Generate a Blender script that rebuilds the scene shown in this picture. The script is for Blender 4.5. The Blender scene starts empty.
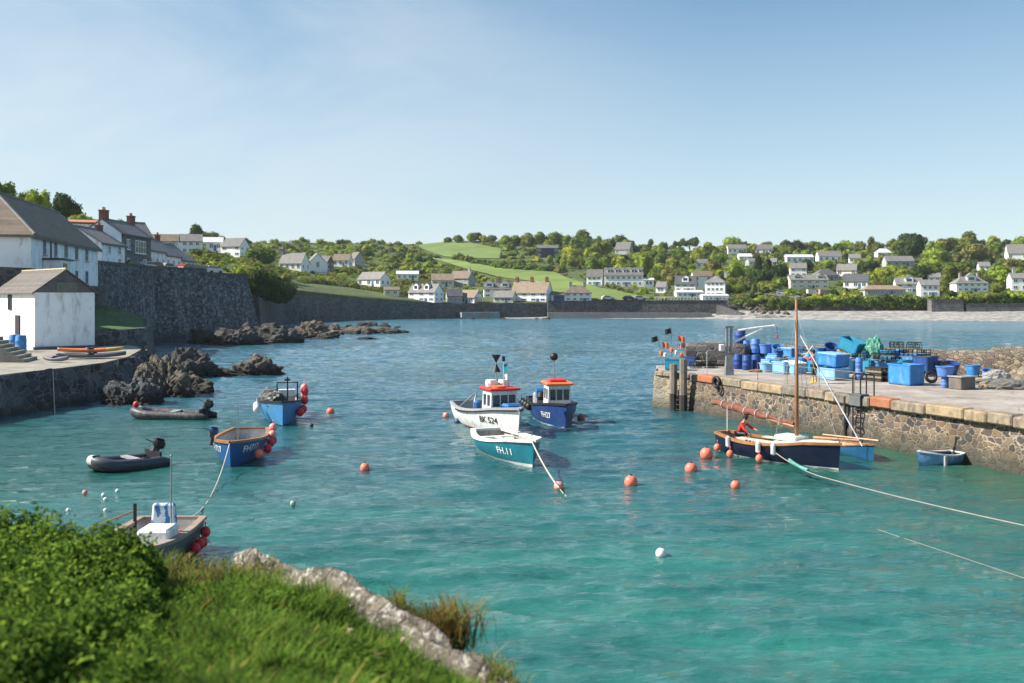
import bpy, bmesh, math, random
import numpy as np
from mathutils import Vector, Matrix, noise as mnoise
from mathutils.bvhtree import BVHTree
random.seed(7); rng = np.random.default_rng(7)
R = math.radians; PI = math.pi
F = 1024*35/36.0; CX = 512.0; HY = 296.0; CH = 6.8          # focal length in pixels, horizon row, eye height
scene = bpy.context.scene
col = scene.collection
def gp(px, py, z=0.0):                                       # pixel -> point on the level z
    Y = (CH-z)*F/(py-HY); return Vector(((px-CX)/F*Y, Y, z))
def dp(px, py, Y): return Vector(((px-CX)/F*Y, Y, CH-(py-HY)*Y/F))

# ------------------------------------------------------------------ materials
MATS = {}
def lin(c): return tuple(((v/12.92) if v <= .04045 else ((v+.055)/1.055)**2.4) for v in c)
class NT:
    def __init__(s, m):
        m.use_nodes = True; s.nt = m.node_tree; s.nt.nodes.clear(); s.m = m
    def n(s, typ, ins=None, **kw):
        nd = s.nt.nodes.new(typ)
        for k, v in kw.items(): setattr(nd, k, v)
        if ins:
            for k, v in ins.items():
                sock = nd.inputs[k]
                if isinstance(v, bpy.types.NodeSocket): s.nt.links.new(v, sock)
                else: sock.default_value = v
        return nd
    def ramp(s, fac, stops, interp='LINEAR'):
        r = s.n('ShaderNodeValToRGB', {'Fac': fac}); cr = r.color_ramp; cr.interpolation = interp
        while len(cr.elements) < len(stops): cr.elements.new(.5)
        for e, (p, c) in zip(cr.elements, stops):
            e.position = p; e.color = (*c, 1) if len(c) == 3 else c
        return r.outputs['Color']
    def mix(s, f, a, b, bt='MIX'):
        nd = s.nt.nodes.new('ShaderNodeMix'); nd.data_type = 'RGBA'; nd.blend_type = bt
        for i, v in ((0, f), (6, a), (7, b)):
            if isinstance(v, bpy.types.NodeSocket): s.nt.links.new(v, nd.inputs[i])
            else: nd.inputs[i].default_value = v if i == 0 else ((*v, 1) if len(v) == 3 else v)
        return nd.outputs[2]
    def math(s, op, a, b=0.0, clamp=False):
        nd = s.nt.nodes.new('ShaderNodeMath'); nd.operation = op; nd.use_clamp = clamp
        for i, v in ((0, a), (1, b)):
            if isinstance(v, bpy.types.NodeSocket): s.nt.links.new(v, nd.inputs[i])
            else: nd.inputs[i].default_value = v
        return nd.outputs[0]
    def coord(s, kind='Object', scale=(1, 1, 1), rot=(0, 0, 0)):
        if kind == 'World': o = s.n('ShaderNodeNewGeometry').outputs['Position']
        else: o = s.n('ShaderNodeTexCoord').outputs[kind]
        return s.n('ShaderNodeMapping', {'Vector': o, 'Scale': scale, 'Rotation': rot}).outputs[0]
    def noise(s, v, scale, detail=4, rough=.55, out='Fac', dist=0.0):
        return s.n('ShaderNodeTexNoise', {'Vector': v, 'Scale': scale, 'Detail': detail, 'Roughness': rough, 'Distortion': dist}).outputs[out]
    def bump(s, h, strength=.5, dist=.05, normal=None):
        ins = {'Height': h, 'Strength': strength, 'Distance': dist}
        if normal is not None: ins['Normal'] = normal
        return s.n('ShaderNodeBump', ins).outputs[0]
    def out(s, color, rough=.7, normal=None, metal=0.0, spec=.5, **extra):
        ins = {'Base Color': color if isinstance(color, bpy.types.NodeSocket) else ((*color, 1) if len(color) == 3 else color), 'Roughness': rough, 'Metallic': metal, 'Specular IOR Level': spec}
        if normal is not None: ins['Normal'] = normal
        ins.update(extra)
        b = s.n('ShaderNodeBsdfPrincipled', ins)
        s.n('ShaderNodeOutputMaterial', {'Surface': b.outputs[0]})
        return s.m
def new(name):
    m = bpy.data.materials.new(name); MATS[name] = m; return NT(m)
def paint(name, c, rough=.5, var=.18, scale=3.0, dirt=None, bump=.15, metal=0.0, kind='Object', spec=.4):
    """a surface of colour c with uneven wear"""
    if name in MATS: return MATS[name]
    s = new(name); v = s.coord(kind)
    f = s.noise(v, scale, 6, .65); g = s.noise(v, scale*9, 3, .6)
    lo = tuple(x*(1-var) for x in c); hi = tuple(min(1, x*(1+var)) for x in c)
    cc = s.ramp(f, [(.3, lo), (.7, hi)])
    if dirt is not None:
        d = s.ramp(s.noise(s.coord(kind, (1, 1, .35)), scale*1.7, 8, .7), [(.5, (0, 0, 0)), (.68, (1, 1, 1))])
        cc = s.mix(d, cc, dirt)
    return s.out(cc, rough, s.bump(g, bump, .02), metal, spec)
def masonry(name, cells, mortar, scale=2.0, squash=1.35, edge=.055, bump=.6, weather=None, kind='World', wet=None):
    """irregular stones in mortar; cells = list of stone colours"""
    s = new(name); v = s.coord(kind, (1, 1, squash))
    wob = s.noise(v, 3.0, 2, .5, 'Color')
    v2 = s.n('ShaderNodeVectorMath', {0: v, 1: s.n('ShaderNodeVectorMath', {0: wob, 'Scale': .28}, operation='SCALE').outputs[0]}, operation='ADD').outputs[0]
    cell = s.n('ShaderNodeTexVoronoi', {'Vector': v2, 'Scale': scale, 'Randomness': .95})
    de = s.n('ShaderNodeTexVoronoi', {'Vector': v2, 'Scale': scale, 'Randomness': .95}, feature='DISTANCE_TO_EDGE').outputs['Distance']
    rnd = s.n('ShaderNodeSeparateColor', {0: cell.outputs['Color']}).outputs[0]
    n = len(cells); stops = [((i+.0)/n, c) for i, c in enumerate(cells)]
    stone = s.ramp(rnd, stops, 'CONSTANT')
    fine = s.noise(v, 9, 6, .7)
    stone = s.mix(.75, stone, s.ramp(fine, [(.25, (.45, .45, .45)), (.75, (1.5, 1.5, 1.5))]), 'MULTIPLY')
    e = s.ramp(s.math('ADD', de, s.math('MULTIPLY', s.noise(v, 11, 3), .03)), [(edge*.6+.015, (0, 0, 0)), (edge+.035, (1, 1, 1))])
    mc = s.mix(s.noise(v, 5, 5), tuple(x*.75 for x in mortar), tuple(min(1, x*1.15) for x in mortar))
    c = s.mix(e, mc, stone)
    big = s.ramp(s.noise(s.coord(kind, (1, 1, .4)), .35, 5, .6), [(.35, (.72, .72, .72)), (.65, (1.15, 1.12, 1.05))])
    c = s.mix(1.0, c, big, 'MULTIPLY')
    if weather:                                               # tide band: dark weed near the waterline
        z = s.n('ShaderNodeSeparateXYZ', {0: s.n('ShaderNodeNewGeometry').outputs['Position']}).outputs[2]
        zz = s.math('ADD', z, s.math('MULTIPLY', s.math('SUBTRACT', s.noise(v, 1.1, 4), .5), weather[2]))
        t = s.ramp(s.n('ShaderNodeMapRange', {0: zz, 1: weather[0], 2: weather[1]}).outputs[0], [(0, (1, 1, 1)), (1, (0, 0, 0))])
        c = s.mix(t, c, weather[3])
    h = s.math('ADD', s.math('MULTIPLY', s.ramp(de, [(0, (0, 0, 0)), (edge*2.2, (1, 1, 1))]), 1.0), s.math('MULTIPLY', fine, .35))
    return s.out(c, .85, s.bump(h, bump, .09))
def foliage(name, c, var=.45, transl=.3, scale=1.2):
    s = new(name); v = s.coord('Object')
    f = s.noise(v, scale, 4, .6)
    lo = tuple(x*(1-var) for x in c); hi = (min(1, c[0]*(1+var*1.1)), min(1, c[1]*(1+var)), c[2]*(1+var*.5))
    cc = s.ramp(f, [(.28, lo), (.72, hi)])
    rnd = s.n('ShaderNodeObjectInfo').outputs['Random']
    cc = s.mix(1.0, cc, s.ramp(rnd, [(0, (.78, .8, .8)), (1, (1.2, 1.15, 1.0))]), 'MULTIPLY')
    d = s.n('ShaderNodeBsdfDiffuse', {'Color': cc}); t = s.n('ShaderNodeBsdfTranslucent', {'Color': cc})
    mx = s.n('ShaderNodeMixShader', {0: transl, 1: d.outputs[0], 2: t.outputs[0]})
    s.n('ShaderNodeOutputMaterial', {'Surface': mx.outputs[0]})
    return s.m

# ------------------------------------------------------------------ mesh builder
def frame_of(d, up=Vector((0, 0, 1))):
    d = d.normalized(); a = up if abs(d.dot(up)) < .98 else Vector((1, 0, 0))
    x = d.cross(a).normalized(); y = d.cross(x).normalized(); return x, y
class MB:
    def __init__(s): s.v = []; s.f = []; s.mi = []; s.m = 0
    def add(s, vs, fs):
        o = len(s.v); s.v += [tuple(p) for p in vs]
        for f in fs: s.f.append(tuple(i+o for i in f)); s.mi.append(s.m)
        return s
    def mat(s, i): s.m = i; return s
    def box(s, c, d, rz=0.0, M=None, taper=1.0, bev=0.0):
        x, y, z = d[0]/2, d[1]/2, d[2]/2
        if bev > 0:
            bev = min(bev, x*.9, y*.9, z*.9); vs = []
            for sz, inset in ((-z, bev), (-z+bev, 0), (z-bev, 0), (z, bev)):
                k = taper if sz > 0 else 1
                X, Y = (x-inset)*k, (y-inset)*k; b = bev if inset == 0 else bev*.4
                vs += [(-X+b, -Y, sz), (X-b, -Y, sz), (X, -Y+b, sz), (X, Y-b, sz), (X-b, Y, sz), (-X+b, Y, sz), (-X, Y-b, sz), (-X, -Y+b, sz)]
            fs = [tuple(range(7, -1, -1)), tuple(range(24, 32))]
            for r in range(3):
                for i in range(8):
                    j = (i+1) % 8; fs.append((r*8+i, r*8+j, r*8+8+j, r*8+8+i))
        else:
            k = taper
            vs = [(-x, -y, -z), (x, -y, -z), (x, y, -z), (-x, y, -z), (-x*k, -y*k, z), (x*k, -y*k, z), (x*k, y*k, z), (-x*k, y*k, z)]
            fs = [(3, 2, 1, 0), (4, 5, 6, 7), (0, 1, 5, 4), (1, 2, 6, 5), (2, 3, 7, 6), (3, 0, 4, 7)]
        if M is None: M = Matrix.Rotation(rz, 3, 'Z')
        c = Vector(c); return s.add([c + M @ Vector(p) for p in vs], fs)
    def tube(s, pts, r, n=8, caps=True):
        pts = [Vector(p) for p in pts]; N = len(pts)
        rs = r if isinstance(r, (list, tuple)) else [r]*N
        vs = []; px = None
        for i, p in enumerate(pts):
            d = (pts[min(i+1, N-1)] - pts[max(i-1, 0)])
            if d.length < 1e-6: d = Vector((0, 0, 1))
            if px is None: x, y = frame_of(d)
            else:
                d = d.normalized(); x = (px - d*px.dot(d)); x = x.normalized() if x.length > 1e-5 else frame_of(d)[0]; y = d.cross(x)
            px = x
            for k in range(n):
                a = 2*PI*k/n; vs.append(p + (x*math.cos(a)+y*math.sin(a))*rs[i])
        fs = []
        for i in range(N-1):
            for k in range(n):
                j = (k+1) % n; fs.append((i*n+k, i*n+j, (i+1)*n+j, (i+1)*n+k))
        if caps: fs += [tuple(range(n-1, -1, -1)), tuple(range((N-1)*n, N*n))]
        return s.add(vs, fs)
    def lathe(s, c, prof, n=16, M=None, caps=True):
        M = M or Matrix.Identity(3); c = Vector(c); vs = []
        for r, z in prof:
            for k in range(n):
                a = 2*PI*k/n; vs.append(c + M @ Vector((r*math.cos(a), r*math.sin(a), z)))
        fs = []
        for i in range(len(prof)-1):
            for k in range(n):
                j = (k+1) % n; fs.append((i*n+k, i*n+j, (i+1)*n+j, (i+1)*n+k))
        if caps: fs += [tuple(range(n-1, -1, -1)), tuple(range((len(prof)-1)*n, len(prof)*n))]
        return s.add(vs, fs)
    def ball(s, c, r, n=14, sq=1.0):
        pr = [(max(.001, math.sin(PI*i/10))*r, -math.cos(PI*i/10)*r*sq) for i in range(11)]
        return s.lathe(c, pr, n, caps=False)
    def prism(s, poly, y0, y1, M=None, c=(0, 0, 0)):
        """poly in local xz, extruded along y"""
        M = M or Matrix.Identity(3); c = Vector(c); n = len(poly)
        vs = [c + M @ Vector((x, y0, z)) for x, z in poly] + [c + M @ Vector((x, y1, z)) for x, z in poly]
        fs = [tuple(range(n)), tuple(range(2*n-1, n-1, -1))] + [(i, (i+1) % n, n+(i+1) % n, n+i)[::-1] for i in range(n)]
        return s.add(vs, fs)
    def slab(s, poly, z0, z1):
        n = len(poly)
        vs = [(x, y, z0) for x, y in poly] + [(x, y, z1) for x, y in poly]
        fs = [tuple(range(n-1, -1, -1)), tuple(range(n, 2*n))] + [(i, (i+1) % n, n+(i+1) % n, n+i) for i in range(n)]
        return s.add(vs, fs)
    def build(s, name, mats, parent=None, smooth=False, loc=None, fix=True, auto=None):
        me = bpy.data.meshes.new(name); me.from_pydata(s.v, [], s.f)
        if not isinstance(mats, (list, tuple)): mats = [mats]
        for m in mats: me.materials.append(m)
        if max(s.mi, default=0) > 0: me.polygons.foreach_set('material_index', s.mi)
        if fix and len(s.f) < 60000:
            bm = bmesh.new(); bm.from_mesh(me); bmesh.ops.recalc_face_normals(bm, faces=bm.faces)
            if auto is not None:
                for e in bm.edges: e.smooth = (len(e.link_faces) == 2 and e.calc_face_angle(0) < auto)
            bm.to_mesh(me); bm.free()
        if smooth or auto is not None: me.polygons.foreach_set('use_smooth', [True]*len(me.polygons))
        me.update()
        o = bpy.data.objects.new(name, me); col.objects.link(o)
        if loc is not None: o.location = loc
        if parent is not None: o.parent = parent
        return o
def npmesh(name, verts, faces, mats, parent=None, smooth=False, mi=None):
    """verts (n,3), faces (m,4) or (m,3) numpy arrays"""
    me = bpy.data.meshes.new(name); nv = len(verts); nf, k = faces.shape
    me.vertices.add(nv); me.vertices.foreach_set('co', np.asarray(verts, np.float32).ravel())
    me.loops.add(nf*k); me.loops.foreach_set('vertex_index', faces.astype(np.int32).ravel())
    me.polygons.add(nf); me.polygons.foreach_set('loop_start', np.arange(0, nf*k, k, dtype=np.int32))
    for m in (mats if isinstance(mats, (list, tuple)) else [mats]): me.materials.append(m)
    if mi is not None: me.polygons.foreach_set('material_index', np.asarray(mi, np.int32))
    if smooth: me.polygons.foreach_set('use_smooth', np.ones(nf, dtype=bool))
    me.update(calc_edges=True); me.validate()
    o = bpy.data.objects.new(name, me); col.objects.link(o)
    if parent is not None: o.parent = parent
    return o
def grid_faces(nr, nc):
    a = np.arange(nr*nc).reshape(nr, nc)
    return np.stack([a[:-1, :-1], a[:-1, 1:], a[1:, 1:], a[1:, :-1]], -1).reshape(-1, 4)
def thing(name, label, cat, loc=(0, 0, 0), rz=0.0, group=None):
    o = bpy.data.objects.new(name, None); col.objects.link(o); o.location = loc; o.rotation_euler = (0, 0, rz)
    o['label'] = label; o['category'] = cat
    if group: o['group'] = group
    return o
def tag(o, label, cat, group=None):
    o['label'] = label; o['category'] = cat
    if group: o['group'] = group
    return o
def struct(o, kind='structure', label=None):
    o['kind'] = kind
    if label: o['label'] = label
    return o
def copy_tree(o, parent=None):
    c = o.copy(); col.objects.link(c)
    if parent is not None: c.parent = parent
    for ch in o.children: copy_tree(ch, c)
    return c
def recentre(o):
    """origin of a top-level mesh at its base"""
    me = o.data; n = len(me.vertices); a = np.empty(n*3, np.float32); me.vertices.foreach_get('co', a); a = a.reshape(-1, 3)
    c = np.array([(a[:, 0].min()+a[:, 0].max())/2, (a[:, 1].min()+a[:, 1].max())/2, a[:, 2].min()], np.float32)
    me.vertices.foreach_set('co', (a-c).ravel()); me.update(); o.location = Vector(c.tolist()) + o.location
    return o
def interp(x, xs, ys): return float(np.interp(x, xs, ys))
def lettering(txt, size, parent, target, fn, material, name='lettering'):
    """text laid on a surface: fn(u, v) -> point in the parent's space"""
    cu = bpy.data.curves.new('lettering', 'FONT'); cu.body = txt; cu.size = size; cu.resolution_u = 3; cu.offset = size*.012
    cu.align_x = 'CENTER'; cu.align_y = 'CENTER'
    t = bpy.data.objects.new('lettering', cu); col.objects.link(t); bpy.context.view_layer.update()
    dg = bpy.context.evaluated_depsgraph_get(); me = bpy.data.meshes.new_from_object(t.evaluated_get(dg))
    bpy.data.objects.remove(t); 
    bm = bmesh.new(); bm.from_mesh(me); bmesh.ops.triangulate(bm, faces=bm.faces)
    bmesh.ops.subdivide_edges(bm, edges=[e for e in bm.edges if e.calc_length() > size*.3], cuts=2)
    bm.to_mesh(me); bm.free()
    for v in me.vertices:
        v.co = fn(v.co.x, v.co.y)
    me.materials.clear(); me.materials.append(material); me.update()
    o = bpy.data.objects.new(name, me); col.objects.link(o); o.parent = parent
    return o
def arc(cx, cy, r, a0, a1, n=8): return [(cx+r*math.cos(a0+(a1-a0)*i/n), cy+r*math.sin(a0+(a1-a0)*i/n)) for i in range(n+1)]
def sag(a, b, d, n=14):
    a, b = Vector(a), Vector(b)
    return [a.lerp(b, i/n) - Vector((0, 0, d*4*(i/n)*(1-i/n))) for i in range(n+1)]

# ------------------------------------------------------------------ camera, sun, sky
cam = bpy.data.cameras.new('camera'); camo = bpy.data.objects.new('camera', cam); col.objects.link(camo)
cam.sensor_width = 36; cam.lens = 35; camo.location = (0, 0, CH); camo.rotation_euler = (R(90), 0, 0)
cam.shift_y = -(341.5-HY)/1024.0; cam.clip_end = 5000; cam.clip_start = .1
cam.dof.use_dof = True; cam.dof.focus_distance = 55; cam.dof.aperture_fstop = 1.7
scene.camera = camo
EL = 41.0; SAZ = Vector((-1.0, -.03, 0)).normalized()      # towards the sun, in plan
to_sun = Vector((SAZ.x*math.cos(R(EL)), SAZ.y*math.cos(R(EL)), math.sin(R(EL))))
sl = bpy.data.lights.new('sun', 'SUN'); sl.energy = 5.0; sl.angle = R(.5); sl.color = (1.0, .93, .83)
so = bpy.data.objects.new('sun', sl); col.objects.link(so); so.rotation_euler = to_sun.to_track_quat('Z', 'Y').to_euler(); so.location = (-60, 60, 80)
w = bpy.data.worlds.new('World'); scene.world = w; w.use_nodes = True; wn = w.node_tree; wn.nodes.clear()
def wnode(t, **kw):
    n = wn.nodes.new(t)
    for k, v in kw.items(): setattr(n, k, v)
    return n
sky = wnode('ShaderNodeTexSky', sky_type='NISHITA', sun_disc=False, sun_elevation=R(EL), sun_rotation=math.atan2(to_sun.x, to_sun.y), altitude=20, air_density=.85, dust_density=.0, ozone_density=1.4)
bg = wnode('ShaderNodeBackground'); wo = wnode('ShaderNodeOutputWorld')
tc = wnode('ShaderNodeTexCoord'); mp = wnode('ShaderNodeMapping'); mp.inputs['Scale'].default_value = (1.0, 1.0, 3.2); mp.inputs['Rotation'].default_value = (0, R(14), R(20))
nz = wnode('ShaderNodeTexNoise'); nz.inputs['Scale'].default_value = 1.7; nz.inputs['Detail'].default_value = 9; nz.inputs['Roughness'].default_value = .55; nz.inputs['Distortion'].default_value = .5
rp = wnode('ShaderNodeValToRGB'); rp.color_ramp.elements[0].position = .41; rp.color_ramp.elements[1].position = .64
rp.color_ramp.elements[0].color = (0, 0, 0, 1); rp.color_ramp.elements[1].color = (.85, .85, .85, 1)
hz = wnode('ShaderNodeMix', data_type='RGBA'); sx = wnode('ShaderNodeSeparateXYZ'); mr = wnode('ShaderNodeMapRange')
mr.inputs[1].default_value = .2; mr.inputs[2].default_value = -.45; mr.clamp = True            # thin cloud gathers on the sun's side
ml = wnode('ShaderNodeMath', operation='MULTIPLY'); 
L_ = wn.links.new
L_(tc.outputs['Generated'], mp.inputs[0]); L_(mp.outputs[0], nz.inputs['Vector']); L_(nz.outputs['Fac'], rp.inputs[0])
L_(tc.outputs['Generated'], sx.inputs[0]); L_(sx.outputs[0], mr.inputs[0]); L_(mr.outputs[0], ml.inputs[1]); L_(rp.outputs[0], ml.inputs[0])
L_(ml.outputs[0], hz.inputs[0]); gr = wnode('ShaderNodeMix', data_type='RGBA', blend_type='MULTIPLY'); gr.inputs[0].default_value = 1; gr.inputs[7].default_value = (.97, 1.045, 1.0, 1); hs = wnode('ShaderNodeHueSaturation'); hs.inputs['Saturation'].default_value = 1.18; L_(sky.outputs[0], hs.inputs['Color']); gm = wnode('ShaderNodeGamma'); gm.inputs[1].default_value = .8; L_(hs.outputs[0], gm.inputs[0]); L_(gm.outputs[0], gr.inputs[6]); L_(gr.outputs[2], hz.inputs[6]); hz.inputs[7].default_value = (3.7, 4.15, 4.5, 1)
vr = wnode('ShaderNodeMapRange'); vr.inputs[1].default_value = 0.0; vr.inputs[2].default_value = .3; vr.inputs[3].default_value = .68; vr.inputs[4].default_value = .0; vr.clamp = True
vm = wnode('ShaderNodeMix', data_type='RGBA'); vm.inputs[7].default_value = (3.55, 4.1, 4.45, 1); L_(sx.outputs[2], vr.inputs[0]); L_(vr.outputs[0], vm.inputs[0]); L_(hz.outputs[2], vm.inputs[6]); L_(vm.outputs[2], bg.inputs[0]); bg.inputs[1].default_value = .104; L_(bg.outputs[0], wo.inputs[0])
hb = bpy.data.materials.new('haze_air'); hb.use_nodes = True; hn = hb.node_tree; hn.nodes.clear(); pv = hn.nodes.new('ShaderNodeVolumePrincipled'); ho = hn.nodes.new('ShaderNodeOutputMaterial'); hn.links.new(pv.outputs[0], ho.inputs['Volume'])
pv.inputs['Density'].default_value = .0001; pv.inputs['Color'].default_value = (.86, .93, 1.0, 1); pv.inputs['Anisotropy'].default_value = .2
scene.view_settings.view_transform = 'Standard'; scene.view_settings.look = 'None'; scene.view_settings.exposure = 0.95; scene.view_settings.gamma = 1.0
scene.render.engine = 'CYCLES'
# ------------------------------------------------------------------ shared materials
white_render = paint('white_render', (.88, .89, .9), .8, .05, .8, (.5, .49, .46), .2, kind='World')
far_white = paint('far_white', (.84, .84, .83), .8, .04, .5, None, .05, kind='World')
cream = paint('cream', (.66, .62, .52), .8, .05, .5, None, .05, kind='World')
grey_render = paint('grey_render', (.36, .37, .38), .85, .1, .6, None, .1, kind='World')
frame_white = paint('frame_white', (.7, .7, .7), .5, .05)
glass_dark = paint('glass_dark', (.035, .045, .055), .08, .3, 2, spec=.8)
door_blue = paint('door_blue', (.05, .12, .25), .5)
brick_red = paint('brick_red', (.22, .07, .05), .85, .3, 4, (.1, .05, .04), .5)
terracotta = paint('terracotta', (.4, .17, .09), .8)
def slate(name, c, var=.3):
    s = new(name); v = s.coord('Object')
    b = s.n('ShaderNodeTexBrick', {'Vector': s.n('ShaderNodeVectorRotate', {'Vector': v, 'Axis': (1, 0, 0), 'Angle': 0.0}, rotation_type='AXIS_ANGLE').outputs[0]})
    z = s.n('ShaderNodeSeparateXYZ', {0: v})
    row = s.math('MULTIPLY', z.outputs[2], 5.2); fr = s.math('FRACT', row)
    line = s.ramp(fr, [(0, (.45, .45, .45)), (.22, (1, 1, 1))])
    cellv = s.n('ShaderNodeCombineXYZ', {0: s.math('ADD', s.math('MULTIPLY', z.outputs[0], 3.4), s.math('MULTIPLY', s.math('FLOOR', row), .37)), 1: s.math('MULTIPLY', z.outputs[1], .0), 2: s.math('FLOOR', row)}).outputs[0]
    wn_ = s.n('ShaderNodeTexWhiteNoise', {'Vector': s.n('ShaderNodeVectorMath', {0: cellv}, operation='FLOOR').outputs[0]}).outputs['Value']
    f = s.noise(v, .8, 6, .7)
    cc = s.ramp(f, [(.3, tuple(x*(1-var) for x in c)), (.7, tuple(x*(1+var) for x in c))])
    cc = s.mix(.45, cc, s.ramp(wn_, [(0, (.6, .6, .62)), (1, (1.4, 1.36, 1.3))]), 'MULTIPLY')
    cc = s.mix(.7, cc, line, 'MULTIPLY')
    lich = s.ramp(s.noise(v, 3.1, 7, .75), [(.56, (0, 0, 0)), (.7, (1, 1, 1))])
    cc = s.mix(s.math('MULTIPLY', lich, .45), cc, (.3, .28, .17))
    return s.out(cc, .75, s.bump(fr, .5, .03))
slate_brown = slate('slate_brown', (.175, .135, .095)); slate_grey = slate('slate_grey', (.13, .127, .124), .2)
slate_pale = slate('slate_pale', (.19, .183, .175), .2); roof_tan = slate('roof_tan', (.25, .19, .13), .2); roof_white = paint('roof_white', (.55, .56, .58), .6, .08, kind='World')
roof_dark = slate('roof_dark', (.07, .075, .085), .2)
pier_stone = masonry('pier_stone', [(.13, .09, .06), (.05, .045, .045), (.16, .12, .08), (.08, .06, .05), (.10, .085, .075), (.18, .13, .08), (.045, .04, .038), (.14, .095, .065)], (.33, .28, .215), 2.8, 1.3, .045, .5, (.1, 1.15, .9, (.045, .045, .03)))
pier_end_stone = masonry('pier_end_stone', [(.26, .22, .16), (.19, .16, .12), (.3, .25, .18), (.22, .2, .17)], (.34, .3, .23), 1.5, 2.1, .045, .6, (.0, .8, .5, (.06, .055, .035)))
quay_stone = masonry('quay_stone', [(.045, .05, .06), (.08, .085, .095), (.035, .038, .045), (.12, .12, .125), (.06, .062, .07)], (.2, .2, .2), 1.5, 1.4, .05, .9, (.0, .6, .5, (.03, .032, .025)))
dark_stone = masonry('dark_stone', [(.06, .06, .065), (.09, .09, .09), (.05, .05, .055), (.12, .115, .11)], (.14, .14, .14), 1.4, 1.6, .04, .7)
house_stone = masonry('house_stone', [(.1, .1, .11), (.14, .14, .15), (.085, .085, .095), (.18, .17, .17)], (.2, .2, .2), 2.4, 1.6, .04, .4)
parapet_stone = masonry('parapet_stone', [(.25, .19, .13), (.16, .13, .1), (.3, .24, .17), (.2, .17, .14), (.12, .1, .085)], (.27, .23, .17), 3.0, 1.6, .04, .9)
coping_stone = paint('coping_stone', (.26, .21, .15), .9, .45, 3.0, (.12, .1, .08), 1.2, kind='World')
def wallA_mat():
    s = new('harbour_wall_stone'); v = s.coord('World', (1, 1, 1.6))
    vo = s.n('ShaderNodeTexVoronoi', {'Vector': v, 'Scale': 2.1})
    g = s.n('ShaderNodeSeparateColor', {0: vo.outputs['Color']}).outputs[0]
    base = s.ramp(g, [(0, (.03, .032, .04)), (.4, (.07, .073, .083)), (.8, (.12, .125, .135)), (1, (.25, .25, .25))])
    base = s.mix(.7, base, s.ramp(s.noise(v, 3.5, 6, .75), [(.3, (.4, .4, .4)), (.7, (1.5, 1.5, 1.5))]), 'MULTIPLY')
    st = s.noise(s.coord('World', (1, 1, .13)), .8, 8, .72)                 # pale lime runs down the face
    st2 = s.noise(s.coord('World', (1, 1, .5)), 2.6, 5, .7)
    m = s.ramp(s.math('MULTIPLY', s.math('ADD', st, .05), s.math('ADD', st2, .5)), [(.58, (0, 0, 0)), (.8, (1, 1, 1))])
    c = s.mix(s.math('MULTIPLY', m, .6), base, (.42, .42, .42))
    z = s.n('ShaderNodeSeparateXYZ', {0: s.n('ShaderNodeNewGeometry').outputs['Position']}).outputs[2]
    low = s.ramp(s.n('ShaderNodeMapRange', {0: s.math('ADD', z, s.math('MULTIPLY', s.noise(v, .5, 3), 2.0)), 1: 1.0, 2: 3.5}).outputs[0], [(0, (1, 1, 1)), (1, (0, 0, 0))])
    c = s.mix(s.math('MULTIPLY', low, .8), c, (.03, .03, .025))
    return s.out(c, .9, s.bump(s.noise(v, 4, 6, .7), .9, .12))
wallA = wallA_mat()
def rock_mat(name, lo, hi, lichen=(.45, .43, .38), amt=.58, tide=True, sc=1.0):
    s = new(name); v = s.coord('World')
    f = s.noise(s.coord('World', (1, 1, 2.2)), 1.1*sc, 8, .7, dist=.6)
    c = s.ramp(f, [(.3, lo), (.52, tuple((a+b)/2 for a, b in zip(lo, hi))), (.72, hi)])
    l = s.ramp(s.noise(v, 2.6*sc, 8, .75), [(amt, (0, 0, 0)), (amt+.09, (1, 1, 1))])
    c = s.mix(l, c, lichen)
    if tide:
        z = s.n('ShaderNodeSeparateXYZ', {0: s.n('ShaderNodeNewGeometry').outputs['Position']}).outputs[2]
        low = s.ramp(s.n('ShaderNodeMapRange', {0: s.math('ADD', z, s.math('MULTIPLY', s.noise(v, .9, 3), -.8)), 1: -.1, 2: .7}).outputs[0], [(0, (1, 1, 1)), (1, (0, 0, 0))])
        c = s.mix(low, c, (.02, .02, .016))
    cr = s.n('ShaderNodeTexVoronoi', {'Vector': v, 'Scale': 1.6*sc}, feature='DISTANCE_TO_EDGE').outputs[0]
    h = s.math('ADD', s.noise(v, 3.5*sc, 8, .75), s.math('MULTIPLY', s.ramp(cr, [(0, (0, 0, 0)), (.08, (1, 1, 1))]), .35))
    return s.out(c, .88, s.bump(h, 1.0, .22/sc))
rock_dark = rock_mat('rock_dark', (.035, .033, .033), (.13, .12, .105), (.16, .15, .13), .62)
rock_brown = rock_mat('rock_brown', (.05, .042, .034), (.21, .175, .13), (.34, .3, .23), .6)
rock_near = rock_mat('rock_near', (.05, .042, .033), (.36, .31, .24), (.66, .62, .55), .52, False, 3.6)

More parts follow.
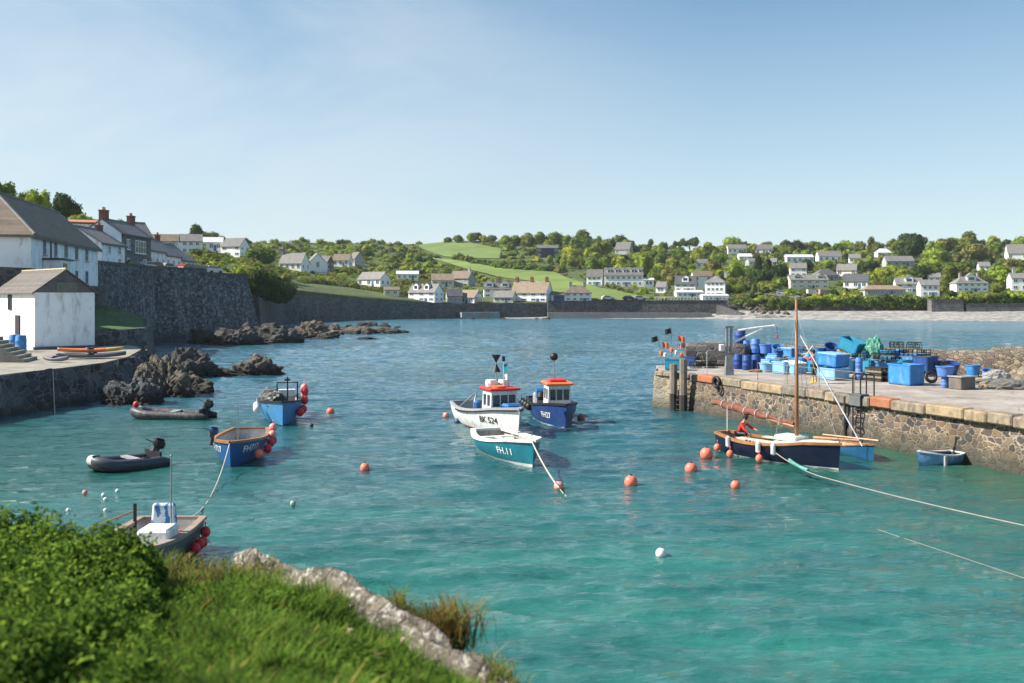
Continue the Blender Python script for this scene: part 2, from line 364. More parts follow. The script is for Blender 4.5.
# ------------------------------------------------------------------ sea
def water_mat():
    s = new('sea_water'); pos = s.n('ShaderNodeNewGeometry').outputs['Position']; xyz = s.n('ShaderNodeSeparateXYZ', {0: pos})
    patch = s.noise(s.coord('World', (1, 1, 1)), .045, 4, .6)
    patch2 = s.noise(s.coord('World', (.35, 1, 1)), .3, 5, .6)
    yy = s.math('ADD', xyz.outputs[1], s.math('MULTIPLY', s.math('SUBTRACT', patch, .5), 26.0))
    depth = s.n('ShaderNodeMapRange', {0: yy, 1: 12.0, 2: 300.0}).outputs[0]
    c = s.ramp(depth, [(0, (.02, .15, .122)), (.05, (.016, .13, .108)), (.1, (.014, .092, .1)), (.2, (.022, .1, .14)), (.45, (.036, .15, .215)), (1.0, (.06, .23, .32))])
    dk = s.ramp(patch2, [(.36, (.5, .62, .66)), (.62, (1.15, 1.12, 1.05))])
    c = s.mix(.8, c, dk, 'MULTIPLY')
    # green shallows at the pier foot and along the left-hand quay
    dx = s.math('SUBTRACT', xyz.outputs[0], 17.0); gsh = s.ramp(s.n('ShaderNodeMapRange', {0: s.math('ADD', dx, s.math('MULTIPLY', patch2, 9.0)), 1: -6.0, 2: 6.0}).outputs[0], [(0, (0, 0, 0)), (1, (1, 1, 1))])
    nearf = s.ramp(s.n('ShaderNodeMapRange', {0: yy, 1: 24.0, 2: 52.0}).outputs[0], [(0, (0, 0, 0)), (.45, (1, 1, 1)), (.9, (1, 1, 1)), (1, (0, 0, 0))])
    c = s.mix(s.math('MULTIPLY', s.math('MULTIPLY', gsh, nearf), .8), c, (.02, .095, .05))
    lx = s.ramp(s.n('ShaderNodeMapRange', {0: s.math('ADD', xyz.outputs[0], s.math('MULTIPLY', patch2, -6.0)), 1: -19.0, 2: -9.0}).outputs[0], [(0, (1, 1, 1)), (1, (0, 0, 0))])
    nl = s.ramp(s.n('ShaderNodeMapRange', {0: yy, 1: 24.0, 2: 62.0}).outputs[0], [(0, (0, 0, 0)), (.3, (1, 1, 1)), (.8, (1, 1, 1)), (1, (0, 0, 0))])
    c = s.mix(s.math('MULTIPLY', s.math('MULTIPLY', lx, nl), .6), c, (.004, .085, .06))
    v1 = s.coord('World', (.42, 1.25, 1), (0, 0, R(-12))); v2 = s.coord('World', (.6, 1.7, 1), (0, 0, R(14)))
    h = s.math('ADD', s.math('MULTIPLY', s.noise(v1, 1.3, 3, .55, dist=.7), .7), s.math('MULTIPLY', s.noise(v2, 5.0, 5, .66, dist=.5), .5))
    h = s.math('ADD', h, s.math('MULTIPLY', s.noise(s.coord('World', (.5, 1, 1)), .35, 2), 1.2))
    nrm = s.n('ShaderNodeBump', {'Height': h, 'Strength': 1.0, 'Distance': .10}).outputs[0]
    for sc_, kx, ky, ax in ((4.6, .6, 1.0, .5), (1.6, .5, .95, .42), (.5, .22, .36, .35), (.16, .1, .2, .3)):   # ripples, wavelets and long low waves
        nc = s.noise(s.coord('World', (ax, 1, 1), (0, 0, R(8-6*sc_))), sc_, 3, .6, 'Color', .6)
        off = s.n('ShaderNodeVectorMath', {0: nc, 1: (.5, .5, .5)}, operation='SUBTRACT').outputs[0]
        off = s.n('ShaderNodeVectorMath', {0: off, 1: (kx, ky, 0)}, operation='MULTIPLY').outputs[0]
        nrm = s.n('ShaderNodeVectorMath', {0: nrm, 1: off}, operation='ADD').outputs[0]
    nrm = s.n('ShaderNodeVectorMath', {0: nrm}, operation='NORMALIZE').outputs[0]
    rg = s.n('ShaderNodeMapRange', {0: xyz.outputs[1], 1: 60.0, 2: 260.0, 3: .05, 4: .1}).outputs[0]
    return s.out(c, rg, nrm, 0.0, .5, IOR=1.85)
sea_m = water_mat()
def axis(lo, hi, step, far0, far1, g):
    a = list(np.arange(lo, hi, step)); s_ = step; x = hi
    while x < far1: a.append(x); s_ *= g; x += s_
    a.append(far1); s_ = step; x = lo; b = []
    while x > far0: s_ *= g; x -= s_; b.append(max(x, far0))
    return np.array(b[::-1]+a)
xs = axis(-36, 36, .2, -1500, 1500, 1.035); ys = axis(9, 66, .12, -300, 2600, 1.0085)
Xg, Yg = np.meshgrid(xs, ys); Zg = np.zeros_like(Xg)
for k in range(34):
    wl = .5*(1.09**k) if k < 26 else rng.uniform(.6, 2.5)
    an = R(90) + rng.normal(0, .42) + .2; kx, ky = math.cos(an)*2*PI/wl, math.sin(an)*2*PI/wl
    amp = .0075*wl**.55*rng.uniform(.6, 1.2)
    ph = rng.uniform(0, 2*PI); u = kx*Xg+ky*Yg+ph + .8*np.sin(Xg*.23/wl**.5+ph*2)+.6*np.sin(Yg*.17/wl**.5+ph)
    Zg += amp*(np.sin(u) + .25*np.sin(2*u+.6))
wx = np.clip(1-(np.abs(Xg)-60)/60, 0, 1); wy = np.clip(1-(Yg-120)/120, 0, 1)*np.clip((Yg+5)/10, 0, 1)
gust = .7+.5*np.sin(Xg*.11+Yg*.05+1)*np.sin(Yg*.09-Xg*.03)
Zg *= wx*wy*gust
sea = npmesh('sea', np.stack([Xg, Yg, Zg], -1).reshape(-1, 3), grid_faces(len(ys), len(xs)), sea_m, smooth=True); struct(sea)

# ------------------------------------------------------------------ hills: rows of the slope by bearing
KP = [-500, 30, 97, 98.5, 150, 200, 258, 269, 286, 300, 360, 460, 560, 650, 735, 850, 1024, 1500]
DS = [97, 97, 127, 141, 152, 162, 176, 222, 252, 268, 290, 307, 311, 312, 314, 310, 308, 305]
ZS = [8.5, 8.5, 8.7, 10.7, 10.5, 10.4, 10.2, 8.6, 8.3, 8.1, 6.4, 4.2, 5.0, 5.1, 5.1, 5.7, 6.0, 6.0]
KS = [-500, 0, 97, 150, 200, 258, 300, 430, 460, 560, 650, 740, 830, 880, 925, 1024, 1500]
YK = [214, 214, 228, 234, 241, 243, 242, 244.5, 240, 243, 250, 252, 252, 248, 245, 245, 240]
DK = [220, 220, 230, 300, 380, 520, 600, 640, 640, 620, 610, 600, 600, 600, 600, 600, 600]
def smooth_interp(px, xs_, ys_):
    return sum(np.interp(px+d, xs_, ys_) for d in (-14, -7, 0, 7, 14))/5
def shore(px): return interp(px, KP, DS), interp(px, KP, ZS)
def slope_row(px, t):                                        # image row of the ground at fraction t up the slope
    D0, z0 = shore(px); y0 = HY+(CH-z0)*F/D0; y1 = smooth_interp(px, KS, YK)
    return y0+(y1-y0)*(t**.82)
def slope_D(px, t): D0, _ = shore(px); return D0+(smooth_interp(px, KS, DK)-D0)*t
def ground_at(px, row):                                      # point on the hillside seen at this pixel
    lo, hi = 0.0, 1.0
    for _ in range(17):
        m = (lo+hi)/2
        if slope_row(px, m) > row: lo = m
        else: hi = m
    return dp(px, slope_row(px, lo), slope_D(px, lo))
cols_ = np.concatenate([np.arange(-500, 97, 8), [97, 98.5], np.arange(104, 1500, 5)]); ts = np.concatenate([[0]*1, np.linspace(0, 1, 70), [1.15, 1.5, 2.2]])
V = []
for j, t in enumerate(ts):
    for px in cols_:
        if j == 0: D0, z0 = shore(px); p = dp(px, 0, D0); p.z = -2
        elif t <= 1:
            p = dp(px, slope_row(px, t), slope_D(px, t)); p.z += .5*mnoise.noise(Vector((p.x*.03, p.y*.03, 0)))*min(1, t*5)
        else:
            q = dp(px, slope_row(px, 1), slope_D(px, 1)); D = slope_D(px, 1)*(1+(t-1)*1.3); p = dp(px, 0, D); p.z = q.z+ (t-1)*3 - (t-1)**2*22
        V.append(tuple(p))
def hill_mat():
    s = new('hill_ground'); v = s.coord('World', (1, .6, 1))
    c = s.ramp(s.noise(v, .06, 7, .68), [(.28, (.035, .05, .014)), (.45, (.06, .085, .022)), (.58, (.09, .125, .03)), (.75, (.15, .16, .05))])
    c = s.mix(.6, c, s.ramp(s.noise(v, .5, 6, .75), [(.3, (.4, .42, .4)), (.7, (1.5, 1.45, 1.4))]), 'MULTIPLY')
    return s.out(c, .9, s.bump(s.noise(v, .6, 6, .7), 1.0, .8))
hill_m = hill_mat()
hills = npmesh('hills', np.array(V), grid_faces(len(ts), len(cols_)), hill_m, smooth=True); struct(hills)
def field(poly, c, name='field', lift=.25):
    s = new('field_grass_%d' % len(MATS)); v = s.coord('World', (1, 1, 1))
    cc = s.ramp(s.noise(v, .05, 6, .6), [(.3, tuple(x*.72 for x in c)), (.7, tuple(x*1.25 for x in c))])
    cc = s.mix(.5, cc, s.ramp(s.noise(s.coord('World', (.12, 1, 1), (0, 0, .3)), .45, 5, .7), [(.3, (.72, .74, .7)), (.7, (1.25, 1.2, 1.15))]), 'MULTIPLY')
    m = s.out(cc, .9, s.bump(s.noise(v, 1.2, 4), .6, .2))
    bm = bmesh.new(); vs = [bm.verts.new((x, y, 0)) for x, y in poly]; bm.faces.new(vs)
    for k in range(40): 
        x = min(p[0] for p in poly)+k*8.0
        bmesh.ops.bisect_plane(bm, geom=bm.verts[:]+bm.edges[:]+bm.faces[:], plane_co=(x, 0, 0), plane_no=(1, 0, 0))
        y = min(p[1] for p in poly)+k*1.5
        bmesh.ops.bisect_plane(bm, geom=bm.verts[:]+bm.edges[:]+bm.faces[:], plane_co=(0, y, 0), plane_no=(0, 1, 0))
    for q in bm.verts:
        g = ground_at(q.co.x, q.co.y); q.co = g + Vector((0, 0, lift+.5*abs(mnoise.noise(Vector((g.x*.03, g.y*.03, 0))))))
    bmesh.ops.triangulate(bm, faces=bm.faces); bmesh.ops.recalc_face_normals(bm, faces=bm.faces)
    me = bpy.data.meshes.new(name); bm.to_mesh(me); bm.free(); me.materials.append(m)
    o = bpy.data.objects.new(name, me); col.objects.link(o); return struct(o)
field_hi = [(418, 246), (438, 242), (470, 243), (501, 249), (500, 259), (478, 258.5), (444, 257), (424, 250)]
field_lo = [(428, 258), (452, 260), (485, 266), (526, 271), (555, 273), (566, 278), (598, 288), (622, 292), (649, 298), (640, 300.8), (556, 300.8), (552, 292), (532, 282), (497, 277), (473, 271), (458, 267), (444, 262)]
field_left = [(296, 285), (330, 291), (380, 297.5), (408, 302), (404, 303.4), (360, 299.5), (322, 296.5), (296, 292)]
field(field_hi, (.12, .18, .035)); field(field_lo, (.14, .205, .035)); 
# ------------------------------------------------------------------ walls of the harbour and the bay
def wall_strip(name, pts, zb, depth, batter, m, label, cat='wall', cap=None, group=None, sub=6, rough=.0, parent=None):
    """pts: (x, y, ztop) along the front foot; back is on the left of the direction of travel"""
    P = []
    for a, b in zip(pts[:-1], pts[1:]):
        n = max(1, int((Vector(a[:2])-Vector(b[:2])).length/sub))
        for i in range(n): P.append(Vector(a).lerp(Vector(b), i/n))
    P.append(Vector(pts[-1])); N = len(P); b = MB(); vs = []; capv = []
    for i, p in enumerate(P):
        d = P[min(i+1, N-1)]-P[max(i-1, 0)]; d.z = 0; d.normalize(); n = Vector((-d.y, d.x, 0)); q = Vector((p.x, p.y, 0)); zt = p.z
        j = rough*mnoise.noise(Vector((p.x*.3, p.y*.3, 3)))
        vs += [q+Vector((0, 0, zb)), q+n*(batter*.5+j)+Vector((0, 0, (zb+zt)/2)), q+n*batter+Vector((0, 0, zt+j)), q+n*(batter+depth)+Vector((0, 0, zt)), q+n*(batter+depth)+Vector((0, 0, zb))]
        capv.append((q+n*(batter-.12)+Vector((0, 0, zt-.02)), q+n*(batter+depth+.1)+Vector((0, 0, zt-.02))))
    fs = []
    for i in range(N-1):
        for k in range(4): fs.append((i*5+k, i*5+k+1, (i+1)*5+k+1, (i+1)*5+k))
    fs += [tuple(range(5)), tuple(range((N-1)*5, N*5))[::-1]]
    b.add(vs, fs)
    if parent is not None: return b.build(name, m, parent)
    if cap is None:
        o = b.build(name, m); recentre(o); return tag(o, label, cat, group)
    r = thing(name, label, cat, tuple(P[0])[:2]+(0,), group=group)
    o = b.build('stonework', m, r); 
    c = MB(); vs = []
    for a, e in capv: vs += [a, e, e+Vector((0, 0, cap[0])), a+Vector((0, 0, cap[0]))]
    fs = []
    for i in range(N-1):
        for k in range(4): fs.append((i*4+k, i*4+(k+1) % 4, (i+1)*4+(k+1) % 4, (i+1)*4+k))
    fs += [(0, 1, 2, 3), tuple(range((N-1)*4, N*4))[::-1]]
    c.add(vs, fs); o2 = c.build(cap[2], cap[1], r)
    for q in (o, o2): q.location = -r.location
    return r
def plan(px, D): return ((px-CX)/F*D, D)
def z_at(row, D): return CH-(row-HY)*D/F
# tall village wall
A = [(-51.9, 125.6), (-51.9, 146), (-47.6, 157), plan(262, 169)]
wall_strip('harbour_wall', [(*A[0], 11.0), (*A[1], 10.9), (*A[2], 10.8)], -1, 3.0, .9, wallA, 'tall dark streaked harbour wall holding up the village road', 'wall', (.35, dark_stone, 'parapet_cap'))
wall_strip('harbour_wall', [(A[2][0]+.3, A[2][1]+.1, 10.3), (*plan(232, 162), 10.2), (*A[3], 10.1)], -1, 3.5, 3.0, wallA, 'paler end section of the tall harbour wall above the dark rocks', 'wall', (.45, dark_stone, 'parapet_cap'))
B = [plan(262, 172), plan(268, 215), plan(285, 245), plan(330, 272), plan(385, 291), plan(462, 303)]
zb_ = [6.6, 7.2, 7.3, 6.6, 5.7, 4.3]
wall_strip('sea_wall', [(*p, z) for p, z in zip(B, zb_)], -1, 1.2, .6, dark_stone, 'long dark sea wall below the sloping green bank, falling to the right', 'wall')
wall_strip('sea_wall', [(*plan(462, 303.2), 4.6), (*plan(548, 308), 4.6)], -1, 1.0, .4, dark_stone, 'low sea wall in front of the bayside cottages and the slipway', 'wall')
Cw = [plan(548, 306.5), plan(640, 309), plan(727, 309.5)]
wall_strip('sea_wall', [(*Cw[0], 5.1), (*Cw[1], 5.2), (*Cw[2], 5.3)], -1, 1.2, .7, dark_stone, 'long straight dark sea wall under the promenade by the white hotel', 'wall', (.25, dark_stone, 'parapet_cap'))
wall_strip('sea_wall', [(*plan(715, 306), 4.0), (*plan(740, 300), 1.4)], -1, 2.5, .9, dark_stone, 'sloping ramp wall where the promenade meets the pale beach', 'wall')
low = paint('low_ledge', (.14, .14, .14), .9, .2, .6, kind='World')
wall_strip('ledge', [(*plan(462, 299), 1.9), (*plan(500, 302), 1.9)], -1, 3.0, .3, paint('pale_ledge', (.2, .205, .215), .9, .15, .5, kind='World'), 'pale concrete ledge at the foot of the low sea wall', 'ledge')
wall_strip('ledge', [(*plan(548, 302), 1.7), (*plan(712, 302), 1.6)], -1, 4.5, .5, low, 'long grey footing ledge along the straight dark sea wall', 'ledge')
# promenade railing
rl = thing('railing', 'low white railing of posts along the promenade above the sea wall', 'railing', (*plan(655, 309), 5.2))
b = MB()
for px in np.arange(655, 728, 3.2):
    x, y = plan(px, 310.2); p = Vector((x, y, 5.5))-rl.location; b = MB(); b.box(p+Vector((0, 0, .45)), (.18, .18, 1.0)); b.build('post', frame_white, rl)
b = MB(); a = Vector((*plan(654, 310.2), 6.45))-rl.location; e = Vector((*plan(729, 310.2), 6.45))-rl.location
b.tube([a, e], .06, 5); b.build('rail', frame_white, rl)
# beach
def beach_mat():
    s = new('beach_shingle'); v = s.coord('World')
    vo = s.n('ShaderNodeTexVoronoi', {'Vector': v, 'Scale': .9}); g = s.n('ShaderNodeSeparateColor', {0: vo.outputs['Color']}).outputs[0]
    c = s.ramp(g, [(0, (.17, .165, .16)), (.5, (.29, .28, .26)), (1, (.42, .4, .37))])
    c = s.mix(.6, c, s.ramp(s.noise(s.coord('World', (.3, 1, 1)), .25, 6, .7), [(.35, (.6, .6, .6)), (.65, (1.2, 1.18, 1.15))]), 'MULTIPLY')
    return s.out(c, .95, s.bump(g, 1.0, .4))
beach_m = beach_mat(); rows = []
for px in np.arange(440, 1500, 6):
    Dw = interp(px, [440, 560, 700, 760, 900, 1024, 1400], [303, 302.5, 300, 288, 276, 268, 262]); Db = interp(px, [440, 560, 735, 760, 850, 1024], [305, 306.5, 308, 313, 312, 311])
    zt = interp(px, [440, 560, 700, 740, 800, 1024], [.5, .5, .9, 2.3, 2.6, 2.9])
    for k in range(9):
        t = k/8; D = Dw-6+(Db+3-Dw+6)*t; z = -.5+(zt+.5)*t**1.0+.15*mnoise.noise(Vector((px*.05, t*6, 0))); rows.append((*plan(px, D), z))
be = npmesh('beach', np.array(rows), grid_faces(len(rows)//9, 9), beach_m, smooth=True); struct(be)
# low cliff behind the beach, right-hand side
cliff_m = rock_mat('cliff_rock', (.03, .03, .028), (.12, .105, .085), (.07, .09, .03), .5, False, .5)
rows = []; pxs = np.arange(728, 1500, 2.5)
for px in pxs:
    D0, z0 = shore(px)
    for k in range(9):
        t = k/8; n = mnoise.fractal(Vector((px*.07, t*3, 1)), 1, 2, 4)
        rows.append((*plan(px, D0-1.8+2.6*t+1.3*n*(1-abs(2*t-1))), 1.3+(z0+.3-1.3)*t+(.35*n if k == 8 else 0)))
cl = npmesh('cliff', np.array(rows), grid_faces(len(pxs), 9), cliff_m, smooth=False); struct(cl)
for a, b_, zt, lab in ((932, 964, 5.4, 'grey stone retaining wall with slots above the shingle beach'), (967, 1040, 4.2, 'lower grey stone retaining wall at the right end of the beach')):
    wall_strip('retaining_wall', [(*plan(a, 303), zt), (*plan(b_, 303), zt)], .5, 3, .4, masonry('ret_stone', [(.1, .1, .1), (.14, .13, .13), (.08, .08, .085)], (.17, .17, .17), 1.2, 1.5, .04, .5) if a == 932 else MATS_RS, lab, 'wall', (.3, dark_stone, 'cap'))
    MATS_RS = bpy.data.materials['ret_stone']

# ------------------------------------------------------------------ pier
P0 = (8.9, 61.3); P1 = (10.6, 58.9); P2 = (19.45, 37.8); dv = Vector((P2[0]-P1[0], P2[1]-P1[1])).normalized(); P3 = tuple(Vector(P2)+dv*16)
nv = Vector((-dv.y, dv.x)); nv = nv if nv.x > 0 else -nv                # into the pier
ZP = 2.18
pier = thing('stone_pier', 'long stone fishing pier with rubble walls and a pale concrete deck', 'pier', (P1[0], P1[1], 0))
def pl(p, z): return Vector((p[0]-P1[0], p[1]-P1[1], z))
front = [P0, P1, P2, P3]
far = [(29.3+13, 56.9-8.5), (29.3, 56.9), (12.8, 67.7), (9.6, 66.2)]
def inset(p, k): return (p[0]+nv.x*k, p[1]+nv.y*k)
# main wall face with batter, finely divided and roughened
def face(pts, zt, m, name, bat=.25, lump=.05):
    b = []; nr = 15; ncs = 0; V = []
    segs = []
    for a, e in zip(pts[:-1], pts[1:]):
        L = (Vector(e)-Vector(a)).length; n = max(2, int(L/.16))
        segs += [Vector(a).lerp(Vector(e), i/n) for i in range(n)]
    segs.append(Vector(pts[-1]))
    for p in segs:
        for k in range(nr):
            z = -.7+(zt+.7)*k/(nr-1); off = bat*(z+.7)/(zt+.7) - lump*(1 if 0 < k < nr-1 else 0)*mnoise.noise(Vector((p.x*3.1, p.y*3.1, z*4)))*1.6
            V.append((p.x+nv.x*off-P1[0], p.y+nv.y*off-P1[1], z))
    return npmesh(name, np.array(V), grid_faces(len(segs), nr), m, pier)
face([(P1[0]-.35, P1[1]-.1), P2, P3], ZP-.42, pier_stone, 'rubble_wall')
face([(P0[0]+.5, P0[1]+4.5), (P0[0]-.35, P0[1]-.2), (P1[0]-.33, P1[1]-.05)], ZP-.1, pier_end_stone, 'end_wall')
def deck_mat():
    s = new('deck_concrete'); v = s.coord('World')
    c = s.ramp(s.noise(v, .45, 8, .7), [(.3, (.2, .17, .14)), (.5, (.31, .27, .235)), (.7, (.43, .395, .35))])
    cr = s.ramp(s.n('ShaderNodeTexVoronoi', {'Vector': v, 'Scale': .55}, feature='DISTANCE_TO_EDGE').outputs[0], [(0, (.45, .42, .38)), (.02, (1, 1, 1))])
    c = s.mix(.6, c, cr, 'MULTIPLY'); st = s.ramp(s.noise(v, 1.6, 6, .75), [(.55, (1, 1, 1)), (.72, (.5, .44, .38))]); c = s.mix(1.0, c, st, 'MULTIPLY')
    return s.out(c, .9, s.bump(s.noise(v, 6, 5), .5, .04))
b = MB(); b.slab([tuple(pl(p, 0))[:2] for p in [inset(P0, .35), inset(P1, .35), inset(P2, .35), inset(P3, .35), (far[0][0]+8, far[0][1]-30), far[0], far[1], far[2], far[3]]], -.6, ZP); b.build('deck', deck_mat(), pier)
# coping blocks, each a little different
b = MB(); t = -.4; Lw = (Vector(P3)-Vector(P1)).length
cop = [coping_stone, paint('coping_dark', (.19, .165, .13), .9, .4, 3, (.1, .085, .07), 1.2, kind='World'), paint('coping_tan', (.31, .24, .15), .9, .4, 3, (.16, .12, .08), 1.2, kind='World')]
rust_m = paint('rust_stone', (.36, .13, .06), .9, .3, 2, (.25, .15, .1), .8, kind='World')
while t < Lw:
    l = random.uniform(.6, 2.3); q = Vector(P1)+dv*(t+l/2)+nv*.25; rust = 1 if (0 < t < 1.6 or 14.3 < t < 15.8) else 0
    bm_ = MB(); bm_.box(pl((q.x, q.y), ZP-.2+random.uniform(-.03, .03)), (l-.03, .75+random.uniform(-.06, .06), .46+random.uniform(-.04, .03)), math.atan2(dv.y, dv.x)+random.uniform(-.012, .012), bev=.06); bm_.build('coping_stone', rust_m if rust else random.choice(cop), pier); t += l
b = MB()
for k in range(4):
    a = Vector(P0).lerp(Vector(P1), (k+.5)/4); b.box(pl((a.x+.1, a.y), ZP-.12), (.72, .7, .3), math.atan2(P1[1]-P0[1], P1[0]-P0[0]), bev=.06)
b.build('end_coping', coping_stone, pier)
# parapet on the seaward side
par = thing('pier_parapet', 'rough rubble parapet wall along the seaward side of the pier', 'wall', (far[2][0], far[2][1], ZP))
def rubble(pts, zb, zt, w, m, parent, name, sub=.25):
    segs = []
    for a, e in zip(pts[:-1], pts[1:]):
        a, e = Vector(a), Vector(e); n = max(2, int((e-a).length/sub)); segs += [(a.lerp(e, i/n)) for i in range(n)]
    segs.append(Vector(pts[-1])); V = []; N = len(segs); prof = [(0, 0), (.03, .35), (.08, .75), (.2, 1), (.5, 1.02), (.8, 1), (.95, .7), (1, 0)]
    for i, p in enumerate(segs):
        d = segs[min(i+1, N-1)]-segs[max(i-1, 0)]; d = Vector((d.x, d.y)).normalized(); n = Vector((-d.y, d.x))
        for u, h in prof:
            nn = mnoise.noise(Vector((p.x*2.2, p.y*2.2, u*4+h*3)))*.14
            V.append((p.x+n.x*(u*w+nn)-parent.location.x, p.y+n.y*(u*w+nn)-parent.location.y, zb+(zt+p.z-zb)*h+nn*.8*(h > .5)-parent.location.z))
    return npmesh(name, np.array(V), grid_faces(N, len(prof)), m, parent)
F3 = [(far[0][0], far[0][1], .35), (31, 55.8, .3), (28.0, 57.9, .25), (27.8, 58.0, 0), (20, 63.2, -.02), (12.9, 67.8, .1)][::-1]
rubble(F3, ZP-.3, 3.55, 1.1, parapet_stone, par, 'stonework')
# raised rough block at the pier head
ph = thing('rubble_stack', 'weathered grey masonry block at the pier head behind the crane', 'masonry block', (13.6, 66, ZP))
b = MB(); b.box((0, 0, .75), (4.2, 1.6, 1.5), math.atan2(-.35, 1), bev=.2); o = b.build('stonework', dark_stone, ph)
# rubble bank at the right end of the deck
bk = thing('rubble_bank', 'bank of loose stones leaning against the parapet on the right', 'rubble bank', (30.5, 55.2, ZP))
V = []; nn_ = 40
for i in range(nn_):
    for j in range(14):
        x = -3+9*i/(nn_-1); u = j/13; z = 1.45*(u**1.3)*min(1, (i+1)/8); V.append((x+ u*.9, -x*.62-2.6*(1-u)+.2*mnoise.noise(Vector((x*2, u*5, 0))), z+.16*mnoise.noise(Vector((x*3, u*7, 4)))-.02))
npmesh('stones', np.array(V), grid_faces(nn_, 14), parapet_stone, bk)
# fender posts and ladders
tim = paint('wet_timber', (.035, .03, .025), .8, .3, 2, kind='World'); tim2 = paint('dry_timber', (.2, .17, .13), .8, .3, 2, kind='World'); galv = paint('galvanised', (.42, .44, .46), .45, .15, 2, metal=.3)
def post_at(t, out_, zt, w, label, lean=0):
    q = Vector(P1)+dv*t-nv*out_; r = thing('fender_post', label, 'post', (q.x, q.y, -.6)); a = math.atan2(dv.y, dv.x)
    b = MB(); b.tube([(0, 0, 0), (lean, .0, 1.6)], w, 8); b.build('wet_foot', tim, r); b = MB(); b.tube([(lean, 0, 1.6), (lean*1.5, 0, zt+.6)], w*.97, 8); b.build('post_top', tim2 if zt > 2.6 else tim, r); return r
post_at(-.75, .75, 2.75, .24, 'left thick timber fender post standing at the pier head')
post_at(.25, .7, 3.1, .24, 'right thick timber fender post leaning against the pier head')
def ladder(t, out_, zt, w, m, label, rungs=8, loop=0.0, r_=.035):
    q = Vector(P1)+dv*t-nv*out_; r = thing('ladder', label, 'ladder', (q.x, q.y, -.5), math.atan2(dv.y, dv.x))
    for sgn in (-1, 1):
        b = MB(); pts = [(sgn*w/2, 0, 0), (sgn*w/2, .05, zt+.5)]
        if loop: pts = [(sgn*w/2, 0, 0), (sgn*w/2, 0, ZP+.3), (sgn*w/2, 0, ZP+.5+loop-.1), (sgn*w/2, .12, ZP+.5+loop), (sgn*w/2, .7, ZP+.5+loop), (sgn*w/2, .8, ZP+.4+loop), (sgn*w/2, .8, ZP+.5)]
        b.tube(pts, r_, 6); b.build('side_rail', m, r)
    b = MB()
    for k in range(rungs): z = .3+k*(ZP+.1)/rungs; b.tube([(-w/2, 0, z), (w/2, 0, z)], r_*.7, 5)
    b.build('rung', m, r); return r
ladder(-.25, .72, 2.3, .5, tim, 'dark timber ladder between the two fender posts')
ladder(14.0, .12, 2.1, .5, paint('dark_iron', (.03, .03, .032), .6, .2, 3, metal=.4), 'iron ladder with tall grey hand loops above the pier edge', 9, 1.0)
post_at(13.2, .1, 2.1, .07, 'thin dark iron pole against the pier wall left of the iron ladder')
q = Vector(P1)+dv*14.0; pf = MB(); pf.box((0, 0, 0), (.8, .5, .08)); pf.box((0, -.22, -.25), (.7, .06, .5)); o = pf.build('ladder_step', paint('step_grey', (.12, .13, .13), .6)); o.location = (q.x, q.y, ZP+.07); o.rotation_euler.z = math.atan2(dv.y, dv.x); tag(o, 'grey metal step plate at the top of the iron ladder', 'step')
# railing posts on the pier edge with wire
hr = thing('hand_railing', 'thin horizontal hand rails crossing in front of the blue boxes', 'railing', (P1[0], P1[1], ZP)); b = MB(); c = MB()
ra = Vector(P1)+dv*1.2+nv*.35; 
for t in (5.2, 7.7, 10.2, 12.7):
    q = Vector(P1)+dv*t+nv*.9; c = MB(); c.tube([pl(q, 0), pl(q, 1.0)], .02, 5); c.build('stanchion', tim2, hr)
for z in (.6, .98):
    b.tube([pl(Vector(P1)+dv*5.2+nv*.9, z), pl(Vector(P1)+dv*13.7+nv*.9, z)], .018, 5)
b.build('rail', tim2, hr)
b = MB(); q = Vector(P1)+dv*.9-nv*(-.5); b.tube([(0, 0, 0), (0, 0, 1.25)], .025, 6); b.ball((0, 0, 1.27), .04); o = b.build('mooring_pin', galv); o.location = (q.x, q.y, ZP); tag(o, 'thin upright steel pin at the pier edge right of the fender posts', 'pin')
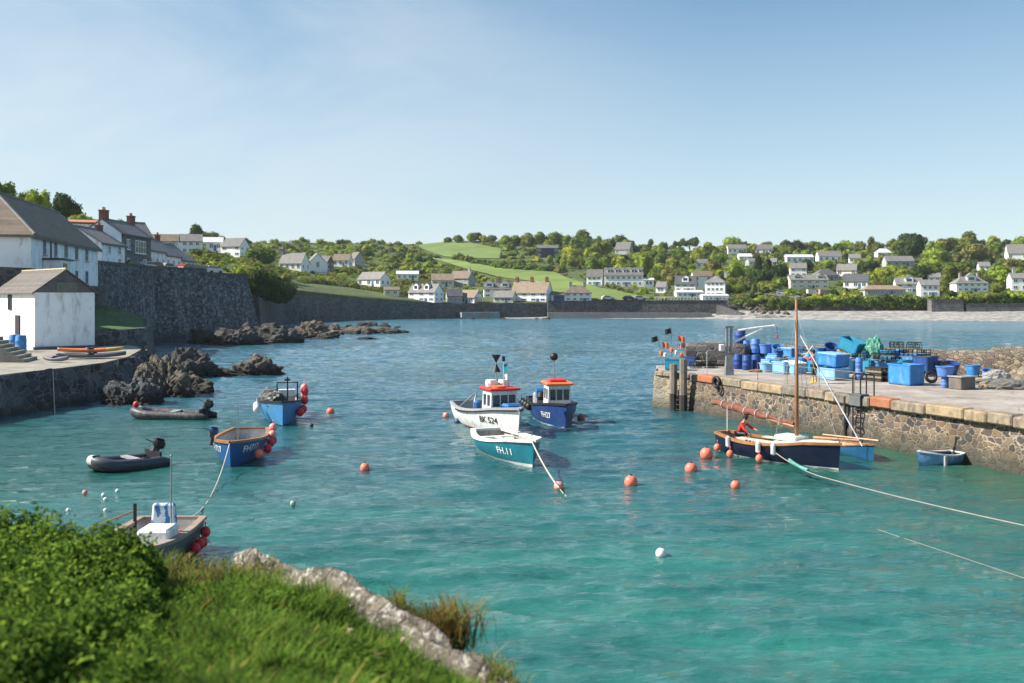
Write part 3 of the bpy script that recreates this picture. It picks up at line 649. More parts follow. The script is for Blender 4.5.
# ------------------------------------------------------------------ houses
def house(name, label, cat, loc, rz, w, d, h, rise, wm, rm, wins=(), chim=(), hip=0, dormers=(), below=2.0, porch=None, group=None, over=.3, frames=frame_white, door=None, gablewins=(), roof_t=.16, detail=False, sills=False, backrow=False):
    """ridge along local x; front is local -y. wins: (x, z0, width, height) on the front; gablewins: (side, y, z0, w, h)"""
    r = thing(name, label, cat, loc, rz, group)
    b = MB()
    if hip: b.box((0, 0, (h-below)/2), (w, d, h+below))
    else:
        b.prism([(-d/2, -below), (d/2, -below), (d/2, h), (0, h+rise), (-d/2, h)], -w/2, w/2, Matrix(((0, 1, 0), (1, 0, 0), (0, 0, 1))))
    wall = b.build('wall', wm, r)
    b = MB(); o = over; t = roof_t; hx = w/2+o*.6; sl_ = rise/(d/2)
    if hip:
        k = min(hip, w/2-.05); zt = h+rise
        for dz, sc in ((0, 1),):
            E = [(-w/2-o, -d/2-o, h-sl_*o+.02), (w/2+o, -d/2-o, h-sl_*o+.02), (w/2+o, d/2+o, h-sl_*o+.02), (-w/2-o, d/2+o, h-sl_*o+.02)]
            Rg = [(-w/2+k, 0, zt), (w/2-(k if hip < 90 else k), 0, zt)]
            E2 = [(x, y, z+t) for x, y, z in E]; R2 = [(x, y, z+t) for x, y, z in Rg]
            vs = E+E2+R2; b.add(vs, [(3, 2, 1, 0), (0, 1, 5, 4), (1, 2, 6, 5), (2, 3, 7, 6), (3, 0, 4, 7), (4, 5, 9, 8), (5, 6, 9), (6, 7, 8, 9), (7, 4, 8)])
    else:
        for sy in (-1, 1):
            y0 = sy*(d/2+o); z0 = h-sl_*o
            vs = [(-hx, y0, z0+.02), (hx, y0, z0+.02), (hx, 0, h+rise+.02), (-hx, 0, h+rise+.02)]; vs += [(x, y, z+t) for x, y, z in vs]
            b.add(vs, [(0, 1, 2, 3), (7, 6, 5, 4), (0, 4, 5, 1), (1, 5, 6, 2), (2, 6, 7, 3), (3, 7, 4, 0)])
    roof = b.build('roof', rm, r)
    if detail:
        b = MB(); b.tube([(-hx, 0, h+rise+t+.02), (hx, 0, h+rise+t+.02)], .11, 6); b.build('ridge_tiles', slate_pale, roof)
        b = MB()
        b.box((0, -d/2-o, h-sl_*o-.03), (w+.2, .12, .1)); b.build('gutter', bpy.data.materials.get('gutter_dark') or paint('gutter_dark', (.03, .03, .035), .5), roof)
    def window(M, ww, hh):
        b = MB(); fw = max(.07, min(.12, ww*.1))
        b.box(M @ Vector((0, 0, hh-fw/2)), (ww, .1, fw), M=M.to_3x3()); b.box(M @ Vector((0, 0, fw/2)), (ww, .1, fw), M=M.to_3x3())
        for x in (-ww/2+fw/2, ww/2-fw/2) + ((0,) if ww > .8 else ()) + ((-ww/4, ww/4) if ww > 2.2 else ()): b.box(M @ Vector((x, 0, hh/2)), (fw, .1, hh-2*fw), M=M.to_3x3())
        if detail: b.box(M @ Vector((0, 0, hh*.5)), (ww-2*fw, .07, .05), M=M.to_3x3())
        if detail or sills: b.box(M @ Vector((0, -.07, -.05)), (ww+.16, .22, .09), M=M.to_3x3())
        fo = b.build('window', frames, r); b = MB(); b.box(M @ Vector((0, .015, hh/2)), (ww-fw*1.4, .05, hh-fw*1.4), M=M.to_3x3()); b.build('pane', glass_dark, fo)
    for x, z0, ww, hh in wins: window(Matrix.Translation((x, -d/2-.03, z0)), ww, hh)
    for sd, y, z0, ww, hh in gablewins:
        window(Matrix.Translation((sd*(w/2+.03), y, z0)) @ Matrix.Rotation(R(90)*sd, 4, 'Z'), ww, hh)
    for cx, cs, ch in chim:
        b = MB(); zt = h+rise; b.box((cx, 0, zt-.2+ch/2), (cs, cs*.75, ch+.6)); b.box((cx, 0, zt+ch+.14), (cs+.14, cs*.75+.14, .14)); cm = b.build('chimney', brick_red if 'brick' in label or detail else grey_render, roof)
        b = MB(); n = 2 if cs < 1.3 else 3
        for i in range(n): b.lathe((cx+(i-(n-1)/2)*cs*.45, 0, zt+ch+.2), [(.13, 0), (.11, .3), (.14, .42), (.1, .43)], 8)
        b.build('chimney_pots', terracotta, cm)
    for dx, dw, dh in dormers:
        ry = -d/4-.2; zb = h+rise*.42; b = MB()
        b.prism([(-dw/2, -.7), (dw/2, -.7), (dw/2, dh), (0, dh+dw*.38), (-dw/2, dh)], 0, 1.6, None, (dx, ry-.5, zb)); dm = b.build('dormer', wm, roof)
        b = MB()
        for sg in (-1, 1):
            vs = [(dx+sg*(dw/2+.15), ry-.65, zb+dh-.1), (dx, ry-.65, zb+dh+dw*.38+.03), (dx, ry+1.6, zb+dh+dw*.38+.03), (dx+sg*(dw/2+.15), ry+1.6, zb+dh-.1)]; vs += [(x, y, z+.1) for x, y, z in vs]
            b.add(vs, [(0, 1, 2, 3), (7, 6, 5, 4), (0, 4, 5, 1), (1, 5, 6, 2), (2, 6, 7, 3), (3, 7, 4, 0)])
        b.box((dx, ry-.51, zb+dh*.42), (dw*.6, .06, dh*.75)).mi[-6:] = [1]*6
        b.build('dormer_roof', [rm, glass_dark], roof)
    if door:
        x, dw, dh, dmat = door; b = MB(); b.box((x, -d/2-.03, dh/2), (dw, .1, dh)); b.build('door', dmat, r)
    if porch:
        x, pw, pd, phh = porch; b = MB(); b.box((x, -d/2-pd/2, phh/2-.5), (pw, pd-.01, phh+1)); po = b.build('porch', wm, r); b = MB(); b.box((x, -d/2-pd/2, phh+.08), (pw+.3, pd+.2, .14)); b.build('porch_roof', rm, po)
        b = MB(); b.box((x, -d/2-pd-.03, phh*.55), (pw*.75, .06, phh*.5)); b.build('porch_window', glass_dark, po)
    return r
def winrow(w, n, z0, ww=.9, hh=1.2, x0=None, x1=None):
    x0 = -w/2+1.2 if x0 is None else x0; x1 = w/2-1.2 if x1 is None else x1
    return [(x0+(x1-x0)*(i/(n-1) if n > 1 else .5), z0, ww, hh) for i in range(n)]
HOUSES = []                                                  # footprint boxes in the picture, kept free of trees
def fh(px0, px1, base, wallpx, roofpx, short, label, rot=0, wm=None, rm=None, floors=1, nwin=4, depth=None, **kw):
    """a far house from its place in the picture"""
    D0 = None; g = ground_at((px0+px1)/2, base); D = g.y; W = abs(px1-px0)*D/F; h = wallpx*D/F; rise = roofpx*D/F
    th = R(abs(rot)); d = depth or min(9, max(5, W*.45)); gv = abs(math.sin(th))*d; w_ = max(3.0, (W-gv)/max(.35, math.cos(th)))
    wins = []; fl = h/floors; q = kw.pop('extra', [])
    for f in range(floors): wins += winrow(w_, nwin, f*fl+fl*.34, min(1.5, w_/nwin*.5), fl*.5)
    gw = kw.pop('gw', None)
    if gw is None: gw = [(1 if rot < 0 else -1, y, f*fl+fl*.34, .9, fl*.45) for f in range(floors) for y in (-d/4, d/4)] if abs(rot) > 8 else []
    if 'door' not in kw and nwin > 2: kw['door'] = (wins[nwin//2][0]+w_/nwin*.5, .9, min(2.0, fl*.8), door_blue)
    HOUSES.append((min(px0, px1), max(px0, px1), base-wallpx-roofpx, base, g.y, short))
    off = Vector((0, d/2*math.cos(th)+w_*.5*math.sin(th)*.6+(1.8 if base > 296 else 0), 0)); off.x = off.y*g.x/g.y
    return house('house', label, 'house', tuple(g+off), R(rot), w_, d, h, rise, wm or far_white, rm or slate_grey, wins, gablewins=gw, **kw)

# --- cottages of the near village, above the tall wall
def placed(name, label, cat, ax, ay, bx, by, zg, depth, h, rise, *a, **kw):
    """front wall runs from plan point a to b with the building on its left side (away from the harbour)"""
    A_, B_ = Vector((ax, ay)), Vector((bx, by)); dd = B_-A_; w_ = dd.length; ang = math.atan2(dd.y, dd.x); n = Vector((-dd.y, dd.x)).normalized(); c = (A_+B_)/2+n*depth/2
    return house(name, label, cat, (c.x, c.y, zg), ang, w_, depth, h, rise, *a, detail=True, **kw)
blu = paint('window_grey', (.3, .34, .38), .5)
big = placed('big_white_building', 'long white two storey building with stone slate hipped roof behind the shed', 'building', -45.9, 95, -52, 125, 8.4, 9, 4.4, 4.1, white_render, slate_brown,
    [(-10.5, 2.5, 1.0, 1.45), (-6, 2.5, 1.0, 1.45), (-1.5, 2.5, 1.3, 1.45), (3.5, 2.5, 1.4, 1.45), (8.8, 2.5, 1.4, 1.45), (-2.5, -.1, 1.0, 1.4), (3.5, -.2, 1.3, 1.5), (8.8, -.2, 1.4, 1.6)], below=6, frames=blu, over=.45, roof_t=.22, hip=0, door=(-6.2, .9, 2.0, door_blue))
# give the near end its hip: rebuild the roof with one hipped end
for ch in list(big.children):
    if ch.name.startswith('roof'):
        me = ch.data; b = MB(); w_, d_, h_, ri = (Vector((-52, 125))-Vector((-45.9, 95))).length, 9, 4.4, 4.1; o = .45; e = h_-ri/(d_/2)*o; X0, X1 = -w_/2-o, w_/2+o*.6
        vs = [(X0, -d_/2-o, e), (X1, -d_/2-o, e), (X1, d_/2+o, e), (X0, d_/2+o, e), (X0+5.0, 0, h_+ri), (X1, 0, h_+ri)]; vs += [(x, y, z+.25) for x, y, z in vs]
        b.add(vs, [(5, 4, 0, 1), (4, 5, 2, 3), (4, 3, 0), (6, 7, 11, 10), (8, 9, 10, 11)[::1], (9, 6, 10), (0, 1, 7, 6), (3, 0, 6, 9), (1, 5, 11, 7), (5, 2, 8, 11), (2, 3, 9, 8)])
        n_ = bpy.data.meshes.new('roof'); n_.from_pydata(b.v, [], b.f); n_.materials.append(slate_brown); ch.data = n_; n_.update()
        for g_ in ch.children:
            if g_.name.startswith('ridge'): 
                b = MB(); b.tube([(X0+5, 0, h_+ri+.27), (X1, 0, h_+ri+.27)], .14, 6); b.tube([(X0+5, 0, h_+ri+.27), (X0, -d_/2-o, e+.3)], .16, 6); b.tube([(X0+5, 0, h_+ri+.27), (X0, d_/2+o, e+.3)], .16, 6)
                n2 = bpy.data.meshes.new('ridge_tiles'); n2.from_pydata(b.v, [], b.f); n2.materials.append(slate_pale); g_.data = n2
    if ch.name.startswith('wall'):
        w_, d_, h_, ri = (Vector((-52, 125))-Vector((-45.9, 95))).length, 9, 4.4, 4.1; b = MB(); y = w_/2
        b.add([(-y, -4.5, -6), (y, -4.5, -6), (y, 4.5, -6), (-y, 4.5, -6), (-y, -4.5, h_), (y, -4.5, h_), (y, 4.5, h_), (-y, 4.5, h_), (y, 0, h_+ri), (-y+5, 0, h_+ri-.05)],
              [(0, 1, 5, 4), (2, 3, 7, 6), (3, 0, 4, 7), (1, 2, 6, 8, 5), (4, 5, 8, 9), (7, 9, 8, 6), (4, 9, 7)])
        n_ = bpy.data.meshes.new('wall'); n_.from_pydata(b.v, [], b.f); n_.materials.append(white_render); ch.data = n_
w2 = 15.3
b = MB(); b.box((2, -4.5-.35, -3.2), (w2*2+2, .7, 5.6)); b.build('stone_plinth', dark_stone, big)
b = MB(); b.tube([(-8.2, -4.6, 4.2), (-8.2, -4.6, -.3)], .07, 6); b.build('drainpipe', MATS_G if False else bpy.data.materials['gutter_dark'], big)
b = MB(); b.box((-9.0, -5.4, .9), (4.2, 1.7, 2.2)); po = b.build('porch', white_render, big); b = MB(); b.box((-9.0, -5.5, 2.1), (4.8, 2.0, .16)); b.build('porch_roof', bpy.data.materials['gutter_dark'], po)
b = MB(); b.box((-9.6, -6.28, 1.2), (1.5, .08, 1.0)); b.build('porch_window', glass_dark, po)
# near garden wall under the big building
wall_strip('garden_wall', [(*plan(-40, 90), 9.6), (*plan(32, 92.6), 9.4), (*plan(58, 96), 8.9)], 2, .6, .1, dark_stone, 'dark stone garden wall between the shed roof and the big white building', 'wall')
cot = placed('cottage', 'white cottage with pale slate roof and red brick chimney beside the big building', 'house', -53.0, 128.5, -53.3, 137.0, 11.0, 6.5, 2.7, 2.0, white_render, slate_pale, [(-1.5, 1.4, .9, 1.0), (2.2, 1.4, 1.0, 1.1), (2.2, .0, 1.0, .9)], chim=[(3.6, 1.0, .6)], below=.0)
tall = placed('stone_house', 'tall grey stone house with bay window and brick chimneys', 'house', -54.5, 139, -54.4, 150, 10.3, 5.5, 5.3, 1.9, house_stone, slate_pale, [(-3.2, 3.1, 1.1, 1.5), (1.3, 2.7, 4.0, 1.9), (-3.2, .5, 1.1, 1.4), (3.0, .4, 1.4, 1.5)], chim=[(-4.9, 1.25, 1.15), (4.8, 1.15, 1.1)], below=.6, door=(.2, 1.0, 2.1, door_blue))
b = MB(); b.prism([(-2.74, -.5), (2.74, -.5), (2.74, 5.28), (0, 7.15), (-2.74, 5.28)], -5.57, -5.5, Matrix(((0, 1, 0), (1, 0, 0), (0, 0, 1)))); b.build('gable_render', white_render, tall)
for i, (a0, a1, zr, lab, h_) in enumerate((((-56.0, 153.5), (-56.8, 163), 10.3, 'white terrace cottage right next to the tall stone house', 3.7), ((-56.9, 163.6), (-57.2, 172), 10.3, 'middle white cottage of the terrace past the tall stone house', 3.3), ((-57.3, 172.6), (-57.6, 181), 10.2, 'last white cottage of the terrace, beside the parked cars', 2.9))):
    L = (Vector(a1)-Vector(a0)).length
    placed('terrace_cottage', lab, 'house', *a0, *a1, zr, 7.5, h_, 2.7, white_render, slate_pale, winrow(L, 3, 1.2, 1.0, 1.3), chim=[(L/2-.8, .9, .8)] if i == 1 else [], below=2, group='white terrace past the stone house')
placed('white_house', 'white gabled house with attic windows peeping above the terrace roofs', 'house', -65.3, 168, -61.8, 171.5, 13.6, 7, 3.0, 2.8, white_render, slate_pale, winrow(4.9, 2, 1.6, .9, 1.1), below=8, gablewins=[(1, 0, 2.0, 1.2, 1.2)])
placed('long_white_house', 'white house with red ridge tiles rising behind the brick chimney cottage', 'house', -63.5, 139, -58.2, 141.5, 13.4, 6, 3.7, .5, white_render, terracotta, [], below=8)
# houses further up the left-hand slope
fh(146, 180, 251, 10, 7, 'brown roofed terrace', 'white house with brown slate roof and blue shutters above the terrace', 14, white_render, slate_brown, 1, 4, chim=[(-6, .9, .9)])
fh(178, 204, 254, 13, 7, 'two storey villa', 'two storey white villa with glazed ground floor above the parked cars', 18, None, slate_pale, 2, 3)
fh(193, 224, 251, 9, 5, 'white bungalow', 'long white bungalow with pale roof right of the two storey villa', 12, None, roof_white, 1, 4)
fh(222, 249, 257, 11, 8, 'small white house', 'small white house with dark roof at the end of the upper row', -22, None, slate_grey, 2, 2)
fh(236, 252, 258, 7, 2, 'flat roofed annexe', 'low flat roofed white annexe at the right end of the upper row', 0, None, roof_white, 1, 2)
# church
ch = fh(280, 309, 271, 8, 10, 'church', 'white chapel nave with silvery slate roof and small bell turret', -16, None, slate_pale, 1, 4, depth=7, door=None)
b = MB(); b.box((-5.0, 0, 6.6), (1.3, 1.3, 3.4)); b.box((-5.0, 0, 8.4), (1.7, 1.7, .3)); b.box((-5.0, 0, 9.1), (.9, .9, 1.1), taper=.3); b.build('bell_turret', house_stone, ch)
fh(306, 327, 272.5, 9, 10, 'chapel gable', 'steep white chapel gable with arched window beside the church nave', -60, None, slate_pale, 1, 2, depth=8, gw=[(1, 0, 2.0, 1.4, 2.2)], door=None)
fh(319, 333, 272, 10, 6, 'stone vestry', 'grey stone house tucked behind the white chapel gable', -20, house_stone, slate_grey, 2, 2)
fh(333, 352, 267, 7, 6, 'grey bungalow', 'grey roofed bungalow on the slope right of the chapel', -10, None, slate_brown, 1, 3)
fh(348, 365, 266, 7, 7, 'gabled bungalow', 'small gabled stone bungalow at the right of the grey bungalow', -55, grey_render, slate_grey, 1, 2)
# bay-side village, left to right
V1 = [(357, 391, 287, 8, 7, 'boathouse', 'white boathouse with dark arch and pale slate roof', -35, None, slate_pale, 1, 3, {}),
 (396, 419, 280, 6, 3, 'flat white house', 'low flat white house with terrace on the slope', 5, None, roof_white, 1, 4, {}),
 (383, 400, 296, 6, 3, 'stone garden store', 'low cream store below the flat white house', 8, cream, slate_brown, 1, 2, {}),
 (408, 444, 303, 10, 8, 'dormer cottage', 'white cottage with two dormers and a wide right hand gable', -30, None, slate_pale, 2, 3, {'dormers': [(-2.5, 1.8, 1.2), (1.5, 1.8, 1.2)]}),
 (431, 454, 287, 7, 6, 'brown roofed house', 'cream house with brown tiled roof behind the dormer cottage', 6, cream, roof_tan, 1, 3, {}),
 (450, 475, 287, 9, 7, 'stone gabled house', 'grey stone house with a central gable and bay windows', -28, grey_render, slate_brown, 2, 2, {'chim': [(3, .9, .9)]}),
 (445, 463, 304, 8, 7, 'dark roofed cottage', 'small cottage with black slate roof beside the dormer cottage', 10, grey_render, roof_dark, 1, 2, {}),
 (451, 483, 305, 7, 7, 'garage cottage', 'low white cottage with tan roof and wide dark garage door', -30, None, roof_tan, 1, 3, {'gw': [(1, 0, .3, 4.0, 2.0), (1, 0, 3.0, 1.0, .9)]}),
 (483, 511, 298, 9, 7, 'twin gabled house', 'white house with two slate gables and a centre chimney', 4, None, slate_grey, 2, 3, {'dormers': [(-2.6, 2.6, 1.0), (2.6, 2.6, 1.0)], 'chim': [(0, .9, .8)]}),
 (493, 517, 305, 6, 6, 'low shop', 'low cream shop front with pale roof beside the sea wall', -15, cream, slate_pale, 1, 3, {}),
 (511, 553, 304.5, 10, 11, 'big tan roofed house', 'large white house with tan roof and three brick chimneys on the sea wall', -22, None, roof_tan, 2, 4, {'chim': [(-5, .9, 1.2), (0, .9, 1.2), (5, .9, 1.2)]}),
 (551, 566, 304.8, 7, 3, 'blue garage', 'low white garage with wide blue door', 0, None, slate_brown, 1, 1, {'door': (0, 3.4, 2.0, door_blue)}),
 (564, 591, 304.8, 9, 7, 'hipped cottage', 'white sea front cottage with brown hipped roof and chimneys', 0, None, slate_brown, 2, 4, {'hip': 2.8, 'chim': [(-2.2, .9, .9), (2.2, .9, .9)]}),
 (537, 558, 258, 10, 3, 'dark modern house', 'dark timber modern house high on the hill', 0, paint('dark_cladding', (.05, .055, .065), .7, kind='World'), slate_grey, 2, 2, {'depth': 8}),
 (586, 604, 285.5, 9, 7, 'hotel wing', 'left gabled wing of the long white hotel', -12, None, slate_grey, 2, 3, {}),
 (603, 644, 286.5, 11, 8, 'hotel', 'long white hotel with a row of five dormers', -6, None, slate_grey, 2, 7, {'dormers': [(-5.5, 1.5, 1.2), (-2.5, 1.5, 1.2), (.5, 1.5, 1.2), (3.5, 1.5, 1.2), (6.3, 1.5, 1.2)], 'depth': 9}),
 (643, 653, 287, 7, 2, 'hotel annexe', 'low flat annexe at the right end of the long white hotel', 0, None, roof_white, 1, 2, {}),
 (615, 633, 255, 6, 7, 'hilltop gabled house', 'grey slate gabled house half hidden among trees on the hilltop', -30, grey_render, slate_grey, 1, 2, {}),
 (674, 698, 291, 7, 8, 'black roofed villa', 'white villa with black slate roof left of the square white hotel', -18, None, roof_dark, 2, 3, {'dormers': [(0, 2.4, 1.2)]}),
 (692, 711, 288, 12, 5, 'brown roofed link', 'white house with brown roof wedged behind the square hotel', 0, None, slate_brown, 2, 2, {}),
 (704, 728, 297, 15, 6, 'square hotel', 'square white three storey hotel with chimney and rows of small windows', -20, None, slate_pale, 3, 4, {'hip': 3, 'chim': [(3.2, 1.0, 1.2)]}),
 (675, 702, 297.5, 5, 2, 'terrace pavilion', 'low white terrace pavilion in front of the black roofed villa', 0, None, roof_white, 1, 5, {}),
 (701, 727, 301, 5, 1.5, 'glazed cafe', 'low white glazed cafe below the square hotel', 0, None, roof_white, 1, 5, {}),
 (727, 746, 253.5, 5, 4, 'ridge bungalow', 'white bungalow on the ridge behind the square hotel', 0, None, slate_pale, 1, 4, {}),
 (738, 751, 260, 3.5, 3, 'pale roofed bungalow', 'tiny bungalow with pale roof below the ridge bungalow', 0, None, roof_white, 1, 2, {}),
 (746, 758, 266, 4.5, 3, 'hidden cottage', 'grey cottage almost hidden in trees right of the pale roofed bungalow', 10, grey_render, slate_pale, 1, 2, {}),
 (755, 773, 254, 5, 4.5, 'double gabled bungalow', 'white double gabled bungalow on the ridge', -15, None, slate_grey, 1, 3, {}),
 (785, 812, 264, 7, 2.5, 'balcony house', 'long white house with a row of wide balcony windows', 0, None, roof_white, 1, 5, {}),
 (817, 840, 263, 7, 5, 'upper slope villa', 'white villa with grey roof right of the balcony house', 0, None, slate_pale, 1, 4, {}),
 (789, 807, 277, 9, 5, 'gabled white house', 'white gabled house standing above the bay fronted villa', -12, None, slate_pale, 2, 2, {}),
 (788, 826, 289, 9, 5, 'bay fronted villa', 'pale villa with two pointed bay roofs above the green cliff', 0, cream, slate_pale, 2, 5, {'dormers': [(-4, 2.6, .6), (4.4, 2.6, .6)]}),
 (812, 838, 281, 6, 6, 'dark roofed bungalow', 'bungalow with dark pyramid roof between two villas', 12, grey_render, slate_grey, 1, 3, {'hip': 3}),
 (836, 858, 276, 6, 6, 'white gable cottage', 'white gable cottage above the dark roofed chalet', -25, None, slate_pale, 1, 2, {}),
 (843, 870, 289, 8, 7, 'dark roofed chalet', 'white chalet with dark roof near the mast top', -28, None, roof_dark, 1, 3, {}),
 (862, 903, 296.5, 7, 4, 'long bungalow', 'long pale bungalow with tan roof above the beach cliff', -4, grey_render, roof_tan, 1, 6, {'hip': 2}),
 (894, 922, 292, 8, 6, 'white semi', 'white house with grey gable left of the glass fronted house', -10, None, slate_pale, 2, 3, {'dormers': [(0, 2.6, 1.2)]}),
 (918, 938, 297, 12, 5, 'glass fronted house', 'white house with glazed gable front above the stone retaining wall', -8, None, slate_pale, 2, 3, {}),
 (884, 912, 267, 6, 5, 'wooded villa', 'pale villa with dark windows among the trees', 0, grey_render, slate_pale, 1, 4, {}),
 (876, 890, 257, 4.5, 4, 'tree hidden bungalow', 'tiny white bungalow near the ridge left of the big dark tree', 0, None, roof_white, 1, 2, {'hip': 2}),
 (953, 985, 292, 9, 7, 'verandah villa', 'white villa with verandah and twin chimneys at the beach', 0, None, slate_pale, 2, 5, {'hip': 3, 'chim': [(-3, .8, .8), (3, .8, .8)], 'dormers': [(0, 3.0, 1.2)]}),
 (1006, 1040, 260, 7, 9, 'hilltop white house', 'steep roofed white house on the hill at the right edge', -15, None, slate_pale, 1, 3, {}),
 (419, 431, 297, 6, 5, 'tiny shore cottage', 'tiny white cottage tucked behind the dormer cottage', -15, None, slate_grey, 1, 2, {}),
 (655, 669, 293, 6, 5, 'lane cottage', 'small white cottage between the hotel annexe and the black roofed villa', -20, None, slate_pale, 1, 2, {}),
 (764, 778, 267, 5, 4, 'pale slope cottage', 'small white cottage on the slope left of the balcony house', -18, None, slate_pale, 1, 2, {}),
 (926, 941, 283, 6, 4, 'back lane cottage', 'small white cottage behind the glass fronted house', -15, None, slate_pale, 1, 2, {}),
 (696, 709, 268, 5, 4, 'mid slope cottage', 'small white cottage among trees above the square hotel', -12, None, slate_grey, 1, 2, {}),
 (848, 861, 263, 5, 4, 'high slope cottage', 'small white cottage among trees right of the upper slope villa', -15, None, slate_pale, 1, 2, {}),
 (977, 990, 271, 5, 4, 'wood edge cottage', 'small white cottage in the wood above the verandah villa', -15, None, slate_pale, 1, 2, {}),
 (1009, 1044, 291, 13, 5, 'right edge villa', 'white villa with chimney cut by the right edge', -10, None, slate_pale, 2, 4, {'chim': [(-4, 1.0, 1.4)]}),
]
for px0, px1, base, wp, rp_, short, lab, rot, wm, rm, fl, nw, kw in V1: fh(px0, px1, base, wp, rp_, short, lab, rot, wm, rm, fl, nw, **kw)

# --- harbour shed
shed = thing('shed', 'whitewashed harbour shed with old slate roof and grey slated gable', 'shed', (-39.6, 82.6, 2.4), math.atan2(3.4, 3.6))
b = MB(); wg = 4.9; Ls = 16; he = 4.7; ri = 1.85; 
b.prism([(0, -1.5), (wg, -1.5), (wg, he), (0, he)], 0, Ls); b.build('wall', white_render, shed)
b = MB(); b.prism([(-.0, he+.02), (wg, he+.02), (wg/2, he+ri)], -.04, Ls); gb = b.build('gable', slate('gable_slate', (.12, .12, .125), .15), shed)
b = MB(); b.box((wg/2+.1, -.1, he+.45), (1.7, .12, .85)); b.build('gable_hatch', paint('hatch_green', (.14, .15, .12), .8, .25), shed)
b = MB()
for sx in (-1, 1):
    x0 = wg/2+sx*(wg/2+.3); zz = he-.16; vs = [(x0, -.25, zz), (x0, Ls+.2, zz), (wg/2, Ls+.2, he+ri+.02), (wg/2, -.25, he+ri+.02)]; vs += [(x, y, z+.12) for x, y, z in vs]
    b.add(vs, [(0, 1, 2, 3), (7, 6, 5, 4), (0, 4, 5, 1), (1, 5, 6, 2), (2, 6, 7, 3), (3, 7, 4, 0)])
rf = b.build('roof', slate('shed_slate', (.1, .088, .078), .25), shed)
b = MB(); b.tube([(wg/2, -.27, he+ri+.14), (wg/2, Ls, he+ri+.14)], .12, 6); b.build('ridge_tiles', paint('ridge_ochre', (.4, .33, .2), .9, .3), rf)
b = MB(); b.box((-.04, 4.2, 1.55), (.12, 1.1, 2.4)); b.build('door', paint('dark_door', (.03, .025, .028), .8), shed)
b = MB(); b.box((-.04, 6.3, 3.9), (.12, .9, 1.4)); b.build('window', glass_dark, shed)
b = MB(); b.box((wg/2, -.15, -.2), (wg+.3, .3, .75)); b.build('plinth', paint('plinth_grey', (.12, .12, .13), .9, .2, kind='World'), shed)

# --- near quay
def quay_top():
    s = new('quay_top'); v = s.coord('World')
    c = s.ramp(s.noise(v, .8, 8, .7), [(.3, (.14, .125, .105)), (.5, (.26, .24, .2)), (.7, (.38, .35, .3))]); return s.out(c, .9, s.bump(s.noise(v, 3, 6, .7), .8, .08))
Q = [(-31, 40), (-28.9, 56), (-27.7, 62.5), (-27.2, 67), (-28.2, 74), (-31, 84), (-33.5, 89)]
quay = thing('stone_quay', 'dark stone quay with pale rough top in front of the shed', 'quay', (-28.9, 56, 0)); ql = Vector((-28.9, 56, 0))
V = []; segs = []
for a, e in zip(Q[:-1], Q[1:]):
    n = max(2, int((Vector(e)-Vector(a)).length/.3)); segs += [Vector(a).lerp(Vector(e), i/n) for i in range(n)]
segs.append(Vector(Q[-1])); nr = 14
for i, p in enumerate(segs):
    for k in range(nr):
        z = -.8+3.1*k/(nr-1); roughn = max(0, min(1, (p.y-62)/5)); nn = mnoise.fractal(Vector((p.x*.7, p.y*.7, z*.9)), 1, 2, 4)
        off = .12*(2.3-z) + .12*nn + roughn*(.8*nn+.35*(2.3-z)*.6); V.append((p.x+off-ql.x, p.y-ql.y, z+(.15*nn if k == nr-1 else 0)))
npmesh('quay_wall', np.array(V), grid_faces(len(segs), nr), quay_stone, quay)
b = MB(); b.slab([(p[0]-ql.x-.25, p[1]-ql.y) for p in Q] + [(-39-ql.x, 98-ql.y), (-75-ql.x, 110-ql.y), (-75-ql.x, 40-ql.y)], 1.2, 2.33); b.build('quay_surface', quay_top(), quay)
st = thing('stone_steps', 'stone steps climbing left beside the shed', 'steps', tuple(gp(27, 361, 2.33)))
b = MB()
for k in range(9): b.box((-.45*k, .1*k, .115*(k+1)), (.5, 3.4, .23*(k+1)), R(12))
b.build('treads', quay_top() if False else bpy.data.materials['quay_top'], st)
# --- grassy terrace behind the quay
T = [(97, 72), (126, 84), (150, 90), (152, 100), (138, 118)]
T2 = [plan(p, d) for p, d in ((92, 88), (120, 90), (148, 94), (155, 100), (152, 118))]
wall_strip('terrace_wall', [(*T2[0], 3.75), (*T2[1], 3.75), (*T2[2], 3.8), (*T2[3], 3.9), (*T2[4], 4.4)], -1, .5, .25, quay_stone, 'rounded stone wall under the small green lawn', 'wall', rough=.2, sub=1.0)
g1, g2 = [], []
lawn_m = paint('lawn_grass', (.035, .10, .022), .95, .3, .7, (.12, .16, .04), .8, kind='World')
nx, ny = 16, 16
for i in range(nx):
    px = 80+75*i/(nx-1)
    for j in range(ny):
        t = j/(ny-1); D = (interp(px, [80, 120, 148, 155], [88, 90.5, 94.5, 100.5])+.4)*(1-t)+(128 if px < 140 else 120)*t; z = 3.78+2.2*t*max(0, min(1, (152-px)/52)); g1.append((*plan(px, D), z+.06*mnoise.noise(Vector((px*.3, t*7, 0)))))
struct(npmesh('lawn', np.array(g1), grid_faces(nx, ny), lawn_m, smooth=True))
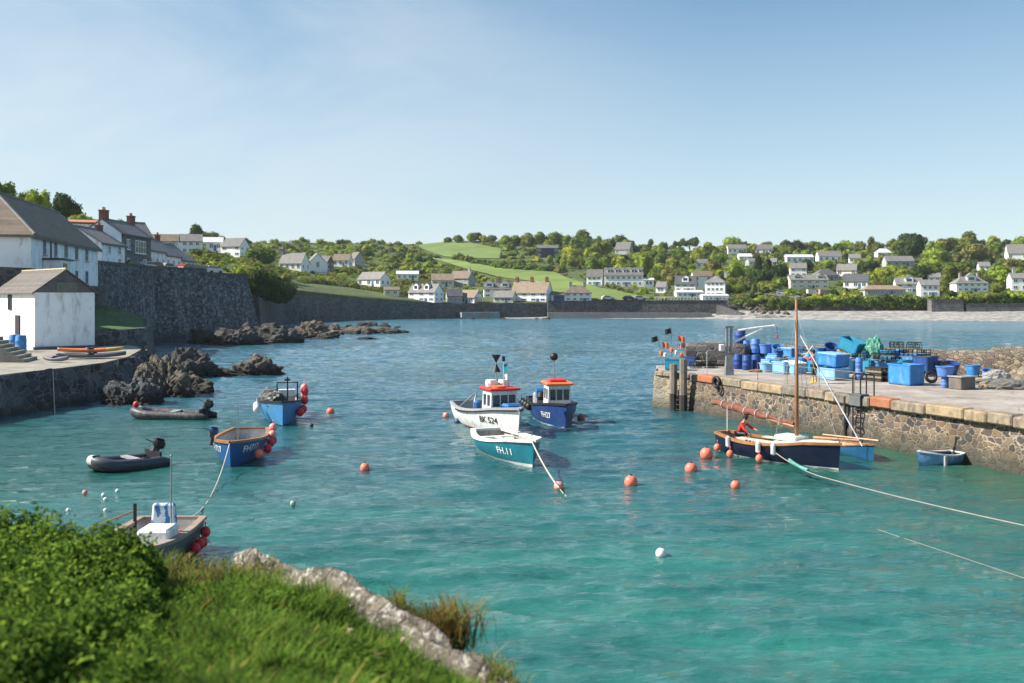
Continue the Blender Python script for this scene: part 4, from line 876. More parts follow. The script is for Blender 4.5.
# ------------------------------------------------------------------ rocks
def rock(name, label, c, size, seed, m, sub=4, rz=0.0, sharp=.35, group=None, sink=.25, fq=1.0):
    bm = bmesh.new(); bmesh.ops.create_icosphere(bm, subdivisions=sub, radius=1.0); o3 = Vector((seed*7.3, seed*3.1, seed*1.7)); sz = Vector(size)
    M = Matrix.Rotation(rz, 3, 'Z')
    for v in bm.verts:
        n = v.co.normalized(); q = Vector((n.x, n.y, n.z*1.5))*fq
        big = mnoise.noise(q*1.3+o3)*.38
        ridg = (1-abs(mnoise.noise(q*3.2+o3)*2))*.5*sharp; cells = mnoise.voronoi(Vector((q.x*2.6, q.y*2.6, q.z*3.6))+o3)[0]; fac = (cells[1]-cells[0])*sharp*.9
        fine = mnoise.fractal(q*6+o3, .9, 2, 4)*.09
        r = 1+big+ridg*.22-(.12-min(.12, fac*.5))+fine*1.3
        p = Vector((n.x*r*sz.x, n.y*r*sz.y, n.z*r*sz.z)); p.z = max(p.z, -sz.z*.6); v.co = M @ p
    bmesh.ops.recalc_face_normals(bm, faces=bm.faces); me = bpy.data.meshes.new(name); bm.to_mesh(me); bm.free(); me.materials.append(m)
    o = bpy.data.objects.new(name, me); col.objects.link(o); o.location = Vector(c)-Vector((0, 0, sink*sz.z)); 
    if label: tag(o, label, 'rock', group)
    return o
def rk(px0, px1, ytop, ybase, label, seed, m, zb=0.0, thick=1.0, **kw):
    """a rock from its place in the picture; the base row gives the distance"""
    c = gp((px0+px1)/2, ybase, zb); W = (px1-px0)*c.y/F; H = (ybase-ytop)*c.y/F; c.y += W*.3*thick
    return rock('rock', label, (c.x, c.y, zb), (W*.54, W*.42*thick, H*.85), seed, m, **kw)
G = 'rocks along the foot of the harbour wall'
rk(219, 284, 349, 376, 'dark pointed rock standing alone in the water left of the blue boats', 1, rock_brown, sub=5, sharp=.5)
rk(200, 232, 362, 375, 'low brown rock ledge attached to the left of the lone pointed rock', 2, rock_brown)
rk(158, 216, 336, 378, 'large dark craggy rock beneath the end of the tall wall', 3, rock_dark, sub=5, sharp=.5)
rk(128, 190, 334, 398, 'broad pale brown craggy rock right of the quay end', 4, rock_brown, sub=5, sharp=.55)
rk(152, 207, 366, 394, 'brown tumbled rock at the water right of the quay end', 5, rock_brown, sub=5, sharp=.55)
rk(96, 156, 357, 405, 'rounded grey rock growing out of the end of the stone quay', 6, rock_mat('rock_grey', (.03, .033, .038), (.12, .125, .13), (.2, .2, .2), .55), sub=5, sharp=.4)
rk(110, 140, 343, 362, 'dark rock in the shade below the lawn wall', 7, rock_dark)
rk(186, 224, 318, 344, 'dark rock leaning on the foot of the tall wall', 8, rock_dark, sub=5)
rk(206, 262, 314, 345, 'biggest black rock heap under the tall wall', 9, rock_dark, sub=5, sharp=.5)
rk(243, 300, 316, 343, 'black shelving rock at the corner of the tall wall', 10, rock_dark, sub=5, sharp=.5)
rk(255, 286, 334, 343, 'low brown slab of rock at the water under the wall corner', 11, rock_brown)
rk(283, 334, 316, 338, 'grey brown jagged rock right of the wall corner', 12, rock_brown, sub=5, sharp=.5)
rk(312, 334, 331, 339, 'small dark rock in the water before the jagged reef', 13, rock_dark)
rk(318, 350, 319, 333, 'pale topped rock in the middle of the reef', 14, rock_brown)
rk(338, 376, 321, 334, 'brown sloping rock towards the tip of the reef', 15, rock_brown, sharp=.5)
rk(362, 399, 324, 333.5, 'tapering rock at the tip of the reef', 16, rock_brown, sharp=.5)
rk(394, 410, 329, 333, 'last small rock off the tip of the reef', 17, rock_brown)
rk(352, 376, 336, 339.5, 'flat rock barely above the water beyond the reef', 18, rock_dark)
for i in range(46):                                          # smaller boulders
    px = random.uniform(180, 400); y = interp(px, [180, 230, 300, 400], [343, 340, 332, 331])+random.uniform(-6, 3); s_ = random.uniform(5, 16)
    rk(px, px+s_, y-s_*random.uniform(.3, .6), y, 'boulder lying loose among the shore rocks below the walls', 20+i, random.choice([rock_dark, rock_brown]), sub=3, group=G, thick=1.3).name = 'boulder'
for i in range(34):
    px = random.uniform(384, 545); y = 318+random.uniform(-1, 1.2); s_ = random.uniform(4, 12)
    rk(px, px+s_, y-s_*random.uniform(.2, .5), y, 'low dark boulder at the waterline under the bayside sea wall', 70+i, rock_dark, sub=2, group='boulders under the bayside sea wall').name = 'boulder'
for i in range(40):                                          # rock armour at the ramp
    px = random.uniform(738, 790); y = interp(px, [738, 790], [311, 314])-random.uniform(0, 9)*(1-(px-738)/60); s_ = random.uniform(2, 6)
    D = interp(y, [300, 313], [308, 292]); c = dp(px, y, D); W = s_*D/F
    o = rock('boulder', 'pale boulder tipped on the slope between the ramp wall and the beach', c, (W*.5, W*.5, W*.4), 120+i, rock_brown, sub=2, group='pale boulders beside the ramp')

# ------------------------------------------------------------------ trees and bushes
def leaves(n, R3, lobes, leaf, seed, inner=.55, up=.35, jit=.5, asp=.6):
    """n leaf clumps through lobes: (x, y, z, r) each, within radii R3"""
    g = np.random.default_rng(seed); L = np.array(lobes, float); wts = L[:, 3]**2; k = g.choice(len(L), n, p=wts/wts.sum()); d = g.normal(size=(n, 3)); d[:, 2] = d[:, 2]+up*np.abs(d[:, 2]); d /= np.linalg.norm(d, axis=1)[:, None]
    rr = (inner+(1-inner)*g.random(n)**.5)*L[k, 3]*(1+.12*g.normal(size=n)); c = (L[k, :3]+d*rr[:, None])*np.array(R3)
    nrm = d+g.normal(size=(n, 3))*jit; nrm /= np.linalg.norm(nrm, axis=1)[:, None]
    t = np.cross(nrm, g.normal(size=(n, 3))); t /= np.linalg.norm(t, axis=1)[:, None]; b = np.cross(nrm, t); s = (leaf*(.6+.8*g.random(n)))[:, None]
    bend = nrm*s*.3
    V = np.stack([c-t*s, c-b*s*asp+bend, c+t*s, c+b*s*asp+bend], 1).reshape(-1, 3); Fc = np.arange(n*4).reshape(n, 4)
    return V, Fc
def lobes_for(kind, seed):
    g = random.Random(seed); out = []
    if kind == 'round':
        for i in range(13): a = g.uniform(0, 2*PI); r = g.uniform(.15, .62); z = g.uniform(.3, .82); out.append((math.cos(a)*r, math.sin(a)*r, z+.1*(1-r), g.uniform(.24, .42)))
        out.append((0, 0, .55, .5))
    elif kind == 'tall':
        for i in range(12): z = g.uniform(.15, .9); r = .42*(1-z*.6)*g.uniform(.3, 1); a = g.uniform(0, 2*PI); out.append((math.cos(a)*r, math.sin(a)*r, z, g.uniform(.2, .34)))
    elif kind == 'flat':
        for i in range(12): a = g.uniform(0, 2*PI); r = g.uniform(.2, .85); out.append((math.cos(a)*r, math.sin(a)*r, g.uniform(.55, .8), g.uniform(.18, .32)))
    elif kind == 'bush':
        for i in range(8): a = g.uniform(0, 2*PI); r = g.uniform(0, .65); out.append((math.cos(a)*r, math.sin(a)*r, g.uniform(.12, .6)*(1-r*.5), g.uniform(.28, .45)))
    return out
FOL = {'bright green': foliage('leaf_bright', (0.25, 0.338, 0.062)), 'olive': foliage('leaf_olive', (.18, .215, .06)), 'yellow green': foliage('leaf_yellow', (.31, .36, .07)),
       'mid green': foliage('leaf_mid', (0.138, 0.213, 0.053)), 'dark green': foliage('leaf_dark', (0.062, 0.1, 0.037)), 'brownish': foliage('leaf_brown', (.2, .2, .08))}
bark = paint('bark', (.09, .075, .06), .9, .3, 3)
def crown_proto(kind, seed, n, leaf, dark_core=True):
    lb = lobes_for(kind, seed); V, Fc = leaves(n, (1, 1, 1), lb, leaf, seed)
    bm = bmesh.new()                                          # dense twiggy inside of the crown
    for x, y, z, r in lb:
        res = bmesh.ops.create_icosphere(bm, subdivisions=2, radius=r*.72, matrix=Matrix.Translation((x, y, z)))
    for v in bm.verts: v.co += Vector(mnoise.noise_vector(v.co*6+Vector((seed, 0, 0))))*.07
    cv = np.array([v.co[:] for v in bm.verts]); cf = np.array([[v.index for v in f.verts] for f in bm.faces]); bm.free()
    cf4 = np.concatenate([cf, cf[:, 2:3]], 1)
    return V, Fc, cv, cf
def crown_mesh(name, kind, seed, n, leaf):
    V, Fc, cv, cf = crown_proto(kind, seed, n, leaf); nq = len(Fc); me = bpy.data.meshes.new(name); AV = np.concatenate([V, cv])
    loops = np.concatenate([Fc.ravel(), (cf+len(V)).ravel()]); st = np.concatenate([np.arange(0, nq*4, 4), nq*4+np.arange(0, len(cf)*3, 3)])
    me.vertices.add(len(AV)); me.vertices.foreach_set('co', AV.astype(np.float32).ravel()); me.loops.add(len(loops)); me.loops.foreach_set('vertex_index', loops.astype(np.int32))
    me.polygons.add(len(st)); me.polygons.foreach_set('loop_start', st.astype(np.int32)); me.update(calc_edges=True); me.validate(); me.materials.append(FOL['mid green']); return me
CR = {k: [crown_mesh('crown', k, s+i*5, n, l) for i in range(c)] for k, s, n, l, c in (('round', 11, 1500, .075, 4), ('tall', 41, 1300, .07, 2), ('flat', 61, 1500, .06, 2), ('bush', 81, 600, .10, 3))}
def trunk_mesh(seed):
    g = random.Random(seed); b = MB(); b.tube([(0, 0, -.3), (.01, 0, .2), (g.uniform(-.05, .05), 0, .5)], [.06, .045, .02], 6)
    for i in range(4): a = g.uniform(0, 2*PI); b.tube([(0, 0, .15+.05*i), (math.cos(a)*.3, math.sin(a)*.3, .5+.08*i)], [.025, .008], 5)
    me = bpy.data.meshes.new('trunk'); me.from_pydata(b.v, [], b.f); me.materials.append(bark); return me
TR = [trunk_mesh(i) for i in range(3)]
PLANTS = []
def plant(kind, tone, p, rx, h, cat='tree'):
    me = random.choice(CR[kind]); r = bpy.data.objects.new(cat, None); col.objects.link(r); r.location = p; r.rotation_euler.z = random.uniform(0, 6.28); r['category'] = cat
    c = bpy.data.objects.new('crown', me); col.objects.link(c); c.parent = r; c.scale = (rx*1.3, rx*1.3*random.uniform(.85, 1.1), h)
    c.material_slots[0].link = 'OBJECT'; c.material_slots[0].material = FOL[tone]
    if cat == 'tree':
        t = bpy.data.objects.new('trunk', random.choice(TR)); col.objects.link(t); t.parent = r; t.scale = (h*.8, h*.8, h)
    PLANTS.append((r, kind, tone, cat)); return r
def blocked(px, py, w, h, Y):
    for x0, x1, y0, y1, hy, s_ in HOUSES:
        if px+w*.5 > x0-1 and px-w*.5 < x1+1 and py > y0-1 and py-h < y1 and Y < hy+4:
            if py-h < y1-3 : return True
        if abs(px-(x0+x1)/2) < (x1-x0)/2+1 and abs(Y-hy) < 7: return True
    return False
def inpoly(x, y, P):
    c = False; j = len(P)-1
    for i in range(len(P)):
        if (P[i][1] > y) != (P[j][1] > y) and x < (P[j][0]-P[i][0])*(y-P[i][1])/(P[j][1]-P[i][1])+P[i][0]: c = not c
        j = i
    return c
def free_field(px, py, h, w=4):
    for Pq in (field_hi, field_lo):
        for q in ((px, py), (px, py-h*.8), (px-w*.5, py-h*.4), (px+w*.5, py-h*.4)):
            if inpoly(q[0], q[1], Pq): return False
    return True
specials = [('flat', 'dark green', 690, 252, 17, 16, 560), ('round', 'dark green', 912, 262, 26, 26, 470), ('flat', 'dark green', 681, 250, 10, 11, 570), ('tall', 'brownish', 871, 252, 12, 14, 560),
            ('round', 'brownish', 974, 262, 30, 16, 500), ('round', 'bright green', 936, 270, 32, 20, 450), ('round', 'brownish', 712, 279, 18, 16, 400), ('round', 'yellow green', 697, 265, 17, 14, 470),
            ('tall', 'dark green', 768, 282, 17, 24, 400), ('tall', 'dark green', 758, 275, 13, 20, 430), ('round', 'dark green', 779, 284, 14, 20, 390), ('round', 'bright green', 733, 283, 20, 20, 390),
            ('round', 'bright green', 644, 276, 20, 20, 420), ('round', 'brownish', 671, 284, 20, 14, 380), ('round', 'mid green', 580, 252, 20, 14, 540), ('round', 'olive', 600, 258, 24, 16, 520), ('round', 'mid green', 555, 246, 24, 12, 570),
            ('round', 'brownish', 806, 252, 12, 9, 560), ('round', 'bright green', 1000, 286, 26, 18, 400), ('round', 'olive', 946, 289, 12, 16, 360), ('round', 'mid green', 262, 267, 34, 17, 200), ('bush', 'olive', 285, 283, 16, 12, 200)]
occ = []
def put(kind, tone, px, py, wpx, hpx, cat, chk=True):
    g = ground_at(px, py)
    if chk and (blocked(px, py, wpx, hpx, g.y) or not free_field(px, py, hpx, wpx)): return None
    if chk:
        for ox, oy, ow in occ:
            if abs(ox-px) < (ow+wpx)*.27 and abs(oy-py) < (ow+wpx)*.14: return None
    occ.append((px, py, wpx))
    k = g.y/F; rx = wpx*k*.5/.95; return plant(kind, tone, g, rx, hpx*k/1.08, cat)
for kd, tn, px, py, wp, hp, _ in specials: put(kd, tn, px, py, wp, hp, 'tree', False)
tones = ['bright green']*5+['mid green']*5+['olive']*4+['yellow green']*3+['dark green']*4+['brownish']
nt = 0
for _ in range(9000):
    if nt >= 262: break
    px = random.uniform(546, 1050); top = smooth_interp(px, KS, YK); lo_ = interp(px, [546, 600, 660, 735, 800, 1050], [266, 274, 292, 296, 292, 296])
    py = top+ (lo_-top)*random.random()**1.0; near = (py-top)/(lo_-top); w_ = random.uniform(9, 17)+5*near; h_ = w_*random.uniform(.55, .85)
    kd = random.choices(['round', 'tall', 'flat'], [8, 1.5, .6])[0]
    if kd == 'tall': w_ *= .7
    if put(kd, random.choice(tones), px, py, w_, h_, 'tree'): nt += 1
for px, py, w_, h_, tn in ((458, 243, 12, 7, 'mid green'), (472, 242, 14, 8, 'bright green'), (478, 241, 12, 8, 'dark green'), (492, 243, 12, 7, 'mid green'), (506, 246, 16, 9, 'bright green'), (517, 246, 15, 10, 'mid green'), (528, 247, 15, 12, 'olive'), (540, 246, 16, 12, 'bright green'), (511, 250, 11, 7, 'olive'), (448, 243, 8, 5, 'olive'), (418, 262, 10, 7, 'mid green'),
    (246, 246, 9, 7, 'mid green'), (196, 238, 16, 14, 'dark green'), (208, 240, 20, 9, 'olive'), (222, 243, 10, 6, 'mid green'), (196, 259, 14, 9, 'mid green'), (212, 262, 14, 8, 'olive')):
    put('round', tn, px, py, w_, h_, 'tree', False)
nb = 0
for _ in range(14000):
    if nb >= 285: break
    z = random.random()
    if z < .55: px = random.uniform(205, 560); top = smooth_interp(px, KS, YK); py = random.uniform(top, interp(px, [205, 260, 330, 400, 560], [268, 280, 272, 286, 283]))
    elif z < .7: px = random.uniform(400, 480); py = random.uniform(252, 272)
    else: px = random.uniform(575, 1045); py = random.uniform(286, 303)
    near = min(1, max(0, (py-240)/50)); w_ = random.uniform(5, 11)*(1+.3*near); h_ = w_*random.uniform(.5, .8)
    if put('bush', random.choice(tones+['yellow green', 'bright green']), px, py, w_, h_, 'bush'): nb += 1
for k in range(26):                                          # hedge between the fields
    px = 455+k*4.3; py = interp(px, [455, 500, 560], [259, 268, 272])+random.uniform(-1, 1); put('bush', random.choice(['mid green', 'dark green', 'olive']), px, py, random.uniform(7, 11), random.uniform(5, 8), 'bush', False)
# left-hand skyline trees behind the roofs
for kd, tn, px, yt, yb, wp, D in (('round', 'dark green', 67, 197, 222, 27, 190), ('round', 'mid green', 3, 184, 206, 26, 150), ('round', 'bright green', 36, 192, 215, 20, 160), ('round', 'olive', 24, 195, 212, 16, 165), ('round', 'yellow green', 44, 201, 218, 12, 170), ('bush', 'bright green', 82, 213, 222, 20, 180), ('bush', 'mid green', 50, 205, 221, 16, 175), ('bush', 'olive', 120, 218, 228, 14, 200)):
    c = dp(px, yb, D); h = (yb-yt)*D/F
    r = plant(kd, tn, c, wp*D/F*.5/.95, h/1.05, 'bush' if kd == 'bush' else 'tree')
# ground cover over the whole hillside: one mass
def scrub(n, seed):
    g = np.random.default_rng(seed); Vs = []; Fs = []; o = 0; tonemi = []
    base = [leaves(90, (1, 1, 1), lobes_for('bush', s), .17, s, inner=.7) for s in range(5)]
    for _ in range(n):
        px = g.uniform(190, 1060) if g.random() > .3 else g.uniform(240, 560); top = smooth_interp(px, KS, YK); py = top+(interp(px, [190, 260, 300, 400, 460, 1060], [262, 280, 283, 290, 297, 303])-top)*g.random()
        if not free_field(px, py, 3): continue
        q = ground_at(px, py); 
        if any(abs(px-(h[0]+h[1])/2) < (h[1]-h[0])/2 and abs(q.y-h[4]) < 6 for h in HOUSES): continue
        V, Fc = base[g.integers(5)]; s = g.uniform(1.0, 2.4); a = g.uniform(0, 6.28); ca, sa = math.cos(a), math.sin(a)
        W = np.stack([V[:, 0]*ca-V[:, 1]*sa, V[:, 0]*sa+V[:, 1]*ca, V[:, 2]*.75], 1)*s+np.array(q[:]); Vs.append(W); Fs.append(Fc+o); o += len(W); tonemi.append(np.full(len(Fc), g.integers(4)))
    return np.concatenate(Vs), np.concatenate(Fs), np.concatenate(tonemi)
V, Fc, tm = scrub(2300, 5)
sc = npmesh('scrub', V, Fc, [FOL['mid green'], FOL['olive'], FOL['bright green'], FOL['brownish']], mi=tm); struct(sc, 'stuff', 'low scrub and hedges covering the hillside')
# ivy and bank vegetation
def leafmass(name, label, pts, leaf, m, cat='shrubbery', n_per=260, kind='thing', seed=3):
    g = np.random.default_rng(seed); Vs = []; Fs = []; o = 0
    for x, y, z, r in pts:
        V, Fc = leaves(n_per, (1, 1, 1), [(0, 0, 0, 1)], leaf/r, int(g.integers(1e6)), inner=.75); V = V*r+np.array([x, y, z]); Vs.append(V); Fs.append(Fc+o); o += len(V)
    ob = npmesh(name, np.concatenate(Vs), np.concatenate(Fs), m); recentre(ob)
    if kind == 'thing': tag(ob, label, cat)
    else: struct(ob, 'stuff', label)
    return ob
pts = []
for k in range(110):
    px = random.uniform(257, 292); D = interp(px, [257, 292], [172, 240])-1.0; yt = interp(px, [257, 292], [274, 288]); yb = interp(px, [257, 275, 292], [290, 300, 299]); p = dp(px, random.uniform(yt, yb), D); pts.append((p.x, p.y, p.z, random.uniform(.8, 1.3)))
leafmass('ivy', 'curtain of dark ivy hanging over the end of the tall wall', pts, .22, FOL['dark green'], 'ivy')
pts = []
for k in range(90):
    px = random.uniform(300, 455); D = shore(px)[0]+random.uniform(14, 24); py = interp(px, [300, 340, 400, 455], [285, 289, 298, 303]); g_ = ground_at(px, py-3); pts.append((g_.x, g_.y, g_.z+.3, random.uniform(.8, 1.6)))
leafmass('hedge', 'long brownish hedge along the sloping lane above the sea wall', pts, .25, FOL['olive'], 'hedge', 160)
pts = []
for k in range(240):
    px = random.uniform(735, 1060); p = Vector((*plan(px, shore(px)[0]-.5), shore(px)[1]-abs(random.gauss(0, 1.3)))); pts.append((p.x, p.y, p.z, random.uniform(.5, 1.3)))
leafmass('undergrowth', 'tangled green undergrowth spilling over the low cliff', pts, .25, FOL['mid green'], kind='stuff', n_per=130)
# labels that single out each tree and bush
def to_px(p): return CX+F*p.x/p.y, HY-F*(p.z-CH)/p.y
def place_words(px, py):
    best = None
    for x0, x1, y0, y1, hy, s_ in HOUSES:
        cx, cy = (x0+x1)/2, (y0+y1)/2; d = abs(px-cx)+2.2*abs(py-cy)
        if best is None or d < best[0]: best = (d, s_, cx, x0, x1, y0, y1)
    _, s_, cx, x0, x1, y0, y1 = best
    rel = 'left of' if px < x0 else 'right of' if px > x1 else 'above' if py < (y0+y1)/2 else 'below'
    return rel+' the '+s_.replace('two storey', 'two-storey').replace('brown roofed', 'brown-roofed').replace('pale roofed', 'pale-roofed').replace('dark roofed', 'dark-roofed').replace('black roofed', 'black-roofed').replace('big tan roofed', 'tan-roofed').replace('glass fronted', 'glass-fronted').replace('bay fronted', 'bay-fronted').replace('double gabled', 'double-gabled').replace('tree hidden', 'tree-hidden')
grp = {}
for r, kind, tone, cat in PLANTS:
    px, py = to_px(r.location); k_ = {'round': 'rounded', 'tall': 'narrow', 'flat': 'flat-topped', 'bush': 'low'}[kind]
    grp.setdefault((tone, k_, cat, place_words(px, py)), []).append((px, r))
ORD = ['first', 'second', 'third', 'fourth', 'fifth', 'sixth', 'seventh', 'eighth', 'ninth', 'tenth', 'eleventh', 'twelfth', 'thirteenth', 'fourteenth', 'fifteenth', 'sixteenth', 'seventeenth', 'eighteenth', 'nineteenth', 'twentieth']
for (tone, k_, cat, wds), L in grp.items():
    L.sort(key=lambda a: a[0])
    for i, (px, r) in enumerate(L):
        if len(L) == 1: r['label'] = f'{k_} {tone} {cat} {wds}'
        else: r['label'] = f'{ORD[i]} from the left of the {k_} {tone} {"bushes" if cat == "bush" else "trees"} {wds}'
        r['label'] = r['label'].replace('dark green', 'dark-green').replace('mid green', 'mid-green').replace('bright green', 'bright-green').replace('yellow green', 'yellow-green')
        r['group'] = 'trees on the hillside' if cat == 'tree' else 'bushes on the hillside'
# ------------------------------------------------------------------ boats
class Hull:
    def __init__(s, L, B, fs, fb, dr=.3, tw=.7, full=2.4, rake=.25, th=.05, floor=.1, mid=.4, sheer=.12, flare=.15):
        s.__dict__.update(locals())
    def half(s, t):
        if t < s.mid: k = s.tw+(1-s.tw)*math.sin(PI/2*t/s.mid)
        else: k = 1-((t-s.mid)/(1-s.mid))**s.full
        return s.B/2*max(k, 0)
    def zg(s, t): return s.fs*(1-s.sheer*math.sin(PI*min(1, t*1.25)))+(s.fb-s.fs)*t**2.2
    def zk(s, t): return -s.dr+(s.dr*.8)*max(0, (t-.8)/.2)**2
    def pt(s, t, u, inn=0.0):
        th = u*PI/2; y = max(0, s.half(t)-inn)*(math.sin(th)**.75)*(1-s.flare+s.flare*u); z = s.zk(t)+(s.zg(t)-s.zk(t))*(1-math.cos(th))**.92
        x = s.L*(t-.5)+s.rake*u*t**6-(inn*t**8)
        return x, y, z
    def shell(s, parent, mats, stripe=None, name='hull'):
        """mats: [topside, bottom/stripe]; stripe = height where the lower colour ends"""
        nt_, nu = 26, 12; b = MB(); vs = []
        for i in range(nt_+1):
            t = i/nt_
            for j in range(-nu, nu+1): x, y, z = s.pt(t, abs(j)/nu); vs.append((x, y if j > 0 else -y, z))
        m = 2*nu+1; b.v = vs
        for i in range(nt_):
            for j in range(m-1):
                b.f.append((i*m+j, i*m+j+1, (i+1)*m+j+1, (i+1)*m+j)); zc = (vs[i*m+j][2]+vs[(i+1)*m+j+1][2])/2; b.mi.append(1 if stripe is not None and zc < stripe else 0)
        b.f.append(tuple(range(m))); b.mi.append(0)
        o = b.build(name, mats, parent)
        bm = bmesh.new(); bm.from_mesh(o.data)
        if stripe is not None: bmesh.ops.bisect_plane(bm, geom=bm.verts[:]+bm.edges[:]+bm.faces[:], plane_co=(0, 0, stripe), plane_no=(0, 0, 1))
        for f in bm.faces:
            f.material_index = 1 if stripe is not None and f.calc_center_median().z < stripe else 0; f.smooth = len(f.verts) < 7
        bm.to_mesh(o.data); bm.free(); s.obj = o; return o
    def inside(s, parent, m, name='interior'):
        nt_, nu = 20, 8; b = MB(); vs = []
        for i in range(nt_+1):
            t = .015+.965*i/nt_
            for j in range(-nu, nu+1):
                u = abs(j)/nu; x, y, z = s.pt(t, u, s.th); x = x-.02; z = max(z, s.floor)-.002; vs.append((x, y if j > 0 else -y, z))
        mm = 2*nu+1; b.v = vs
        for i in range(nt_):
            for j in range(mm-1): b.f.append((i*mm+j, i*mm+j+1, (i+1)*mm+j+1, (i+1)*mm+j)); b.mi.append(0)
        b.f.append(tuple(range(mm))); b.mi.append(0)
        return b.build(name, m, parent, fix=True)
    def rail(s, parent, m, w=.1, h=.06, out_=.03, name='gunwale', t0=0.0, t1=1.0, dz=0.0):
        b = MB(); n = 26
        for sg in (-1, 1):
            vs = []
            for i in range(n+1):
                t = t0+(t1-t0)*i/n; x, y, z = s.pt(t, 1); hb = y; yo = hb+out_; yi = max(hb-w, 0.0); xo = x+out_*t**8; xi = x-w*t**10; z += dz
                vs += [(xo, sg*yo, z-h*.6), (xo, sg*yo, z+h*.5), (xi, sg*yi, z+h*.5), (xi, sg*yi, z-h*.6)]
            fs = [(0, 1, 2, 3), tuple(range(n*4, n*4+4))[::-1]]
            for i in range(n):
                for k in range(4): fs.append((i*4+k, i*4+(k+1) % 4, (i+1)*4+(k+1) % 4, (i+1)*4+k))
            b.add(vs, fs)
        if t0 == 0: x, y, z = s.pt(0, 1); b.box((x+w*.3, 0, z+dz), (w, 2*y+.04, h))
        return b.build(name, m, parent)
    def deck(s, parent, m, t0, t1, dz=-.05, name='foredeck', camber=.06):
        b = MB(); vs = []; n = 14; k = 8
        for i in range(n+1):
            t = t0+(t1-t0)*i/n; x, y, z = s.pt(t, 1); y = max(y-.02, .001)
            for j in range(k+1): v = -1+2*j/k; vs.append((x, v*y, z+dz+camber*(1-v*v)))
        for i in range(n):
            for j in range(k): b.f.append((i*(k+1)+j, i*(k+1)+j+1, (i+1)*(k+1)+j+1, (i+1)*(k+1)+j)); b.mi.append(0)
        b.v = vs; return b.build(name, m, parent)
    def thwart(s, parent, m, t, w=.25, z=None, name='thwart'):
        x, y, zz = s.pt(t, .9); z = zz-.15 if z is None else z; b = MB(); b.box((x, 0, z), (w, 2*y*(.84 if z > .3 else .6)-.12, .05)); return b.build(name, m, parent)
    def letters(s, parent, txt, size, xc, zc, side, m, slant=0.0):
        """side=-1: starboard (local -y)"""
        def fn(a, v):
            x = xc-a*side; z = zc+v; t = min(.97, x/s.L+.5); u = .7
            for _ in range(6):
                lo, hi = 0.0, 1.0
                for _k in range(22):
                    u = (lo+hi)/2
                    if s.pt(t, u)[2] < z: lo = u
                    else: hi = u
                t = min(.985, (x-s.rake*u*t**6)/s.L+.5)
            return Vector((x, side*(s.pt(t, u)[1]+.022), z))
        return lettering(txt, size, parent, s.obj, fn, m)
def place_boat(r, stern, bow):
    a, b = Vector(stern[:2]), Vector(bow[:2]); d = b-a; r.location = ((a.x+b.x)/2, (a.y+b.y)/2, 0); r.rotation_euler.z = math.atan2(d.y, d.x); return d.length
pw = lambda px, row: tuple(gp(px, row, 0))[:2]
P = lambda n, c, r=.45, **k: paint(n, c, r, **k)
boat_white = P('boat_white', (.70, .70, .68), .45, var=.08, dirt=(.4, .38, .33)); boat_grey = P('boat_grey', (.3, .31, .32), .6); teal = P('boat_teal', (.005, .16, .21), .35, var=.2, dirt=(.03, .13, .15)); teal_d = P('boat_teal_dark', (.006, .05, .09), .4)
navy = P('boat_navy', (.008, .012, .035), .3); blue = P('boat_blue', (.01, .085, .25), .4, var=.15, dirt=(.03, .08, .15)); blue2 = P('boat_mid_blue', (.035, .2, .42), .45, var=.12, dirt=(.12, .2, .3)); deepblue = P('boat_deep_blue', (.012, .045, .17), .4, var=.2, dirt=(.06, .07, .13))
varnish = P('varnish', (.32, .15, .06), .4, var=.3); red = P('marine_red', (.55, .03, .025), .45); orange = P('marine_orange', (.75, .16, .04), .45); black = P('rubber_black', (.015, .015, .017), .5); steel = P('steel', (.35, .36, .37), .3, metal=.6)
wood_deck = P('wood_deck', (.42, .35, .25), .7, var=.2, dirt=(.25, .2, .15)); sand_deck = P('sand_deck', (.5, .47, .4), .7, var=.15, dirt=(.3, .28, .22)); rope_m = P('rope', (.45, .41, .33), .9, var=.2); tarp = P('tarp_blue', (.03, .13, .35), .6); net_m = P('net_grey', (.12, .13, .12), .9, var=.4, bump=1.0, scale=8); ink_w = P('letter_white', (.75, .75, .72), .5, var=.03); ink_k = P('letter_black', (.02, .02, .022), .5, var=.03)
buoy_or = P('buoy_orange', (.85, .19, .12), .45, var=.12); buoy_pk = P('buoy_pink', (.75, .28, .24), .5, var=.12); buoy_red = P('buoy_red', (.62, .03, .035), .4); buoy_wh = P('buoy_white', (.7, .7, .68), .5); skin = P('skin', (.5, .28, .19), .6); yellow = P('wellies', (.75, .38, .03), .5)
def buoy_mesh(b, c, r):
    b.ball(c, r, 16, 1.05); return b
def buoy(px, row, rpx, m, label, group=None, cat='buoy'):
    g = gp(px, row+rpx*.6); r = rpx*g.y/F; o = thing('buoy', label, cat, (g.x, g.y, 0), group=group)
    b = MB(); b.ball((0, 0, r*.45), r, 18, 1.02); b.build('float', m, o, smooth=True); b = MB(); b.lathe((0, 0, r*1.42), [(r*.2, 0), (r*.2, r*.14), (r*.1, r*.22)], 8); b.build('eye', black if m is not buoy_wh else steel, o); return o
def fender_ball(r, name, p, rad, m):
    b = MB(); b.ball(p, rad, 14, 1.1); b.tube([Vector(p)+Vector((0, 0, rad)), Vector(p)+Vector((0, 0, rad+.18))], .015, 5); return b.build(name, m, r, smooth=True)
